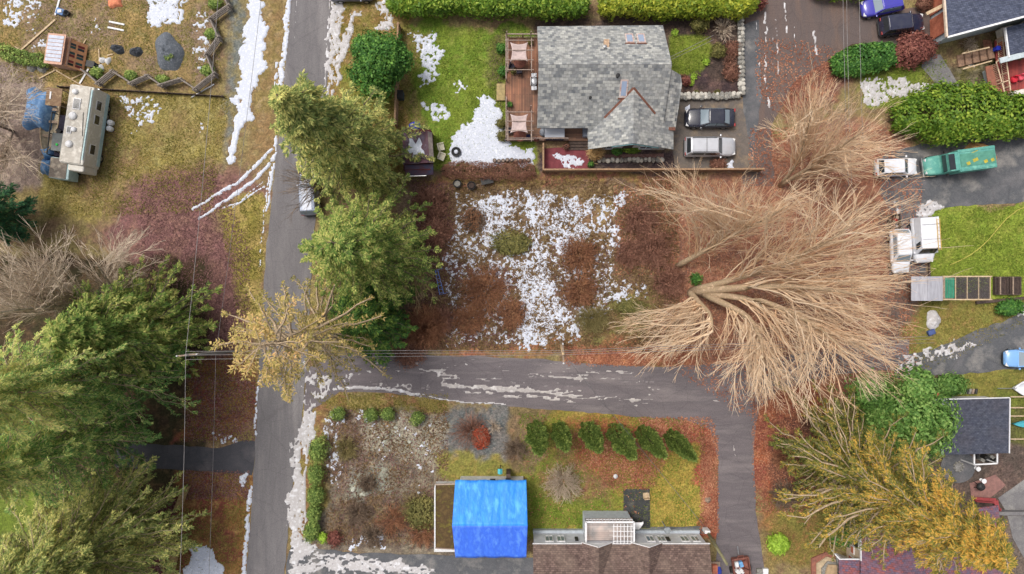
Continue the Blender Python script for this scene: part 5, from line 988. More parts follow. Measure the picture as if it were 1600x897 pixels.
for s in (-1, 1):
    for t in (-1, 1): MB().box(s * .8, t * .5, 0, .06, .06, .7).build('leg', CHROME, T)
T = thing('folded_parasol', 'grey rounded cover bundle at the end of the pale glass table', 'cover', P(848, 208, dz)); MB().lathe([(.34, 0), (.42, .35), (.38, .65), (.2, .8), (.04, .84)], n=12, sx=.8).build('cover', M('grey_cover', C(150, 156, 164), C(124, 128, 138), 3), T, True)
chest(866, 217.5, 1.7, .3, .42, 'low dark bench along the railing behind the pale table', DKFAB, 'bench', cat='bench')
def pot(px, py, r, label, fol=HOLLY, seed=1, z=0.0, mat=None, group=None):
    T = thing('plant_pot', label, 'plant pot', P(px, py, z), 0, group); MB().lathe([(r * .7, 0), (r, r * 1.2), (r * .85, r * 1.2), (r * .8, r)], n=12).build('pot', mat or M(f'pot_{seed}', C(132, 92, 78), C(100, 74, 66), 4), T, True)
    g = np.random.default_rng(seed); lv = blob_leaves(g, 160, (0, 0, r * 1.4), (r * 1.2, r * 1.2, r), (.16, .08)); npmesh('foliage', lv[0], lv[1], fol, T)
pot(828, 68, .26, 'potted plant at the house end of the far pergola', OLIVE, 501, dz); pot(802, 113, .24, 'potted plant beside the railing gap of the deck', OLIVE, 502, dz); pot(796, 164, .22, 'green potted plant beside the tan landing', HOLLY, 503, dz); pot(838, 219, .2, 'pot of pink flowers on the deck railing corner by the table', REDSH, 504, dz)
# ---------------------------------------------------------------- wooden fence lines
def board_fence(name, label, a, b, h, mat, step=2.4, thick=.05, cap=True):
    A, B = P(*a), P(*b); T = thing(name, label, 'fence', (A + B) / 2); o = Vector(T.location); d = B - A; n = max(2, int(d.length / step) + 1); u = d.normalized()
    for i in range(n):
        q = A + d * (i / (n - 1)) - o; MB().box(q.x, q.y, -.1, .12, .12, h + .15).build('post', mat, T)
    k = int(d.length / .3); ang = math.atan2(u.y, u.x); me = None
    for i in range(k):
        q = A + d * ((i + .5) / k) - o; q = q + Vector((-u.y, u.x, 0)) * .02 * (i % 2)
        if me is None: ob = MB().box(0, 0, 0, .28, thick, h).build('board', mat, T, loc=q); me = ob.data; ob.rotation_euler = (0, 0, ang)
        else: ob = link('board', me, None, T, q, ang)
    if cap: MB().bar(A - o + Vector((0, 0, h + .03)), B - o + Vector((0, 0, h + .03)), .16, .05).build('cap_rail', mat, T)
    MB().bar(A - o + Vector((-u.y * .05, u.x * .05, h * .3)), B - o + Vector((-u.y * .05, u.x * .05, h * .3)), .05, .09).build('rail', mat, T)
FEN = M('tan_fence', C(170, 138, 108), C(128, 104, 84), 5)
board_fence('board_fence', 'long tan board fence between the house garden and the vacant lot', (848, 269), (1185, 268), 1.5, FEN)
board_fence('board_fence', 'short board fence running down beside the red patio', (848, 228), (848, 269), 1.2, FEN)
board_fence('board_fence', 'tan board fence behind the holly tree beside the house lawn', (626, 45), (621, 200), 1.6, FEN)
board_fence('board_fence', 'pale board fence below the left driveway by the red leaves', (297, 760), (285, 790), 1.7, M('yellow_fence', C(186, 162, 112), C(150, 128, 90), 5))
board_fence('board_fence', 'pale board fence beside the white snow at the bottom verge', (282, 845), (271, 910), 1.7, M('yellow_fence_b', C(190, 164, 112), C(154, 130, 90), 5))
board_fence('board_fence', 'dark low fence along the edge of the motorhome lawn below the zigzag rails', (95, 137), (350, 152), .5, WOODDARK, cap=False)
# stone walls of the front garden
def stone_wall(name, label, a, b, seed, w=.55, h=.45):
    A, B = P(*a), P(*b); T = thing(name, label, 'wall', (A + B) / 2); o = Vector(T.location); d = B - A; u = d.normalized(); nrm = Vector((-u.y, u.x, 0)); rnd = random.Random(seed); s = 0
    MB().bar(A - o + Vector((0, 0, h * .4)), B - o + Vector((0, 0, h * .4)), w * .8, h * .8).build('core', STONE, T); meshes = []
    for k in range(5):
        g = MB(); g.lathe([(.12, -.12), (.2, -.05), (.22, .05), (.13, .14)], n=7, sx=rnd.uniform(.9, 1.3), sy=rnd.uniform(.8, 1.1)); me = bpy.data.meshes.new('stone'); me.from_pydata(g.v, [], g.f); me.materials.append(STONE if k < 3 else M(f'pale_stone_{seed}_{k}', C(204, 200, 190), C(168, 164, 156), 4)); meshes.append(me)
    while s < d.length:
        for side in (-1, 1):
            q = A - o + u * s + nrm * side * w * .27 + Vector((0, 0, h * rnd.uniform(.8, 1.0))); ob = link('stone', rnd.choice(meshes), None, T, q, rnd.uniform(0, 6.28)); ob.rotation_euler.x = rnd.uniform(-.4, .4); ob.scale = (rnd.uniform(.8, 1.25),) * 3
        s += rnd.uniform(.34, .46)
stone_wall('stone_wall', 'grey dry stone wall along the lane beside the front garden', (1155, 22), (1157, 150), 1); stone_wall('stone_wall', 'low stone wall between the front garden bed and the gravel parking', (1063, 152), (1155, 151), 2)
stone_wall('stone_edging', 'pale stone edging between the brick walk and the front bed', (936, 251), (1038, 250), 3, .25, .18)
# ---------------------------------------------------------------- house with brown roof and white rear wall
ROOF2 = shingles('brown_shingles', C(124, 104, 96), C(92, 76, 72), C(70, 60, 58), .3, .17, stain=C(134, 118, 106))
SIDING = planks('white_siding', C(222, 224, 228), C(206, 208, 212), .18, 'x', C(170, 172, 176))
T = thing('brown_roof_house', 'house with brown shingle roof, two small gables and white rear wall facing the lawn', 'house', (10, -27, 0)); L = Loc(T)
ey = -23.75; ez = 3.6; k2 = .34
rf = L.slab('roof', [(1.95, ey, ez), (18.25, ey, ez), (18.25, -30, ez + 6.25 * k2), (1.95, -30, ez + 6.25 * k2)], .2, ROOF2, world=True)
L.slab('rear_roof_slope', [(1.95, -30.01, ez + 6.25 * k2), (18.25, -30.01, ez + 6.25 * k2), (18.25, -36.3, ez), (1.95, -36.3, ez)], .2, ROOF2, rf, True)
L.prism('wall', [(2.1, -23.86), (18.1, -23.86), (18.1, -36), (2.1, -36)], -.1, 3.4, M('white_siding_plain', C(214, 216, 222), C(196, 198, 206), 2), world=True)
b_ = MB(); b_.add([L.w(x, y, z) for x in (2.15, 18.05) for y, z in ((-23.9, 3.38), (-35.95, 3.38), (-30, 5.35))], [(2, 1, 0), (3, 4, 5), (0, 1, 4, 3), (1, 2, 5, 4), (2, 0, 3, 5)]); b_.build('gable_wall', WHITE, T)
WTRIM = M('white_trim', C(232, 232, 234), C(214, 214, 216), 4)
L.bar('fascia', (1.9, ey + .03, ez - .08), (18.3, ey + .03, ez - .08), .06, .2, WTRIM, rf, True)
for cx_, hw in ((7.85, 1.4), (12.45, 1.45)):
    ap = ez + 1.2
    L.slab('gable_slope', [(cx_ - hw, ey + .12, ez + .02), (cx_, ey + .12, ap), (cx_, ey - (ap - ez) / k2 - .3, ap), (cx_ - hw, ey - .1, ez + .04)], .14, ROOF2, rf, True)
    L.slab('gable_slope', [(cx_ + hw, ey + .12, ez + .02), (cx_ + hw, ey - .1, ez + .04), (cx_ + .002, ey - (ap - ez) / k2 - .3, ap), (cx_ + .002, ey + .12, ap)], .14, ROOF2, rf, True)
    b_ = MB().add([L.w(cx_ - hw + .1, ey + .05, ez - .15), L.w(cx_ + hw - .1, ey + .05, ez - .15), L.w(cx_, ey + .05, ap - .1)], [(0, 1, 2)]); b_.build('gable_face', WTRIM, T)
    for s in (-1, 1): L.bar('barge_board', (cx_ + s * hw, ey + .16, ez - .02), (cx_, ey + .16, ap - .05), .05, .16, WTRIM, rf, True)
for xw in (3.2, 4.3, 12.75, 13.8, 16.0, 17.0): wall_window(L, xw, xw + .62, -23.85, 1.5, 2.75, 1)
for xw in (6.1, 14.75): q = L.w(xw, -23.8, 0); MB().box(q.x, q.y, 1.7, .3, .1, .9).build('shutter', BLACKPL, T)
L.prism('plinth', [(2.05, -23.6), (18.2, -23.6), (18.2, -23.9), (2.05, -23.9)], -.1, .5, M('blue_grey_plinth', C(180, 188, 196), C(156, 164, 172), 3), world=True)
q = L.w(14.65, -22.9, 0); MB().lathe([(.04, 0), (.04, 2.3), (.34, 2.4), (.3, 2.48)], q, 12).build('satellite_dish', M('dish_grey', C(150, 156, 160), C(120, 126, 130), 4), T)
T = thing('white_balcony', 'weathered white balcony deck with railings attached behind the brown-roofed house', 'balcony', (9.1, -22.8, 0)); L = Loc(T)
L.prism('balcony_floor', [(6.85, -21.75), (11.3, -21.75), (11.3, -23.78), (6.85, -23.78)], 2.45, 2.6, planks('grey_white_boards', C(196, 188, 184), C(164, 154, 150), .2, 'x', C(120, 112, 108)), world=True)
L.prism('skirt_wall', [(6.9, -21.85), (11.25, -21.85), (11.25, -23.75), (6.9, -23.75)], -.05, 2.44, M('pale_blue_skirt', C(200, 208, 216), C(178, 186, 196), 3), world=True)
for (a, b) in (((6.85, -21.75), (11.3, -21.75)), ((11.3, -21.75), (11.3, -23.7)), ((6.85, -21.75), (6.85, -23.7))):
    r_ = L.bar('top_rail', (*a, 3.5), (*b, 3.5), .14, .06, WTRIM, world=True); A = Vector(a); B = Vector(b); n = int((B - A).length / .3); L.bar('bottom_rail', (*a, 2.75), (*b, 2.75), .05, .05, WTRIM, r_, True)
    for i in range(n + 1): c = A + (B - A) * i / n; q = L.w(c.x, c.y); MB().box(q.x, q.y, 2.6, .05, .05, .9).build('baluster', WTRIM, r_)
for i in range(6): L.bar('screen_slat', (9.4 + i * .32, -21.9, 3.62), (9.4 + i * .32, -23.7, 3.62), .06, .05, WTRIM, world=True)
for i in range(4): L.bar('screen_batten', (9.3, -22.1 - i * .45, 3.67), (11.2, -22.1 - i * .45, 3.67), .05, .04, WTRIM, world=True)
for i in range(5): q = L.w(11.85 + i * .0, -22.35 - i * .25, 0); MB().box(q.x, q.y, 2.2 - i * .42, .95, .26, .06).build('stair_tread', WTRIM, T)
for s in (11.36, 12.35): L.bar('stair_stringer', (s, -22.2, 2.35), (s, -23.6, .1), .06, .2, WTRIM, world=True)
# ---------------------------------------------------------------- building under the blue tarpaulin
T = thing('tarped_garage', 'white garage whose gable roof is covered by a bright blue tarpaulin', 'garage', (-2, -21.8, 0)); L = Loc(T)
L.prism('wall', [(-5.0, -18.47), (1.1, -18.47), (1.1, -25.2), (-5.0, -25.2)], -.1, 2.45, WHITE, world=True)
b_ = MB(); b_.add([L.w(x, y, z) for x in (-4.95, 1.05) for y, z in ((-18.5, 2.43), (-25.15, 2.43), (-21.7, 4.3))], [(2, 1, 0), (3, 4, 5), (0, 1, 4, 3), (1, 2, 5, 4), (2, 0, 3, 5)]); b_.build('gable_wall', WHITE, T)
def tarp_mat(name, c1, c2, c3):
    m = M(name, c1, c2, .9, .5, .7, .4, c3=c3, bscale=3.2, stretch=(1.6, .5, 1)); return m
TARP = tarp_mat('blue_tarpaulin', C(62, 156, 242), C(46, 134, 232), C(86, 174, 246)); TARP2 = tarp_mat('shaded_blue_tarpaulin', C(78, 132, 242), C(62, 112, 234), C(96, 150, 246))  # one tarpaulin in two tones: the second paints shade onto the south slope
def tarp_slope(y0, z0, y1, z1, mat, name, xa=(-5.32, -5.45), xb=(1.35, 1.42)):
    nx_, ny_ = 80, 14; V = []; rnd = np.random.default_rng(4)
    for j in range(ny_ + 1):
        v = j / ny_
        for i in range(nx_ + 1):
            u = i / nx_; x = (xa[0] + (xa[1] - xa[0]) * v) * (1 - u) + (xb[0] + (xb[1] - xb[0]) * v) * u; e = min(1, 4 * v + .3)
            fold = .05 * abs(math.sin((u * 4.55 + .1) * math.pi)) ** .5 + .012 * math.sin(u * 70 + v * 5) + .01 * math.sin(v * 22 + u * 9)
            V.append(tuple(L.w(x, y0 + (y1 - y0) * v + .03 * math.sin(u * 20) * (1 - v), z0 + (z1 - z0) * v + fold)))
    F = [(j * (nx_ + 1) + i, j * (nx_ + 1) + i + 1, (j + 1) * (nx_ + 1) + i + 1, (j + 1) * (nx_ + 1) + i) for j in range(ny_) for i in range(nx_)]
    if y0 > y1: F = [f[::-1] for f in F]
    mb = MB(); mb.add(V, F); o = mb.build(name, mat, T, True); s = o.modifiers.new('thick', 'SOLIDIFY'); s.thickness = .03; s.offset = -1
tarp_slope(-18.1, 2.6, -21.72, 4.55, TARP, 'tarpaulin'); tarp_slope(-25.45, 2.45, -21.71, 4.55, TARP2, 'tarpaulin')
for px, py in ((770, 751), (794, 750)): q = L.p(px, py, 2.3); MB().box(q.x, q.y, 2.0, .5, .2, .3).build('vent', BLACKPL, T)
q = L.w(-.35, -18.0, 0); MB().box(q.x, q.y, 0, .4, .5, 1.9).build('chimney_pipe', WOODDARK, T)
T = thing('mossy_lean_to', 'low lean-to with a mossy brown flat roof beside the blue tarpaulin garage', 'shed', P(696, 806)); L = Loc(T)
L.prism('wall', [(682, 752), (714, 752), (714, 850), (682, 850)], -.1, 2.0, WHITE)
L.slab('roof', [(680, 757, 2.15), (712, 757, 2.25), (712, 857, 2.25), (680, 855, 2.15)], .12, M('mossy_roof', C(104, 86, 54), C(78, 62, 44), 1.1, .95, .4, c3=C(112, 104, 50)))
L.bar('edge_trim', (680, 757, 2.2), (680, 855, 2.2), .06, .12, WTRIM); L.bar('edge_trim', (680, 757, 2.2), (712, 756, 2.27), .12, .14, M('tan_trim', C(176, 160, 146), C(150, 134, 122), 3)); L.bar('edge_trim', (680, 856, 2.2), (714, 858, 2.27), .1, .14, M('brown_trim', C(150, 130, 112), C(120, 104, 92), 3))
# ---------------------------------------------------------------- slate-roofed house with red deck
ROOF3 = shingles('slate_shingles', C(92, 98, 116), C(72, 78, 96), C(58, 62, 76), .3, .15, R(15)); LIGHTW = M('pale_blue_wall', C(196, 206, 210), C(170, 182, 188), 3); ORANGEW = M('terracotta_wall', C(206, 128, 100), C(178, 104, 82), 3)
T = thing('slate_roof_house', 'house with dark slate roof, terracotta side wall and pale rear wall beside parked cars', 'house', P(1530, 0)); L = Loc(T)
L.prism('wall', [(1456, 72), (1452, -60), (1700, -120), (1700, 8), (1580, 41)], -.1, 2.7, LIGHTW)
rf = L.slab('roof', [(1480, 57, 3.3), (1472, -60, 3.5), (1700, -120, 6.4), (1705, -3, 6.2)], .22, ROOF3)
L.bar('gutter', (1480, 58.5, 3.25), (1705, -2, 6.1), .16, .2, WTRIM, rf); L.bar('barge_board', (1479, 58, 3.25), (1471, -60, 3.45), .16, .25, M('cream_barge', C(222, 206, 188), C(196, 178, 160), 3), rf)
for ya, yb in ((64, 32), (26, -8), (-14, -50)):
    A, B = P(1455.2 - (72 - ya) * .03, ya), P(1455.2 - (72 - yb) * .03, yb); A, B = A - L.o, B - L.o
    pn = MB().bar(A + Vector((-.09, 0, 1.35)), B + Vector((-.09, 0, 1.35)), .1, 2.5).build('terracotta_panel', ORANGEW, T)
L.bar('porch_beam', (1447, 22, 2.6), (1478, 6, 2.9), .3, .2, WOODPALE)
T = thing('slate_annex', 'slate-roofed annex with a white gutter beside the red deck', 'house', P(1600, 62)); L = Loc(T)
L.prism('wall', [(1572, 48), (1700, 20), (1700, 80), (1576, 92)], -.1, 2.7, M('cream_wall', C(214, 204, 190), C(190, 180, 166), 3))
rf = L.slab('roof', [(1570, 44, 3.0), (1700, 8, 3.2), (1700, 62, 2.8), (1576, 86, 2.75)], .16, ROOF3); L.bar('gutter', (1562, 95, 2.65), (1700, 60, 2.7), .5, .12, LIGHTW, rf); L.bar('barge_board', (1570, 44, 2.95), (1576, 90, 2.75), .14, .2, WTRIM, rf)
REDDECK = planks('red_deck_boards', C(158, 72, 66), C(130, 58, 56), .15, 'y', C(92, 40, 40))
T = thing('red_deck', 'red painted wooden deck with pale railing beside the slate-roofed house', 'deck', P(1570, 130)); L = Loc(T); rz2 = .9
L.prism('deck_floor', [(1545, 68), (1600, 68), (1680, 90), (1680, 170), (1555, 172), (1548, 110)], rz2 - .15, rz2, REDDECK)
L.prism('deck_skirt', [(1535, 112), (1546, 110), (1556, 168), (1548, 172)], -.05, rz2 - .2, LIGHTW)
L.slab('side_bay', [(1540, 104, 1.2), (1556, 100, 1.2), (1564, 150, 1.2), (1548, 155, 1.2)], .1, M('terracotta_floor', C(158, 104, 84), C(124, 84, 72), 3))
for a, b in (((1536, 106), (1551, 160)), ((1551, 100), (1560, 165)), ((1536, 106), (1555, 98)), ((1544, 138), (1556, 134)), ((1546, 68), (1549, 98))): rail(L, a, b, rz2, .9, M('cream_rail', C(218, 196, 168), C(186, 162, 136), 4) if 'cream_rail' not in bpy.data.materials else bpy.data.materials['cream_rail'])
for i in range(5): L.prism('stair_tread', [(1494 + i * 10, 87 - i * 1.6), (1503 + i * 10, 85.5 - i * 1.6), (1505.5 + i * 10, 103.5 - i * 2.2), (1496.5 + i * 10, 105.5 - i * 2.2)], -.05, .16 * (i + 1), M(f'tread_{i}', C(156, 126, 104), C(118, 96, 84), 5))
for a, b in (((1503, 84), (1546, 74)), ((1504, 108), (1550, 95))): L.bar('hand_rail', (*a, 1.0), (*b, 1.7), .12, .08, WOODPALE); q = L.p(*a); MB().box(q.x, q.y, -.05, .1, .1, 1.0).build('post', WOODPALE, T)
for i in range(6): L.bar('lattice_slat', (1536 + i * 2.2, 62, 1.2), (1539 + i * 2.2, 76, 1.2), .04, .04, WOODRED)
chest(1566, 70, .8, .45, .5, 'orange wooden box beside the slate annex on the red deck', M('orange_box', C(206, 104, 48), C(172, 82, 40), 3), 'planter_box', .9, rz=.25, cat='box'); chest(1554, 78, .35, .35, .5, 'small bright blue bin on the red deck', M('blue_bin', C(40, 60, 190), C(32, 46, 150), 3), 'bin', .9, cat='bin')
chest(1566, 57, 1.1, 1.3, .75, 'pale square table by the annex wall on the red deck', M('pale_table', C(214, 208, 198), C(188, 180, 170), 3), 'side_table', .9, cat='table', rz=.25); chest(1590, 150, 1.9, .9, .5, 'long cream lounge with a white cushion on the red deck', M('cream_lounge', C(216, 206, 196), C(190, 180, 170), 3), 'lounge', .9, lidm=M('cream_cushion', C(226, 220, 214), C(200, 194, 186), 3), cat='lounge', rz=.2)
def round_seat(px, py, r, label, mat, z, name='stool', cat='stool'):
    T = thing(name, label, cat, P(px, py, z)); MB().lathe([(r * .7, 0), (r, .12), (r, .4), (r * .9, .46), (r * .2, .48)], n=12).build('seat', mat, T, True); MB().box(0, r * .8, .1, r * 1.5, .12, .75).build('backrest', mat, T, bevel=.04)
round_seat(1581, 126, .3, 'red plastic chair beside the pink chair on the red deck', M('red_plastic', C(206, 50, 66), C(176, 40, 54), 3), .9, 'plastic_chair', 'chair'); round_seat(1591, 123, .28, 'pink plastic chair on the red deck', M('pink_plastic', C(226, 96, 112), C(196, 80, 94), 3), .9, 'plastic_chair', 'chair')
pot(1587, 90, .32, 'bushy green pot plant beside the annex gutter', PALEGR, 511, .9); pot(1577, 92, .18, 'pot of yellow flowers beside the annex gutter', LIME, 512, .9); pot(1566, 165, .26, 'pot with russet plant at the corner of the red deck', RUST, 513, .9); pot(1580, 164, .22, 'teal pot at the corner of the red deck', HOLLY, 514, .9, M('teal_pot', C(70, 128, 124), C(52, 100, 98), 3)); pot(1597, 163, .28, 'dark purple pot plant by the cream lounge', REDSH, 515, .9)
T = thing('white_sack', 'white wrapped bundle on the ground beside the red deck', 'bundle', P(1538, 158)); MB().lathe([(.5, 0), (.55, .2), (.4, .42), (.1, .5)], n=11, sx=1, sy=.7).build('bundle', WHITE, T, True)
# ---------------------------------------------------------------- flat-pitched garage by the kayak
ROOF4 = shingles('charcoal_shingles', C(88, 92, 104), C(70, 74, 88), C(60, 62, 74), .3, .15, stain=C(82, 78, 84))
T = thing('dark_roof_garage', 'garage with plain charcoal shingle roof, pale ridge and white edge trim', 'garage', P(1505, 668)); L = Loc(T)
L.prism('wall', [(1428, 620), (1538, 619), (1538, 690), (1428, 692)], -.1, 2.3, STUCCO)
rf = L.slab('roof', [(1474, 624.5, 3.5), (1577, 622, 2.6), (1576, 708, 2.6), (1472, 711, 3.5)], .16, ROOF4); L.slab('roof_slope', [(1425, 626, 2.6), (1473.8, 624.5, 3.495), (1471.8, 711, 3.495), (1425, 712, 2.6)], .16, ROOF4, rf)
L.bar('ridge_cap', (1474, 624, 3.53), (1472, 711, 3.53), .22, .05, M('pale_ridge', C(160, 166, 168), C(120, 128, 132), 5), rf); L.bar('edge_trim', (1425, 625.5, 2.65), (1474, 623.8, 3.5), .08, .18, WTRIM, rf); L.bar('edge_trim', (1474, 623.8, 3.5), (1577, 621.3, 2.6), .08, .18, WTRIM, rf); L.bar('edge_trim', (1577.5, 622, 2.6), (1576.5, 708, 2.6), .08, .18, WTRIM, rf)
for y in (646, 670, 693): q = L.p(1467.5, y, 3.4); MB().box(q.x, q.y, 3.3, .25, .25, .14).build('roof_vent', CHROME, rf)
# ---------------------------------------------------------------- red-roofed house
ROOF5 = shingles('red_blue_shingles', C(150, 86, 82), C(104, 96, 118), C(84, 66, 74), .26, .2, stain=C(122, 106, 122)); CREAM = M('cream_stucco', C(222, 204, 182), C(200, 180, 158), 3)
T = thing('red_roof_house', 'house with faded red tile roof and cream end wall under the golden cedar', 'house', P(1400, 880)); L = Loc(T)
L.prism('wall', [(1322, 820), (1512, 806), (1520, 960), (1324, 960)], -.1, 2.6, CREAM)
rf = L.slab('roof', [(1345, 818, 3.2), (1405, 810, 5.2), (1412, 1000, 5.2), (1345, 1000, 3.2)], .18, ROOF5); L.slab('roof_slope', [(1405.2, 810, 5.195), (1560, 790, 3.0), (1580, 1000, 3.0), (1412.2, 1000, 5.195)], .18, ROOF5, rf)
L.bar('barge_board', (1345, 876, 3.15), (1344, 818, 3.15), .1, .2, WTRIM, rf)
fr = None
for y, h0, h1 in ((838, 1.5, 2.5), (851, 1.0, 1.6), (868, .6, 1.5)):
    A = L.p(1322.3, y); w = MB().box(A.x - .03, A.y, h0, .1, .75, h1 - h0).build('window', WTRIM, T); MB().box(A.x - .07, A.y, h0 + .08, .06, .6, h1 - h0 - .16).build('pane', DARKGLASS if y == 838 else ORANGEW, w)
T = thing('entry_porch', 'small porch with red tiled roof and white wall beside the round bush', 'porch', P(1325, 885)); L = Loc(T)
L.prism('wall', [(1306, 864), (1330, 872), (1330, 960), (1312, 960)], -.1, 2.3, WHITE); L.slab('roof', [(1311, 874, 2.5), (1344, 874, 2.9), (1344, 960, 2.9), (1311, 960, 2.5)], .14, ROOF5); L.bar('edge_trim', (1297, 858, 2.4), (1312, 874, 2.5), .1, .2, WTRIM); L.bar('edge_trim', (1312, 873.5, 2.5), (1343, 873.5, 2.85), .1, .16, WTRIM)
T = thing('garden_steps', 'stepped stone and brick platform beside the entry porch', 'steps', P(1290, 890)); L = Loc(T)
for i, (k, mt) in enumerate(((0, M('brick_edging', C(158, 104, 88), C(124, 84, 74), 4)), (7, M('pale_step', C(196, 176, 146), C(160, 142, 118), 3)), (14, STONE), (19, M('tan_step', C(190, 164, 130), C(156, 134, 108), 3)))):
    L.prism('step', [(1267 + k, 872 + k), (1290, 862 + k * .9), (1304, 868 + k * .6), (1304, 960), (1267 + k, 960)], -.05, .15 + .14 * i, mt)
# ---------------------------------------------------------------- sheds, coop and beds on the right
T = thing('grey_shed', 'small shed with a plain grey metal roof beside the wire coop', 'shed', P(1452, 451)); L = Loc(T)
L.prism('wall', [(1428, 434), (1470, 434), (1470, 466), (1428, 466)], -.05, 1.9, WOOD)
GREYRF = M('grey_metal_roof', C(176, 176, 184), C(150, 150, 158), 2, .6, stretch=(4, .4, 1)); L.slab('roof', [(1449, 432, 2.35), (1473, 432, 2.1), (1473, 470, 2.1), (1449, 470, 2.35)], .07, GREYRF); L.slab('roof_slope', [(1424, 432, 2.0), (1448.7, 432, 2.34), (1448.7, 470, 2.34), (1424, 470, 2.0)], .07, GREYRF)
T = thing('wire_coop', 'timber-framed wire run with green roof panel beside the grey shed', 'coop', P(1511, 450)); L = Loc(T); zt = 1.8
for x in (1475, 1493, 1511, 1529, 1547):
    for y in (432, 468): q = L.p(x, y, zt); MB().box(q.x, q.y, -.05, .09, .09, zt).build('post', WOODPALE, T)
    L.bar('crossbar', (x, 432, zt), (x, 468, zt), .08, .08, WOODPALE)
for y in (432, 468): L.bar('top_beam', (1473, y, zt + .05), (1550, y, zt + .05), .12, .1, WOODPALE)
for i in range(4): L.slab('roof_panel', [(1477 + i * 3.7, 434, zt + .12), (1480.3 + i * 3.7, 434, zt + .12), (1480.3 + i * 3.7, 466, zt + .12), (1477 + i * 3.7, 466, zt + .12)], .04, M(f'green_panel_{i}', C(62, 138, 112), C(46, 112, 90), 3))
mb = MB()
for i in range(32): a = L.p(1494 + i * 1.7, 432.5, zt + .07); b = L.p(1494 + i * 1.7, 467.5, zt + .07); mb.bar(a, b, .008, .008)
for i in range(20): a = L.p(1494, 433 + i * 1.8, zt + .08); b = L.p(1547, 433 + i * 1.8, zt + .08); mb.bar(a, b, .008, .008)
tag(mb.build('wire_mesh', CHROME, T), kind='stuff')
L.prism('coop_floor', [(1476, 433), (1546, 433), (1546, 467), (1476, 467)], -.02, .03, SOIL)
for i, (x, w) in enumerate(((1563, 9), (1583, 10))):
    T = thing('raised_bed', ['dark raised wooden bed right beside the wire run', 'dark raised wooden bed beyond the first bed near the lawn corner'][i], 'planter', P(x, 446)); L = Loc(T)
    for a, b in (((x - w, 433), (x + w, 433)), ((x + w, 433), (x + w, 460)), ((x + w, 460), (x - w, 460)), ((x - w, 460), (x - w, 433))): L.bar('side_board', (*a, .2), (*b, .2), .1, .4, WOODDARK)
    L.prism('soil', [(x - w + 1, 434), (x + w - 1, 434), (x + w - 1, 459), (x - w + 1, 459)], 0, .32, SOIL)
    L.bar('trellis', (x, 433, .45), (x, 460, .45), .12, .06, WOOD)
T = thing('timber_edging', 'long dark timber beam lying along the edge of the raised beds', 'beam', P(1560, 468)); L = Loc(T); L.bar('beam', (1525, 473, .12), (1640, 462, .12), .28, .24, WOODDARK)
# dark red shed behind the holly tree
MAR = M('maroon_roof', C(96, 58, 70), C(72, 48, 60), 1.2, .55, .2, c3=C(104, 92, 108)); T = thing('garden_shed', 'dark maroon garden shed with a patch of snow on its roof beside the lawn', 'shed', P(656, 236)); L = Loc(T)
L.prism('wall', [(636, 210), (677, 210), (677, 272), (636, 272)], -.05, 2.2, M('maroon_wall', C(88, 44, 46), C(66, 36, 40), 3))
rf = L.slab('roof', [(628, 208, 2.6), (668, 205, 2.9), (671, 254, 2.9), (630, 257, 2.6)], .1, MAR); L.slab('roof_slope', [(668.2, 205, 2.895), (675, 207, 2.6), (678, 254, 2.6), (671.2, 254, 2.895)], .1, M('pale_roof_edge', C(150, 140, 132), C(116, 106, 104), 3), rf)
L.slab('porch_roof', [(632, 258, 2.35), (677, 256, 2.35), (677, 273, 2.0), (634, 275, 2.0)], .08, M('navy_roof', C(58, 62, 84), C(78, 52, 62), 1.5, .4), rf); L.bar('edge_trim', (634, 275.5, 2.0), (666, 274.5, 2.0), .06, .1, CHROME, rf)
g = np.random.default_rng(3); n = 26; V = []; 
V = [tuple(L.p(649, 232, 2.86))]; 
for i in range(n): a = i / n * 6.283; r_ = 1 + .3 * math.sin(a * 5) + g.uniform(-.25, .25); px_, py_ = 649 + 12 * r_ * math.cos(a), 232 + 14 * r_ * math.sin(a); z_ = 2.6 + .3 * (px_ - 628) / 40 + .015; V.append(tuple(L.p(px_, py_, z_)))
m_ = MB(); m_.add(V, [(0, 1 + i, 1 + (i + 1) % n) for i in range(n)]); m_.build('roof_snow', SNOW, rf, True)
T = thing('blue_barrel', 'blue plastic barrel behind the maroon garden shed', 'barrel', P(650, 200)); MB().lathe([(.5, 0), (.6, .3), (.6, .8), (.48, 1.0), (.1, 1.05)], n=16, sy=.7).build('barrel', M('blue_plastic', C(52, 62, 210), C(40, 46, 170), 3, .4), T, True)
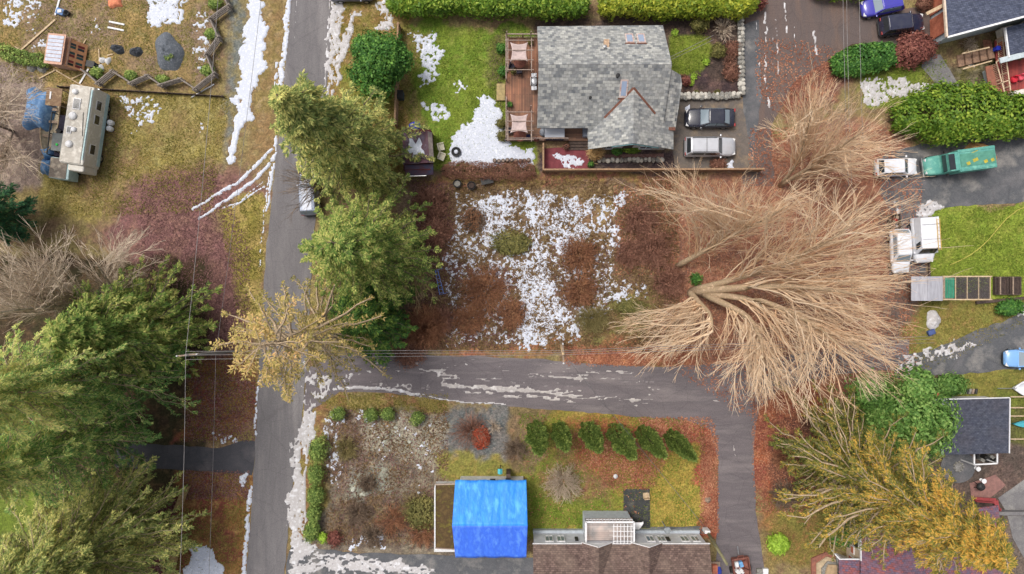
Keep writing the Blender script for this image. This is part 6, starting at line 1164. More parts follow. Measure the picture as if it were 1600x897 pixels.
# ================================================================ VEHICLES
def loft(st, name, mat, T, n=8):
    """body lofted through stations (x, half width, top z, bottom z)"""
    V = []; F = []
    for x, w, zt, zb in st:
        zm = zb + (zt - zb) * .45
        V += [(x, -w * .86, zb), (x, -w, zb + (zt - zb) * .3), (x, -w, zm + .08), (x, -w * .93, zt - .05), (x, -w * .74, zt), (x, 0, zt + .025), (x, w * .74, zt), (x, w * .93, zt - .05), (x, w, zm + .08), (x, w, zb + (zt - zb) * .3), (x, w * .86, zb)]
    k = 11
    for i in range(len(st) - 1):
        for j in range(k): F.append((i * k + j, i * k + (j + 1) % k, (i + 1) * k + (j + 1) % k, (i + 1) * k + j))
    F += [tuple(range(k))[::-1], tuple(range((len(st) - 1) * k, len(st) * k))]
    mb = MB(); mb.add(V, F); return mb.build(name, mat, T, True)
KIND = {  # fractions of the length from the middle: windscreen base, roof front, roof rear, rear base; belt z, roof z, hood z, nose z, tail z
    'sedan': (.22, .04, -.24, -.40, .93, 1.43, .92, .72, .95), 'hatch': (.25, .08, -.38, -.485, .95, 1.52, .95, .76, .92),
    'suv': (.22, .10, -.42, -.49, 1.08, 1.75, 1.08, .92, 1.0), 'van': (.31, .19, -.47, -.495, 1.15, 2.05, 1.12, .95, 1.1), 'pickup': (.225, .14, -.40, -.43, 1.1, 1.78, 1.08, .95, 1.05)}
def car(name, label, px, py, rz, Ln, Wd, kind, mat, cat='car', roof=None, rails=False, glass=None, z=.02):
    T = thing(name, label, cat, P(px, py, 0) + Vector((0, 0, z)), rz); w = Wd / 2; h = Ln / 2; a, b, c, d, zb, zr, zh, zn, zt = KIND[kind]
    if kind == 'sedan': tail = [(-h * .985, w * .78, zt - .12, .42), (-h * .93, w * .92, zt - .02, .3), (d * Ln, w * .98, zt, .24)]
    else: tail = [(-h, w * .86, zb - .2, .42), (-h * .97, w * .95, zb - .05, .3), (d * Ln + .05, w * .98, zb, .24)]
    st = tail + [(-.2 * Ln, w, zb + .01, .22), (0, w, zb + .01, .22), (a * Ln, w * .99, zb - .01, .22), (a * Ln + .25, w * .97, zh - .03, .22), (h * .80, w * .93, zn + .1, .24), (h * .93, w * .82, zn, .3), (h, w * .62, zn - .16, .4)]
    body = loft(st, 'body', mat, T)
    wt = w * (.9 if kind == 'van' else .8 if kind == 'suv' else .76); wb = w * (.97 if kind == 'van' else .93)
    gp = [(a * Ln, wb, zb - .02), (b * Ln, wt, zr), (c * Ln, wt, zr - .02), (d * Ln, wb * (1 if kind != 'sedan' else .95), zb - .02)]
    V = []
    for x, ww, zz in gp: V += [(x, -ww, zz), (x, -ww * .6, zz + (.05 if zz > zb else 0)), (x, ww * .6, zz + (.05 if zz > zb else 0)), (x, ww, zz)]
    mb = MB(); mb.add(V, [(i * 4 + j, i * 4 + j + 1, (i + 1) * 4 + j + 1, (i + 1) * 4 + j)[::-1] for i in range(3) for j in range(3)] + [(0, 4, 8, 12), (3, 15, 11, 7)]); cab = mb.build('cabin', roof or mat, T); m = cab.modifiers.new('bv', 'BEVEL'); m.width = .05; m.segments = 2
    gl = glass or DARKGLASS
    def lerp(p, q, t): return tuple(p[i] + (q[i] - p[i]) * t for i in range(3))
    def pane(nm, p00, p10, p11, p01, off, mt=gl, u=(.08, .92), v=(.1, .9)):
        e = lambda s, t: Vector(lerp(lerp(p00, p10, s), lerp(p01, p11, s), t)) + Vector(off)
        q = [e(u[0], v[0]), e(u[1], v[0]), e(u[1], v[1]), e(u[0], v[1])]; mm = MB(); nn = (q[1] - q[0]).cross(q[3] - q[0]).normalized()
        if nn.dot(Vector(off)) < 0: nn = -nn
        vs = [p for p in q] + [p - nn * .03 for p in q]; mm.add(vs, [(0, 1, 2, 3), (7, 6, 5, 4), (0, 4, 5, 1), (1, 5, 6, 2), (2, 6, 7, 3), (3, 7, 4, 0)]); mm.build(nm, mt, T)
    L0 = lambda i, s: (gp[i][0], s * gp[i][1], gp[i][2])
    pane('windscreen', L0(0, -1), L0(0, 1), L0(1, 1), L0(1, -1), (.02, 0, .03)); pane('rear_window', L0(3, -1), L0(3, 1), L0(2, 1), L0(2, -1), (-.02, 0, .03), v=(.2, .9))
    for s in (-1, 1):
        mid = .5; A0, A1, B1, B0 = L0(0, s), L0(3, s), L0(2, s), L0(1, s)
        pane('side_window', A0, A1, B1, B0, (0, s * .025, .012), u=(.12, .48) if kind != 'van' else (.1, .26), v=(.16, .86)); pane('side_window', A0, A1, B1, B0, (0, s * .025, .012), u=(.52, .88), v=(.16, .86)) if kind != 'van' else None
        MB().box(a * Ln - .15, s * (w + .1), zb - .08, .14, .2, .13).build('mirror', mat, T, bevel=.03)
        MB().box(h * .9, s * w * .66, zn - .12, .3, .34, .12, s * -.3).build('headlight', LAMPW, T, bevel=.03); MB().box(-h * .975, s * w * .74, zt - .25, .14, .3, .2).build('tail_light', LAMPR, T, bevel=.02)
        for xx in (.31 * Ln, -.29 * Ln):
            wh = MB(); wh.tube([(xx, s * (w - .2), .31), (xx, s * (w + .005), .31)], .32, 16); o = wh.build('wheel', RUBBER, T, False); MB().tube([(xx, s * (w - .05), .31), (xx, s * (w + .02), .31)], .19, 10).build('rim', CHROME, o)
        if rails: MB().bar((b * Ln - .1, s * wt * .9, zr + .08), (c * Ln + .1, s * wt * .9, zr + .07), .04, .05).build('roof_rail', BLACKPL, T)
    MB().box(h - .06, 0, .3, .16, Wd * .62, .16).build('front_bumper', BLACKPL, T, bevel=.03); MB().box(-h + .02, 0, .3, .14, Wd * .78, .18).build('rear_bumper', BLACKPL, T, bevel=.03)
    return T
BLK = paint('black_paint', (.016, .018, .034), .18, .8); SILV = paint('silver_paint', C(196, 198, 204), .35, .5, .35); WHT = paint('white_car_paint', C(226, 228, 234), .35, .5); PURP = paint('purple_paint', C(66, 62, 168), .25, .7); DKBL = paint('blue_black_paint', (.02, .022, .05), .2, .8); LTBL = paint('pale_blue_paint', C(124, 172, 226), .35, .5); NAVYG = paint('navy_grey_paint', C(72, 78, 100), .3, .6)
LIGHTG = paint('pale_tinted_glass', C(128, 142, 152), .08, .6, dirt=.05)
car('parked_sedan', 'black sedan parked on the gravel beside the shingled house', 1106, 187, math.pi, 4.8, 1.9, 'sedan', BLK, glass=LIGHTG)
T = car('parked_pickup', 'silver pickup with a long canopy parked beside the board fence', 1106, 232, 0, 4.9, 1.9, 'suv', SILV, 'pickup', rails=True); MB().box(-.6, 0, 1.78, .04, 1.3, .03).build('roof_seam', BLACKPL, T)
car('parked_hatchback', 'silver white hatchback with frosted roof parked in front of the green truck', 1394, 263, .03, 4.0, 1.75, 'hatch', WHT)
car('parked_car', 'purple car parked at the end of the lane above the black hatchback', 1372, 13, math.pi + .2, 4.0, 1.75, 'hatch', PURP, glass=LIGHTG)
car('parked_hatchback', 'black hatchback parked beside the clipped hedge', 1402, 43, .12, 4.2, 1.8, 'suv', DKBL)
car('parked_van', 'white van with yellow ladders on its roof edge beside the green lawn', 1434, 376, -math.pi / 2 + .06, 4.4, 1.95, 'van', WHT, 'van')
T = bpy.data.objects['parked_van']
for i in range(2): MB().bar((-1.9, .62 + i * .26, 2.16), (1.1, .62 + i * .26, 2.16), .05, .05).build('ladder_rail', M(f'ladder_yellow_{i}', C(214, 178, 96), C(180, 148, 84), 4), T)
for i in range(9): MB().bar((-1.8 + i * .35, .62, 2.16), (-1.8 + i * .35, .88, 2.16), .03, .03).build('ladder_rung', WOODPALE, T)
for xx in (-1.4, 0, .9): MB().bar((xx, -.75, 2.1), (xx, .9, 2.1), .04, .04).build('roof_bar', CHROME, T)
car('parked_car', 'pale blue car on the grey driveway beyond the slush', 1597, 559, math.pi, 4.4, 1.75, 'hatch', LTBL, glass=LIGHTG)
car('parked_car', 'pale grey-blue car parked at the road edge under the cedar branches', 487, 304, math.pi / 2 + .05, 4.2, 1.8, 'suv', paint('grey_blue_paint', C(158, 168, 188), .3, .5), glass=LIGHTG)
car('parked_car', 'dark car at the top of the road verge beside the streaked snow', 553, -8, 0, 4.2, 1.75, 'hatch', NAVYG)
# green truck
GRN = M('faded_green_paint', C(106, 170, 158), C(86, 150, 140), 1.5, .5, c3=C(122, 182, 166)); GRND = M('dark_green_panel', C(92, 150, 132), C(76, 130, 114), 2, .5); YEL = M('yellow_worn_paint', C(190, 172, 62), C(150, 150, 72), 3)
T = thing('box_truck', 'faded green box truck with worn yellow patches on its roof', 'truck', P(1492, 256) + Vector((0, 0, .02)), math.pi + .13)
loft([(-.2 + 2.0, .95, 1.0, .45), (2.4, .95, 1.25, .4), (3.1, .9, 1.15, .4), (3.4, .78, .95, .45), (3.5, .6, .8, .5)], 'hood', GRN, T)
MB().box(1.45, 0, .5, 1.1, 1.9, 1.75, taper=.93).build('cab', GRN, T, bevel=.06); m_ = MB(); m_.slab([(2.05, -.82, 1.32), (2.05, .82, 1.32), (1.92, .74, 2.1), (1.92, -.74, 2.1)], .03); m_.build('windscreen', DARKGLASS, T); MB().box(1.72, 0, 2.2, .55, 1.5, .06).build('cab_roof_visor', DARKGLASS, T)
bx_ = MB().box(-.65, 0, .6, 3.5, 2.1, 1.7).build('cargo_box', GRN, T, bevel=.05); MB().box(-.65, 0, 2.3, 3.3, 1.2, .05).build('roof_panel', GRND, bx_)
for s in (-1, 1): MB().box(-.65, s * .85, 2.3, 3.4, .12, .06).build('roof_rib', GRN, bx_)
for x, y, sx in ((-2.0, .3, .3), (-1.35, .35, .35), (-.4, .1, .5), (.3, .35, .35), (-.2, -.6, 1.2)): MB().box(x, y, 2.351 if abs(y) < .55 else 2.302, sx, .3 if abs(y) < .5 else .08, .012, .3).build('paint_patch', YEL, bx_)
for s in (-1, 1):
    for xx in (2.6, -1.9, -.9): o = MB().tube([(xx, s * .72, .42), (xx, s * .98, .42)], .42, 16).build('wheel', RUBBER, T); MB().tube([(xx, s * .9, .42), (xx, s * 1.0, .42)], .22, 10).build('rim', CHROME, o)
    MB().box(3.42, s * .6, .75, .1, .24, .2).build('headlight', LAMPW, T); MB().box(1.9, s * 1.1, 1.4, .1, .22, .3).build('mirror', BLACKPL, T)
MB().box(3.55, 0, .4, .12, 1.8, .22).build('front_bumper', CHROME, T)
T = thing('tarp_heap', 'crumpled tan tarpaulin heap behind the green box truck', 'tarpaulin', P(1530, 240)); g = np.random.default_rng(8)
def heap(T, name, rx, ry, h, mat, seed, n=26, m=9, crumple=.18, smooth=True):
    g = np.random.default_rng(seed); V = [(0, 0, h)]; F = []
    for j in range(1, m + 1):
        for i in range(n):
            a = i / n * 6.283; r = j / m; k = 1 + .07 * math.sin(a * 3 + seed) + .06 * math.sin(a * 5 + 2) ; V.append((rx * r * k * math.cos(a), ry * r * k * math.sin(a), max(-.03, h * (1 - r ** 1.7) + g.normal() * crumple * h * (1 - .6 * r)) if j < m else -.03))
    F = [(0, 1 + i, 1 + (i + 1) % n) for i in range(n)]
    for j in range(m - 1):
        for i in range(n): F.append((1 + j * n + i, 1 + (j + 1) * n + i, 1 + (j + 1) * n + (i + 1) % n, 1 + j * n + (i + 1) % n))
    mb = MB(); mb.add(V, F); return mb.build(name, mat, T, smooth)
heap(T, 'tarpaulin', 1.7, 1.0, 1.3, M('tan_tarp', C(206, 162, 110), C(170, 130, 90), 3), 3); T.rotation_euler.z = -.35
# small trailers and clutter right of the maples
car('parked_car', 'white car half hidden under the maple twigs beside the white van', 1400, 393, -math.pi / 2 + .04, 4.3, 1.75, 'hatch', WHT, glass=LIGHTG)
T = thing('scrap_box', 'dark box of scrap with red items above the half hidden white car', 'box', P(1394, 346), .1)
for s in (-1, 1): MB().box(s * .5, 0, 0, .06, 1.3, .6).build('side', WOODDARK, T); MB().box(0, s * .62, 0, 1.0, .06, .6).build('side', WOODDARK, T)
for i in range(4): MB().box(-.25 + .17 * i, -.3 + .2 * i, .1, .3, .3, .4, i).build('scrap', [WOODRED, BLACKPL, LAMPR, WOOD][i], T)
# ---------------------------------------------------------------- motorhome and what stands beside it
RVW = M('motorhome_white', C(222, 220, 214), C(196, 192, 182), 2.2, .5, c3=C(206, 204, 200)); RVR = M('dirty_roof_membrane', C(216, 211, 202), C(178, 172, 162), 1.4, .8, .2, c3=C(204, 200, 192)); RVT = M('pale_teal_stripe', C(184, 206, 208), C(160, 186, 190), 3)
T = thing('motorhome', 'large old white motorhome with dirty roof hatches parked on the grass', 'motorhome', P(150, 206), R(-8.5)); a_ = T.rotation_euler.z
MB().box(0, 0, .45, 2.25, 7.4, 2.5, taper=1).build('body', RVW, T, bevel=.12); MB().box(-.12, 0, 2.95, 1.95, 7.2, .08).build('roof', RVR, T, bevel=.03)
MB().box(1.135, .1, .5, .04, 7.0, .45).build('stripe', RVT, T); MB().box(.25, -3.95, .5, 1.6, .7, 2.1, taper=.95).build('cab_overhang', RVW, T, bevel=.12)
for y, s in ((2.2, .95), (.85, .95), (-2.0, 1.0)): w_ = MB().box(1.14, y, 1.55, .06, s, .8).build('window', WTRIM, T); MB().box(1.165, y, 1.62, .05, s - .14, .66).build('pane', DARKGLASS, w_)
for x, y, sx, sy, mt in ((-.2, 1.9, .55, .9, DARKGLASS), (-.55, -.6, .32, .55, DARKGLASS)): h_ = MB().box(x, y, 3.03, sx + .14, sy + .14, .1).build('roof_hatch', WTRIM, T, bevel=.02); MB().box(x, y, 3.12, sx, sy, .03).build('hatch_glass', mt, h_)
for x, y, r_ in ((-.4, .75, .38), (-.1, -.5, .24), (-.35, -1.9, .34), (-.5, 3.0, .26)): MB().lathe([(r_, 0), (r_, .12), (r_ * .8, .24), (r_ * .1, .27)], (x, y, 3.03), 10).build('roof_vent', WTRIM, T, True)
MB().bar((.75, -1.0, 3.05), (.5, 1.2, 3.05), .05, .05).build('roof_pipe', BLACKPL, T); MB().bar((1.0, -3.2, 2.98), (1.0, 3.4, 2.98), .12, .1).build('awning_roller', RVT, T)
for s in (-1, 1):
    for y in (2.3, 1.5, -2.6): o = MB().tube([(s * .85, y, .4), (s * 1.12, y, .4)], .4, 16).build('wheel', RUBBER, T); MB().tube([(s * 1.0, y, .4), (s * 1.14, y, .4)], .2, 10).build('rim', CHROME, o)
for i in range(2): MB().lathe([(.2, 0), (.27, .1), (.27, .55), (.15, .66), (.05, .7)], (1.5, .45 + .58 * i, 0), 12).build('gas_bottle', WTRIM, T, True)
MB().bar((-1.0, 3.75, 2.0), (1.0, 3.75, 2.0), .05, .05).build('rear_ladder_rail', CHROME, T)
T = thing('wooden_boat', 'old boat with curved beige gunwale lying under the blue tarp', 'boat', P(84, 195), R(-6)); st = [(-2.9, .05, .9, .3), (-2.4, .4, .75, .15), (-1.4, .72, .65, .05), (0, .85, .62, .03), (1.5, .85, .65, .05), (2.3, .75, .7, .1)]
V = []; F = []
for y, w, zt_, zb_ in st: V += [(-w, y, zt_), (-w * .7, y, zb_ + .15), (0, y, zb_), (w * .7, y, zb_ + .15), (w, y, zt_)]
for i in range(5):
    for j in range(4): F.append((i * 5 + j, i * 5 + j + 1, (i + 1) * 5 + j + 1, (i + 1) * 5 + j))
mb = MB(); mb.add(V, F); o = mb.build('hull', M('beige_hull', C(186, 174, 150), C(140, 130, 112), 3), T, True); s_ = o.modifiers.new('t', 'SOLIDIFY'); s_.thickness = .05
for s in (-1, 1): MB().tube([(s * w, y, zt_ + .02) for y, w, zt_, zb_ in st], .05, 6).build('gunwale', WOODPALE, T)
for y in (-1.2, .2, 1.4): MB().box(0, y, .42, 1.5, .25, .05).build('thwart', WOOD, T)
def drape(name, label, px, py, sx, sy, h, mat, rz, seed):
    T = thing(name, label, 'tarpaulin', P(px, py), rz); n = 22; V = []; g = np.random.default_rng(seed); xs = np.linspace(-1, 1, n + 1)
    for a in xs:
        for b in xs:
            e = max(abs(a), abs(b)); k = 1 + .1 * math.sin(5 * a + 3 * b + seed); fold = .12 * abs(math.sin(3.1 * a + seed)) + .1 * abs(math.sin(4.3 * b + a * 2)) ; V.append((a * sx / 2 * k, b * sy / 2 * k, max(.02, h * (1 - e ** 4) + fold * h * (1 - e ** 6) * .8 + g.normal() * .02)))
    F = [(i * (n + 1) + j, (i + 1) * (n + 1) + j, (i + 1) * (n + 1) + j + 1, i * (n + 1) + j + 1) for i in range(n) for j in range(n)]; mb = MB(); mb.add(V, F); mb.build('tarpaulin', mat, T, True)
BT = M('grey_blue_tarp', C(118, 156, 194), C(84, 122, 168), 1.6, .5, .3, c3=C(138, 172, 206)); drape('blue_tarp', 'large faded blue tarpaulin draped over the old boat', 66, 172, 2.7, 3.9, 1.25, BT, R(-8), 2); drape('blue_tarp', 'small blue tarpaulin bundle beside the dark storage frame', 80, 240, 1.1, 1.1, .8, BT, .3, 3); drape('blue_tarp', 'crumpled blue tarpaulin bundle beside the small teal camper', 78, 262, 1.1, 1.5, .8, BT, -.2, 4)
T = thing('plywood_shelter', 'weathered plywood-roofed shelter between the boat and the motorhome', 'shelter', P(105, 160), R(-6))
MB().box(0, 0, 1.9, 1.5, 1.7, .06).build('roof', M('stained_plywood', C(178, 156, 124), C(120, 96, 76), 1.6, c3=C(146, 122, 98)), T); MB().box(-.3, .1, 1.97, .14, .7, .06).build('white_board', WTRIM, T)
for s in (-1, 1):
    for t in (-1, 1): MB().box(s * .68, t * .75, -.05, .08, .08, 1.96).build('post', WOOD, T)
T = thing('storage_rack', 'dark open storage frame full of clutter beside the motorhome', 'rack', P(106, 215), R(-7))
for s in (-1, 1):
    for t in (-1, 0, 1): MB().box(s * .75, t * 2.0, -.05, .08, .08, 1.6).build('post', BLACKPL, T)
    MB().bar((s * .75, -2, 1.55), (s * .75, 2, 1.55), .08, .08).build('beam', BLACKPL, T)
MB().box(0, 0, .1, 1.5, 4.0, .5).build('clutter_base', M('dark_clutter', C(58, 54, 70), C(40, 38, 50), 4), T); MB().box(.1, -.75, 1.5, 1.1, 1.7, .05).build('glass_sheet', M('dull_glass', C(110, 116, 116), C(86, 92, 92), 2, .3), T); MB().lathe([(.12, 0), (.12, .06)], (.1, -1.0, 1.57), 8).build('green_cap', M('bright_green', C(60, 200, 90), C(50, 180, 80), 3), T)
rr_ = random.Random(4)
for i in range(9): MB().box(rr_.uniform(-.5, .5), rr_.uniform(-1.7, 1.7), .55, rr_.uniform(.25, .6), rr_.uniform(.25, .6), rr_.uniform(.1, .5), rr_.uniform(0, 3)).build('clutter', [BLACKPL, WOODDARK, RUBBER, WOODRED][i % 4], T)
T = thing('small_camper', 'small dirty camper box with teal side below the storage frame', 'camper', P(112, 268), R(-7)); MB().box(0, 0, .3, 1.9, 2.0, 1.5).build('body', RVT, T, bevel=.06); MB().box(-.1, 0, 1.8, 1.6, 1.9, .06).build('roof', M('filthy_roof', C(170, 160, 146), C(110, 102, 94), 1.4, c3=C(140, 130, 120)), T)
for s in (-1, 1): MB().tube([(s * .75, 0, .3), (s * .97, 0, .3)], .3, 14).build('wheel', RUBBER, T)
# ---------------------------------------------------------------- top-left yard
T = thing('greenhouse_shed', 'small timber greenhouse shed with white ribbed roof and many-paned window wall', 'shed', P(112, 88), R(-9)); PINKW = M('pinkish_timber', C(206, 168, 148), C(176, 138, 120), 3)
MB().box(-.2, 0, -.03, 2.0, 2.7, 1.7).build('body', PINKW, T); m_ = MB(); m_.slab([(-1.35, -1.45, 1.75), (.65, -1.45, 2.15), (.65, 1.45, 2.15), (-1.35, 1.45, 1.75)], .06); rf = m_.build('roof', PINKW, T)
for i in range(7): m_ = MB(); y = -1.2 + i * .36; m_.slab([(-1.2, y, 1.83), (.5, y, 2.17), (.5, y + .3, 2.17), (-1.2, y + .3, 1.83)], .03); m_.build('roof_panel', M(f'ribbed_white_{i}', C(196, 200, 212), C(172, 178, 194), 3, .4), rf)
m_ = MB(); m_.slab([(.66, -1.4, 1.75), (1.55, -1.4, .25), (1.55, 1.25, .25), (.66, 1.25, 1.75)], .06); wf = m_.build('window_wall', M('orange_timber', C(214, 160, 118), C(184, 130, 96), 3), T)
for i in range(3):
    for j in range(2):
        for k in range(2):
            x0_ = .74 + j * .4 + k * .0; y0_ = -1.2 + i * .82 + k * .27; z0_ = 1.75 - (x0_ - .66) * 1.685; z1_ = 1.75 - (x0_ + .3 - .66) * 1.685
            m_ = MB(); m_.slab([(x0_, y0_, z0_ + .03), (x0_ + .3, y0_, z1_ + .03), (x0_ + .3, y0_ + .22, z1_ + .03), (x0_, y0_ + .22, z0_ + .03)], .04); m_.build('pane', [DARKGLASS, M('red_pane', C(128, 56, 56), C(100, 44, 48), 3), M('green_pane', C(56, 84, 84), C(44, 68, 70), 3)][(i + j + k) % 3] if i + j + k else DARKGLASS, wf)
ZF = [(138, 115), (161, 134), (183, 116), (212, 134), (237, 123), (258, 137), (288, 128), (311, 143), (340, 120), (328, 90), (347, 64), (334, 35), (362, 15), (352, -8)]
T = thing('zigzag_fence', 'grey split-rail zigzag fence around the cluttered yard', 'fence', P(290, 100)); L = Loc(T); RAILW = M('silver_grey_rail', C(158, 148, 138), C(112, 104, 100), 6)
for k, (a, b) in enumerate(zip(ZF[:-1], ZF[1:])):
    for i in range(4): A = L.p(*a) + Vector((0, 0, .12 + .27 * i + .12 * (k % 2))); B = L.p(*b) + Vector((0, 0, .12 + .27 * i + .12 * (k % 2))); d = (B - A).normalized() * .25; MB().tube([A - d, (A + B) / 2 + Vector((.02, .03, .01)), B + d], [.075, .085, .07], 6).build('rail', RAILW, T)
BR = [((62, 123), (89, 109), 'weathered grey rail lying below the ragged hedge'), ((84, 108), (134, 137), 'long pale pole fallen in front of the greenhouse shed'), ((112, 124), (133, 114), 'short grey rail lying under the fallen pale pole'), ((125, 131), (139, 108), 'white plank leaning beside the greenhouse window wall'), ((33, 79), (87, 31), 'long pale timber lying diagonally in the cluttered yard'), ((24, 73), (33, 79), 'short pale board end beside the long diagonal timber'), ((87, 24), (95, -6), 'white pipe lying above the blue bucket'), ((171, 34), (195, 39), 'upper of two parallel white boards on the yard grass'), ((169, 43), (194, 48), 'lower of two parallel white boards on the yard grass'), ((155, 77), (156, 100), 'thin upright pale stake beside the white sacks'), ((168, 87), (177, 85), 'short pale stick beside the white sacks'), ((131, 69), (135, 62), 'short yellow stick above the greenhouse shed'), ((88, 60), (108, 60), 'thin stick lying just above the greenhouse roof'), ((300, 152), (335, 132), 'snow-dusted plank at the fence corner')]
for i, (a, b, lab) in enumerate(BR):
    A, B = P(*a), P(*b); T = thing('loose_plank', lab, 'plank', (A + B) / 2); o = Vector(T.location); w_ = .16 if i in (4, 7, 8, 6, 3) else .1; MB().bar(A - o + Vector((0, 0, .06)), B - o + Vector((0, 0, .06)), w_, .08).build('plank', WTRIM if i in (3, 6, 7, 8, 13) else WOODPALE, T)
def rock(name, label, px, py, r, h, mat, seed, sy=.75, rz=0, cat='boulder', group=None):
    g = np.random.default_rng(seed); T = thing(name, label, cat, P(px, py), rz, group); heap(T, 'rock', r, r * sy, h, mat, seed, 14, 5, .1, False)
rock('boulder', 'dark grey boulder beside the white sacks', 184, 77, .75, .7, BOULDER, 4, .6, -.4); rock('boulder', 'dark grey boulder between the other boulder and the gravel mound', 213, 81, .7, .65, BOULDER, 5, .7)
rock('boulder', 'pale mossy boulder beside the greenhouse shed', 67, 107, .6, .5, STONE, 6); rock('boulder', 'rounded grey boulder under the grey twigs by the hedge', 50, 106, .55, .4, STONE, 7)
T = thing('gravel_mound', 'large heap of grey gravel with tufts of moss in the cluttered yard', 'gravel pile', P(264, 82), .3); heap(T, 'gravel', 1.35, 1.95, 1.1, M('grey_gravel_heap', C(126, 130, 138), C(92, 98, 106), 5, .95, .8, c3=C(108, 114, 122)), 9, 34, 14, .05)
g = np.random.default_rng(9); lv = blob_leaves(g, 260, (.1, -.7, .7), (.45, .35, .25), (.16, .08)); npmesh('moss_tuft', lv[0], lv[1], CYP, T)
drape('orange_tarp', 'crumpled orange tarpaulin on the bare yard soil', 180, 3, 1.3, 1.1, .3, M('orange_tarp', C(226, 148, 112), C(196, 116, 88), 3), .2, 7)
T = thing('blue_bucket', 'blue crate at the end of the white pipe', 'crate', P(97, 20), -.3); MB().box(0, 0, 0, .75, .6, .4).build('crate', M('crate_blue', C(110, 140, 186), C(90, 118, 162), 3), T, bevel=.04); MB().box(.05, 0, .4, .4, .3, .1, .4).build('contents', WHITE, T)
T = thing('dark_bucket', 'dark round bucket beside the blue crate', 'bucket', P(107, 22)); MB().lathe([(.2, 0), (.28, .4), (.24, .4), (.2, .1)], n=12).build('bucket', BLACKPL, T, True)
for i, (x, y, lab) in enumerate([(160, 94, 'white sack slumped beside the thin stake'), (169, 95, 'white sack next to the short pale stick'), (158, 106, 'grey white sack beside the dark blue bin')]): T = thing('sack', lab, 'sack', P(x, y), i); heap(T, 'sack', .38, .3, .3, WHITE, 20 + i, 14, 5, .12)
T = thing('blue_bin', 'dark navy bin beside the greenhouse window wall', 'bin', P(147, 103), -.2); MB().box(0, 0, 0, .7, .5, .6, taper=1.1).build('bin', M('navy_bin', C(38, 46, 72), C(30, 36, 56), 3), T, bevel=.03); MB().box(0, 0, .6, .8, .6, .06).build('lid', BLACKPL, T)
# ---------------------------------------------------------------- garden furniture and small things
for i, (x, y, rz, lab) in enumerate([(690, 231, .2, 'cream plastic lawn chair beside the shed, turned to the snow'), (691, 246, -.4, 'cream plastic lawn chair below the other one beside the shed')]):
    T = thing('lawn_chair', lab, 'chair', P(x, y), rz); CR = M(f'cream_chair_{i}', C(220, 214, 190), C(194, 188, 166), 3); MB().box(0, 0, .38, .6, .6, .06).build('seat', CR, T, bevel=.02); MB().box(-.3, 0, .42, .08, .6, .5).build('backrest', CR, T, bevel=.02)
    for s in (-1, 1):
        MB().box(0, s * .33, .6, .6, .09, .05).build('arm', CR, T)
        for t in (-1, 1): MB().box(t * .25, s * .3, 0, .06, .06, .6).build('leg', CR, T)
T = thing('round_planter', 'dark round planter with a white centre at the edge of the snow', 'planter', P(713, 238)); MB().lathe([(.35, 0), (.48, .3), (.4, .3), (.36, .2)], n=16).build('pot', BLACKPL, T, True); MB().lathe([(.22, 0), (.2, .12), (.05, .16)], (0, 0, .2), 10).build('snow_cap', SNOW, T, True)
for i in range(9):
    x = 773 + i * 6.6; T = thing('log_round', ['first', 'second', 'third', 'fourth', 'fifth', 'sixth', 'seventh', 'eighth', 'ninth'][i] + ' cut log round from the garden shed end of the edging row', 'log', P(x, 251.5 + math.sin(i * 1.3)), i, 'log rounds edging the snow'); MB().lathe([(.2, 0), (.2, .34), (.16, .36), (.12, .3)], n=10).build('bark', WOODDARK, T); MB().lathe([(.15, .3), (.14, .372)], n=10).build('cut_face', M('log_end', C(150, 134, 122), C(112, 98, 90), 6) if i == 0 else bpy.data.materials['log_end'], T)
for i, (x, y, lab) in enumerate([(715, 288, 'dark bin with a pale lid below the russet hedge'), (737, 291, 'black round tub in the rough grass below the russet hedge')]): T = thing('garden_tub', lab, 'tub', P(x, y)); MB().lathe([(.35, 0), (.42, .5), (.36, .5), (.3, .1)], n=14).build('tub', BLACKPL, T, True); MB().lathe([(.3, .42), (.25, .46)], n=14).build('contents', STONE if i == 0 else SOIL, T)
T = thing('wheelbarrow', 'black wheelbarrow tipped beside the end of the russet hedge', 'wheelbarrow', P(761, 283), .2); MB().box(0, 0, .25, 1.0, .6, .3, taper=1.2).build('tray', BLACKPL, T); MB().tube([(.75, -.05, .18), (.75, .05, .18)], .2, 14).build('wheel', RUBBER, T)
for s in (-1, 1): MB().bar((-1.1, s * .28, .5), (.7, s * .08, .25), .04, .04).build('handle', WOOD, T)
T = thing('grey_bin', 'grey bin beside the lower end of the tan fence', 'bin', P(627, 152)); MB().box(0, 0, 0, .6, .7, 1.0, taper=1.1).build('bin', M('slate_bin', C(66, 82, 86), C(52, 64, 70), 3), T, bevel=.03); MB().box(0, 0, 1.0, .7, .8, .08).build('lid', BLACKPL, T, bevel=.02)
pot(922, 258, .28, 'round tyre-like pot at the corner of the red patio', HOLLY, 521, .02, BLACKPL); pot(884, 230, .3, 'dark planter on the red patio against the deck', RUST, 522, .02, BLACKPL)
T = thing('bird_house', 'turquoise bird house on a post beside the tarpaulin garage', 'bird house', P(782, 727)); MB().box(0, 0, -.05, .08, .08, 1.9).build('post', WOODDARK, T); TQ = M('turquoise_paint', C(96, 196, 204), C(76, 168, 178), 3); MB().box(0, 0, 1.85, .3, .3, .4).build('box', TQ, T); m_ = MB(); m_.add([(-.22, -.24, 2.22), (.22, -.24, 2.22), (0, -.24, 2.45), (-.22, .24, 2.22), (.22, .24, 2.22), (0, .24, 2.45)], [(0, 1, 2), (5, 4, 3), (0, 2, 5, 3), (2, 1, 4, 5), (1, 0, 3, 4)]); m_.build('roof', TQ, T); MB().tube([(0, -.155, 2.05), (0, -.17, 2.05)], .05, 10).build('entrance_hole', BLACKPL, T)
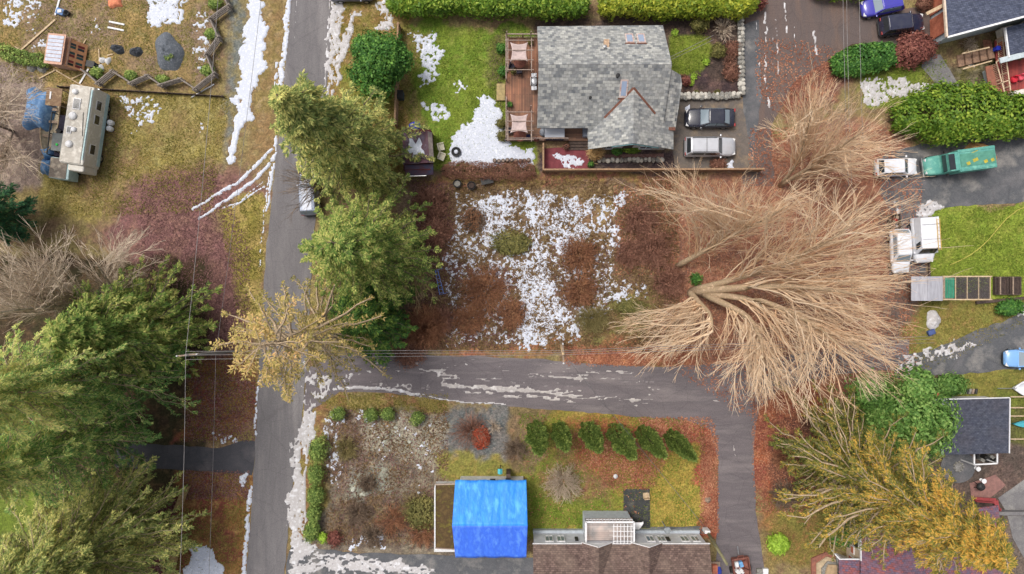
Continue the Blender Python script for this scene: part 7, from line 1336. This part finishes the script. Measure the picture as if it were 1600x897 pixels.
T = thing('lawn_lantern', 'small white lantern standing on the lawn below the cypresses', 'lantern', P(961, 743)); MB().lathe([(.12, 0), (.14, .3), (.22, .34), (.05, .5)], n=8).build('lantern', WHITE, T); MB().lathe([(.2, 0), (.2, .04)], n=8).build('base', STONE, T)
T = thing('wooden_chair', 'tan wooden chair on the dark slab in the lawn', 'chair', P(1008, 772), .1); MB().box(0, 0, .35, .5, .5, .06).build('seat', WOODPALE, T); MB().box(0, -.26, .38, .5, .06, .55).build('backrest', WOODPALE, T)
for s in (-1, 1):
    MB().box(s * .27, 0, .55, .07, .5, .04).build('arm', WOODPALE, T)
    for t in (-1, 1): MB().box(s * .2, t * .2, .02, .06, .06, .4).build('leg', WOOD, T)
rock('stump', 'small cut stump in the red leaves beside the drive', 1106, 781, .35, .3, WOOD, 31, .9, 0, 'stump')
T = thing('ladder', 'blue metal stepladder lying in the brambles of the vacant lot', 'ladder', P(687, 441), R(12)); BLM = M('blue_metal', C(116, 140, 196), C(90, 112, 164), 3, .4)
for s in (-1, 1): MB().bar((s * .2, -1.2, .5), (s * .12, 1.2, .55), .07, .06).build('rail', BLM, T)
for i in range(7): MB().bar((-.18, -1.05 + i * .35, .52), (.18, -1.05 + i * .35, .52), .05, .05).build('rung', BLM, T)
for y in (-1.2, 1.2): MB().bar((-.1, y, .53), (.65, y + .05, .45), .04, .04).build('stay', BLM, T)
for i, (x, y, r_) in enumerate([(570, 770, .5), (552, 765, .3), (640, 690, .25), (618, 668, .22), (600, 690, .2), (575, 742, .28)]): rock('pale_rock', ['largest pale rock on the corner lot', 'small pale rock right beside the largest rock', 'pale rock in the middle of the pale gravel', 'pale rock on the gravel nearest the cross road', 'smallest pale rock at the scrub edge of the gravel', 'pale rock above the largest rock of the corner lot'][i], x, y, r_, r_ * .5, M('pale_rock', C(196, 198, 184), C(164, 166, 152), 4) if i == 0 else bpy.data.materials['pale_rock'], 40 + i, .8, i, 'rock', 'pale rocks on the corner lot')
# right-hand gardens
T = thing('fire_pit', 'small stone fire ring in the middle of the round patio', 'fire pit', P(1497, 729)); 
for i in range(9): a = i / 9 * 6.283; MB().lathe([(.1, 0), (.14, .08), (.08, .18)], (.42 * math.cos(a), .42 * math.sin(a), .02), 7).build('stone', STONE, T)
MB().lathe([(.36, .02), (.34, .05)], n=14).build('ash', M('ash', C(150, 148, 146), C(110, 108, 106), 6), T)
T = thing('lean_to_frame', 'white-framed open lean-to full of grey gear against the garage', 'frame', P(1538, 714)); L = Loc(T)
for a, b in (((1522, 707), (1558, 707)), ((1522, 726), (1558, 724)), ((1522, 707), (1522, 726)), ((1558, 707), (1558, 724))): L.bar('beam', (*a, 1.9), (*b, 1.9), .12, .12, WTRIM)
for x, y in ((1522, 726), (1558, 724), (1522, 707), (1558, 707)): q = L.p(x, y, 1.9); MB().box(q.x, q.y, -.05, .1, .1, 1.9).build('post', WTRIM, T)
for i in range(6): q = L.p(1527 + i * 5, 713 + (i % 2) * 5, .3); MB().box(q.x, q.y, 0, .28, .4, .5 + .15 * (i % 3), i).build('gear', [BLACKPL, STONE, RUBBER][i % 3], T)
T = thing('red_bench', 'red curved garden bench above the driveway wall', 'bench', P(1542, 786)); L = Loc(T); RB = M('red_bench_paint', C(158, 72, 74), C(130, 58, 60), 3)
L.bar('seat', (1524, 780, .45), (1556, 782, .45), .4, .08, RB); L.bar('seat', (1556, 782, .452), (1559, 797, .452), .4, .08, RB); L.bar('backrest', (1524, 783, .8), (1552, 785, .8), .08, .4, RB)
for x, y in ((1526, 780), (1554, 782), (1559, 795)): q = L.p(x, y); MB().box(q.x, q.y, -.03, .1, .3, .46).build('leg', RB, T)
T = thing('retaining_wall', 'pale concrete retaining wall below the red bench', 'wall', P(1580, 801)); L = Loc(T); L.bar('wall', (1528, 796, .3), (1562, 801, .3), .3, .7, CONC); L.bar('wall', (1562, 801, .298), (1700, 801, .298), .35, .696, CONC)
for i, (x, y, lab) in enumerate([(1524, 731, 'white plastic stool on the patio stones'), (1533, 750, 'round white table beside the dark barbecue')]): T = thing('patio_stool', lab, 'stool', P(x, y)); MB().lathe([(.22, .4), (.24, .45)], n=12).build('seat', WTRIM, T); MB().lathe([(.18, 0), (.06, .1), (.06, .4)], n=10).build('base', WTRIM, T)
T = thing('kettle_grill', 'round black covered grill on the pink pavers', 'grill', P(1524, 757)); MB().lathe([(.1, .45), (.38, .7), (.4, .8), (.3, .98), (.05, 1.05)], n=16).build('bowl', BLACKPL, T, True)
for i in range(3): a = i * 2.09; MB().bar((.15 * math.cos(a), .15 * math.sin(a), .55), (.35 * math.cos(a), .35 * math.sin(a), 0), .04, .04).build('leg', BLACKPL, T)
def boat(name, label, px, py, rz, Ln, Wd, hull, inner, red=None, cat='boat', deck=False):
    T = thing(name, label, cat, P(px, py), rz); n = 12; V = []; F = []
    for i in range(n + 1):
        t = -1 + 2 * i / n; w = Wd / 2 * max(.03, (1 - abs(t) ** 2.4)) if deck else Wd / 2 * max(.03, (1 - max(0, t) ** 2.2)) * (.85 + .15 * min(1, (t + 1) * 2)); x = t * Ln / 2
        V += [(x, -w, .5), (x, -w * .7, .2), (x, 0, .08), (x, w * .7, .2), (x, w, .5)]
    for i in range(n):
        for j in range(4): F.append((i * 5 + j, i * 5 + j + 1, (i + 1) * 5 + j + 1, (i + 1) * 5 + j)[::-1])
    if deck:
        for i in range(n): F.append((i * 5, i * 5 + 4, (i + 1) * 5 + 4, (i + 1) * 5)[::-1])
    F.append((0, 1, 2, 3, 4)); mb = MB(); mb.add(V, F); o = mb.build('hull', hull, T, True)
    if not deck: s_ = o.modifiers.new('t', 'SOLIDIFY'); s_.thickness = .12; MB().box(-.3, 0, .3, Ln * .5, Wd * .55, .06).build('deck_floor', inner, T); MB().box(-.1, 0, .36, .8, Wd * .4, .12).build('seat', red or inner, T)
    else: MB().lathe([(.25, .5), (.25, .54), (.2, .54), (.2, .42)], n=12, sx=1.6).build('cockpit_rim', inner, T)
boat('dinghy', 'white dinghy with a red seat on the grass above the garage', 1606, 606, math.pi, 3.0, 1.5, WHT, M('grey_inner', C(190, 192, 200), C(160, 162, 172), 3), LAMPR)
T = bpy.data.objects['dinghy']; MB().bar((1.4, 0, .4), (3.2, 0, .35), .06, .06).build('towing_bar', CHROME, T)
boat('kayak', 'turquoise kayak lying between the rails beside the dark garage', 1606, 661, 0, 3.6, .75, M('turquoise_hull', C(84, 176, 190), C(66, 150, 164), 3, .4), BLACKPL, cat='kayak', deck=True)
for i, y in enumerate((620, 637, 650, 686)):
    T = thing('storage_rail', ['pale timber rail nearest the dinghy beside the garage', 'pale timber rail between the dinghy and the kayak', 'pale timber rail right beside the kayak', 'low slatted timber rail below the kayak beside the garage'][i], 'rail', P(1595, y)); L = Loc(T); L.bar('rail', (1579, y, .5), (1680, y, .5), .1, .12, WOODPALE)
    for x in (1581, 1600, 1640): q = L.p(x, y); MB().box(q.x, q.y, -.05, .1, .1, .5).build('post', WOOD, T)
T = thing('log_pile', 'small pile of grey logs and stones above the garage roof edge', 'log pile', P(1512, 612)); 
for i in range(6): MB().tube([(-.8 + .3 * i, -.2, .12), (-.7 + .3 * i, .3, .14)], .12, 8).build('log', [STONE, WOOD, BLACKPL][i % 3], T)
T = thing('little_coop', 'tiny wooden hutch with orange roof beside the garage corner', 'hutch', P(1452, 616)); MB().box(0, 0, -.02, .9, .5, .8).build('box', WOODPALE, T); m_ = MB(); m_.slab([(-.5, -.32, .82), (.5, -.32, .82), (.5, .32, 1.0), (-.5, .32, 1.0)], .06); m_.build('roof', ORANGEW, T)
T = thing('snowy_heap', 'heap of snow-dusted clutter and a blue bag at the edge of the maple twigs', 'heap', P(1458, 500)); heap(T, 'heap', .7, 1.0, .45, SNOWD, 33); MB().box(-.3, -1.2, 0, .7, .5, .35, .4).build('blue_bag', M('blue_bag', C(84, 100, 150), C(60, 74, 116), 3), T, bevel=.06)
T = thing('garden_hose', 'yellow hose curving across the green lawn', 'hose', P(1540, 360)); L = Loc(T); MB().tube([L.p(x, y) + Vector((0, 0, .04)) for x, y in ((1484, 414), (1500, 407), (1515, 399), (1530, 388), (1545, 374), (1558, 358), (1572, 342), (1590, 328), (1610, 320))], .035, 6).build('hose', M('yellow_hose', C(196, 184, 96), C(170, 160, 84), 3), T)
T = thing('lawn_divider', 'dark timber post edging at the lawn corner by the van', 'edging', P(1451, 415)); L = Loc(T); L.bar('edging', (1451, 405, .1), (1452, 432, .1), .14, .25, WOODDARK)
# bottom clutter by the narrow drive
T = thing('utility_trailer', 'rusty red trailer loaded with white boxes parked by the narrow drive', 'trailer', P(1155, 886), R(8)); RT = M('rusty_red', C(140, 92, 80), C(104, 66, 60), 3)
MB().box(0, 0, .4, 1.6, 2.4, .1).build('bed', RT, T)
for s in (-1, 1): MB().box(s * .78, 0, .5, .08, 2.4, .4).build('side', RT, T); MB().tube([(s * .82, 0, .3), (s * 1.0, 0, .3)], .3, 14).build('wheel', RUBBER, T)
MB().box(0, 1.18, .5, 1.5, .08, .4).build('tailboard', RT, T); MB().tube([(-.3, 1.25, .9), (-.25, 1.5, 1.0), (.25, 1.5, 1.0), (.3, 1.25, .9)], .05, 8).build('handle_hoop', RT, T); MB().bar((0, 1.4, .4), (0, 2.2, .4), .1, .1).build('drawbar', CHROME, T)
for i in range(6): MB().box(-.4 + .4 * (i % 3), .6 - .7 * (i // 3), .5, .34, .5, .3 + .1 * (i % 2), .2 * i).build('cargo', [WHITE, M('sky_blue_box', C(120, 170, 216), C(96, 146, 192), 3) if i == 1 else WHITE, RT][i % 3], T)
T = thing('covered_cart', 'cart with orange crate and blue bag beside the brown-roofed house', 'cart', P(1116, 888)); MB().box(0, 0, .3, .9, 1.6, .1).build('bed', WOOD, T); MB().box(-.15, .2, .4, .5, .8, .4).build('crate', ORANGEW, T); heap(T, 'bag', .35, .6, .35, M('royal_blue_bag', C(70, 90, 190), C(54, 70, 156), 3), 44).location = (.25, -.2, .4)
for s in (-1, 1): MB().tube([(s * .42, 0, .2), (s * .55, 0, .2)], .2, 12).build('wheel', RUBBER, T)
T = thing('crate_stack', 'pale crates stacked at the edge of the narrow drive', 'crates', P(1190, 890)); 
for i in range(4): MB().box(-.3 + .6 * (i % 2), -.35 * (i // 2), 0, .52, .34, .3, .05 * i).build('crate', WTRIM if i % 2 else STONE, T)
# ================================================================ POLES AND WIRES
POLE = M('mossy_pole', C(150, 146, 112), C(112, 108, 84), 5, stretch=(1, 1, .2)); POLEG = M('grey_pole', C(150, 146, 142), C(112, 108, 106), 5, stretch=(1, 1, .2))
def pole(label, base, top, ht, mat, arm=None, r=.15):
    B = P(*base); Tp = P(*top, ht); T = thing('utility_pole', label, 'pole', B); d = Tp - B; MB().tube([(0, 0, -.2), d * .5, d], [r, r * .85, r * .7], 10).build('pole', mat, T, True)
    if arm is not None:
        u = Vector((math.cos(arm), math.sin(arm), 0)); q = d * .97; MB().bar(q - u * .9, q + u * .9, .12, .14).build('crossarm', WOOD, T)
        for s in (-.8, 0, .8): MB().lathe([(.06, 0), (.08, .08), (.04, .2)], q + u * s + Vector((0, 0, .07)), 8).build('insulator', WTRIM, T)
    return T, B + d
T1, top1 = pole('tall grey utility pole rising beside the road among the cedars', (384, 548), (290, 555), 12.2, POLEG, R(5)); T2, top2 = pole('wooden utility pole beside the cross road at the edge of the vacant lot', (877, 534), (880, 553), 10.5, M('tan_pole', C(206, 178, 140), C(170, 144, 114), 5), R(92), .17)
T3, top3 = pole('short mossy pole standing at the corner of the brown-roofed house', (1103, 827), (1136, 882), 7.4, POLE, None, .17); MB().box(-.15, .1, .2, .5, .3, .9).build('meter_box', WTRIM, T3)
def wire(label, pts, r=.03, sag=.5, mat=None):
    a0 = Vector(pts[0]); T = thing('overhead_wire', label, 'wire', (a0.x, a0.y, 0)); o = Vector((a0.x, a0.y, 0)); path = []
    for A, B in zip(pts[:-1], pts[1:]):
        A, B = Vector(A), Vector(B)
        for i in range(13): t = i / 12; q = A.lerp(B, t); q.z -= sag * 4 * t * (1 - t); path.append(q - o)
    MB().tube(path, r * .6, 5).build('wire', mat or WIRE, T, True)
WIRE = M('wire_grey', C(120, 116, 118), C(96, 92, 94), 3, .5); WIREP = M('pale_wire', C(150, 146, 146), C(124, 120, 120), 3, .5)
wire('upper power line following the road past the tall grey pole', [P(345, -60, 11.8), top1, P(276, 1000, 12)], .035, .3, WIREP); wire('lower cable following the road verge on the tall grey pole', [P(415, -60, 6.4), P(337, 556, 6.4), P(322, 1000, 6.4)], .03, .2)
for i, (dy, lab) in enumerate(((-3, 'uppermost of the three wires along the cross road'), (0, 'middle one of the three wires along the cross road'), (3.5, 'lowest of the three wires along the cross road'))): wire(lab, [top1 + Vector((0, -dy * .1, 0)), P(880, 551 + dy, 10.3), P(1460, 530 + dy * 1.6, 10.3)], .028, .35, WIREP)
wire('service wire crossing the cross road diagonally to the short mossy pole', [P(881, 554, 9.6), P(1102, 824, 1.6)], .04, .25, WIRE)
wire('power line crossing the lane end beside the clipped hedge', [P(1317, -60, 8), P(1320, 120, 7.5), P(1326, 290, 7)], .03, .1, WIREP); wire('second power line crossing the lane end close beside the first', [P(1323, -60, 8), P(1325.5, 120, 7.5), P(1331, 290, 7)], .03, .1, WIREP); wire('single power line crossing above the parked purple car', [P(1343, -60, 8), P(1345, 110, 7.5), P(1349, 220, 7)], .03, .1, WIREP)
wire('house service wire reaching the bay corner over the small lawn', [P(1042, 92, 4.0), P(1115, 55, 5)], .03, .05, WIREP); wire('second house service wire beside the first over the small lawn', [P(1046, 94, 4.0), P(1115, 62, 5)], .025, .05, WIREP)
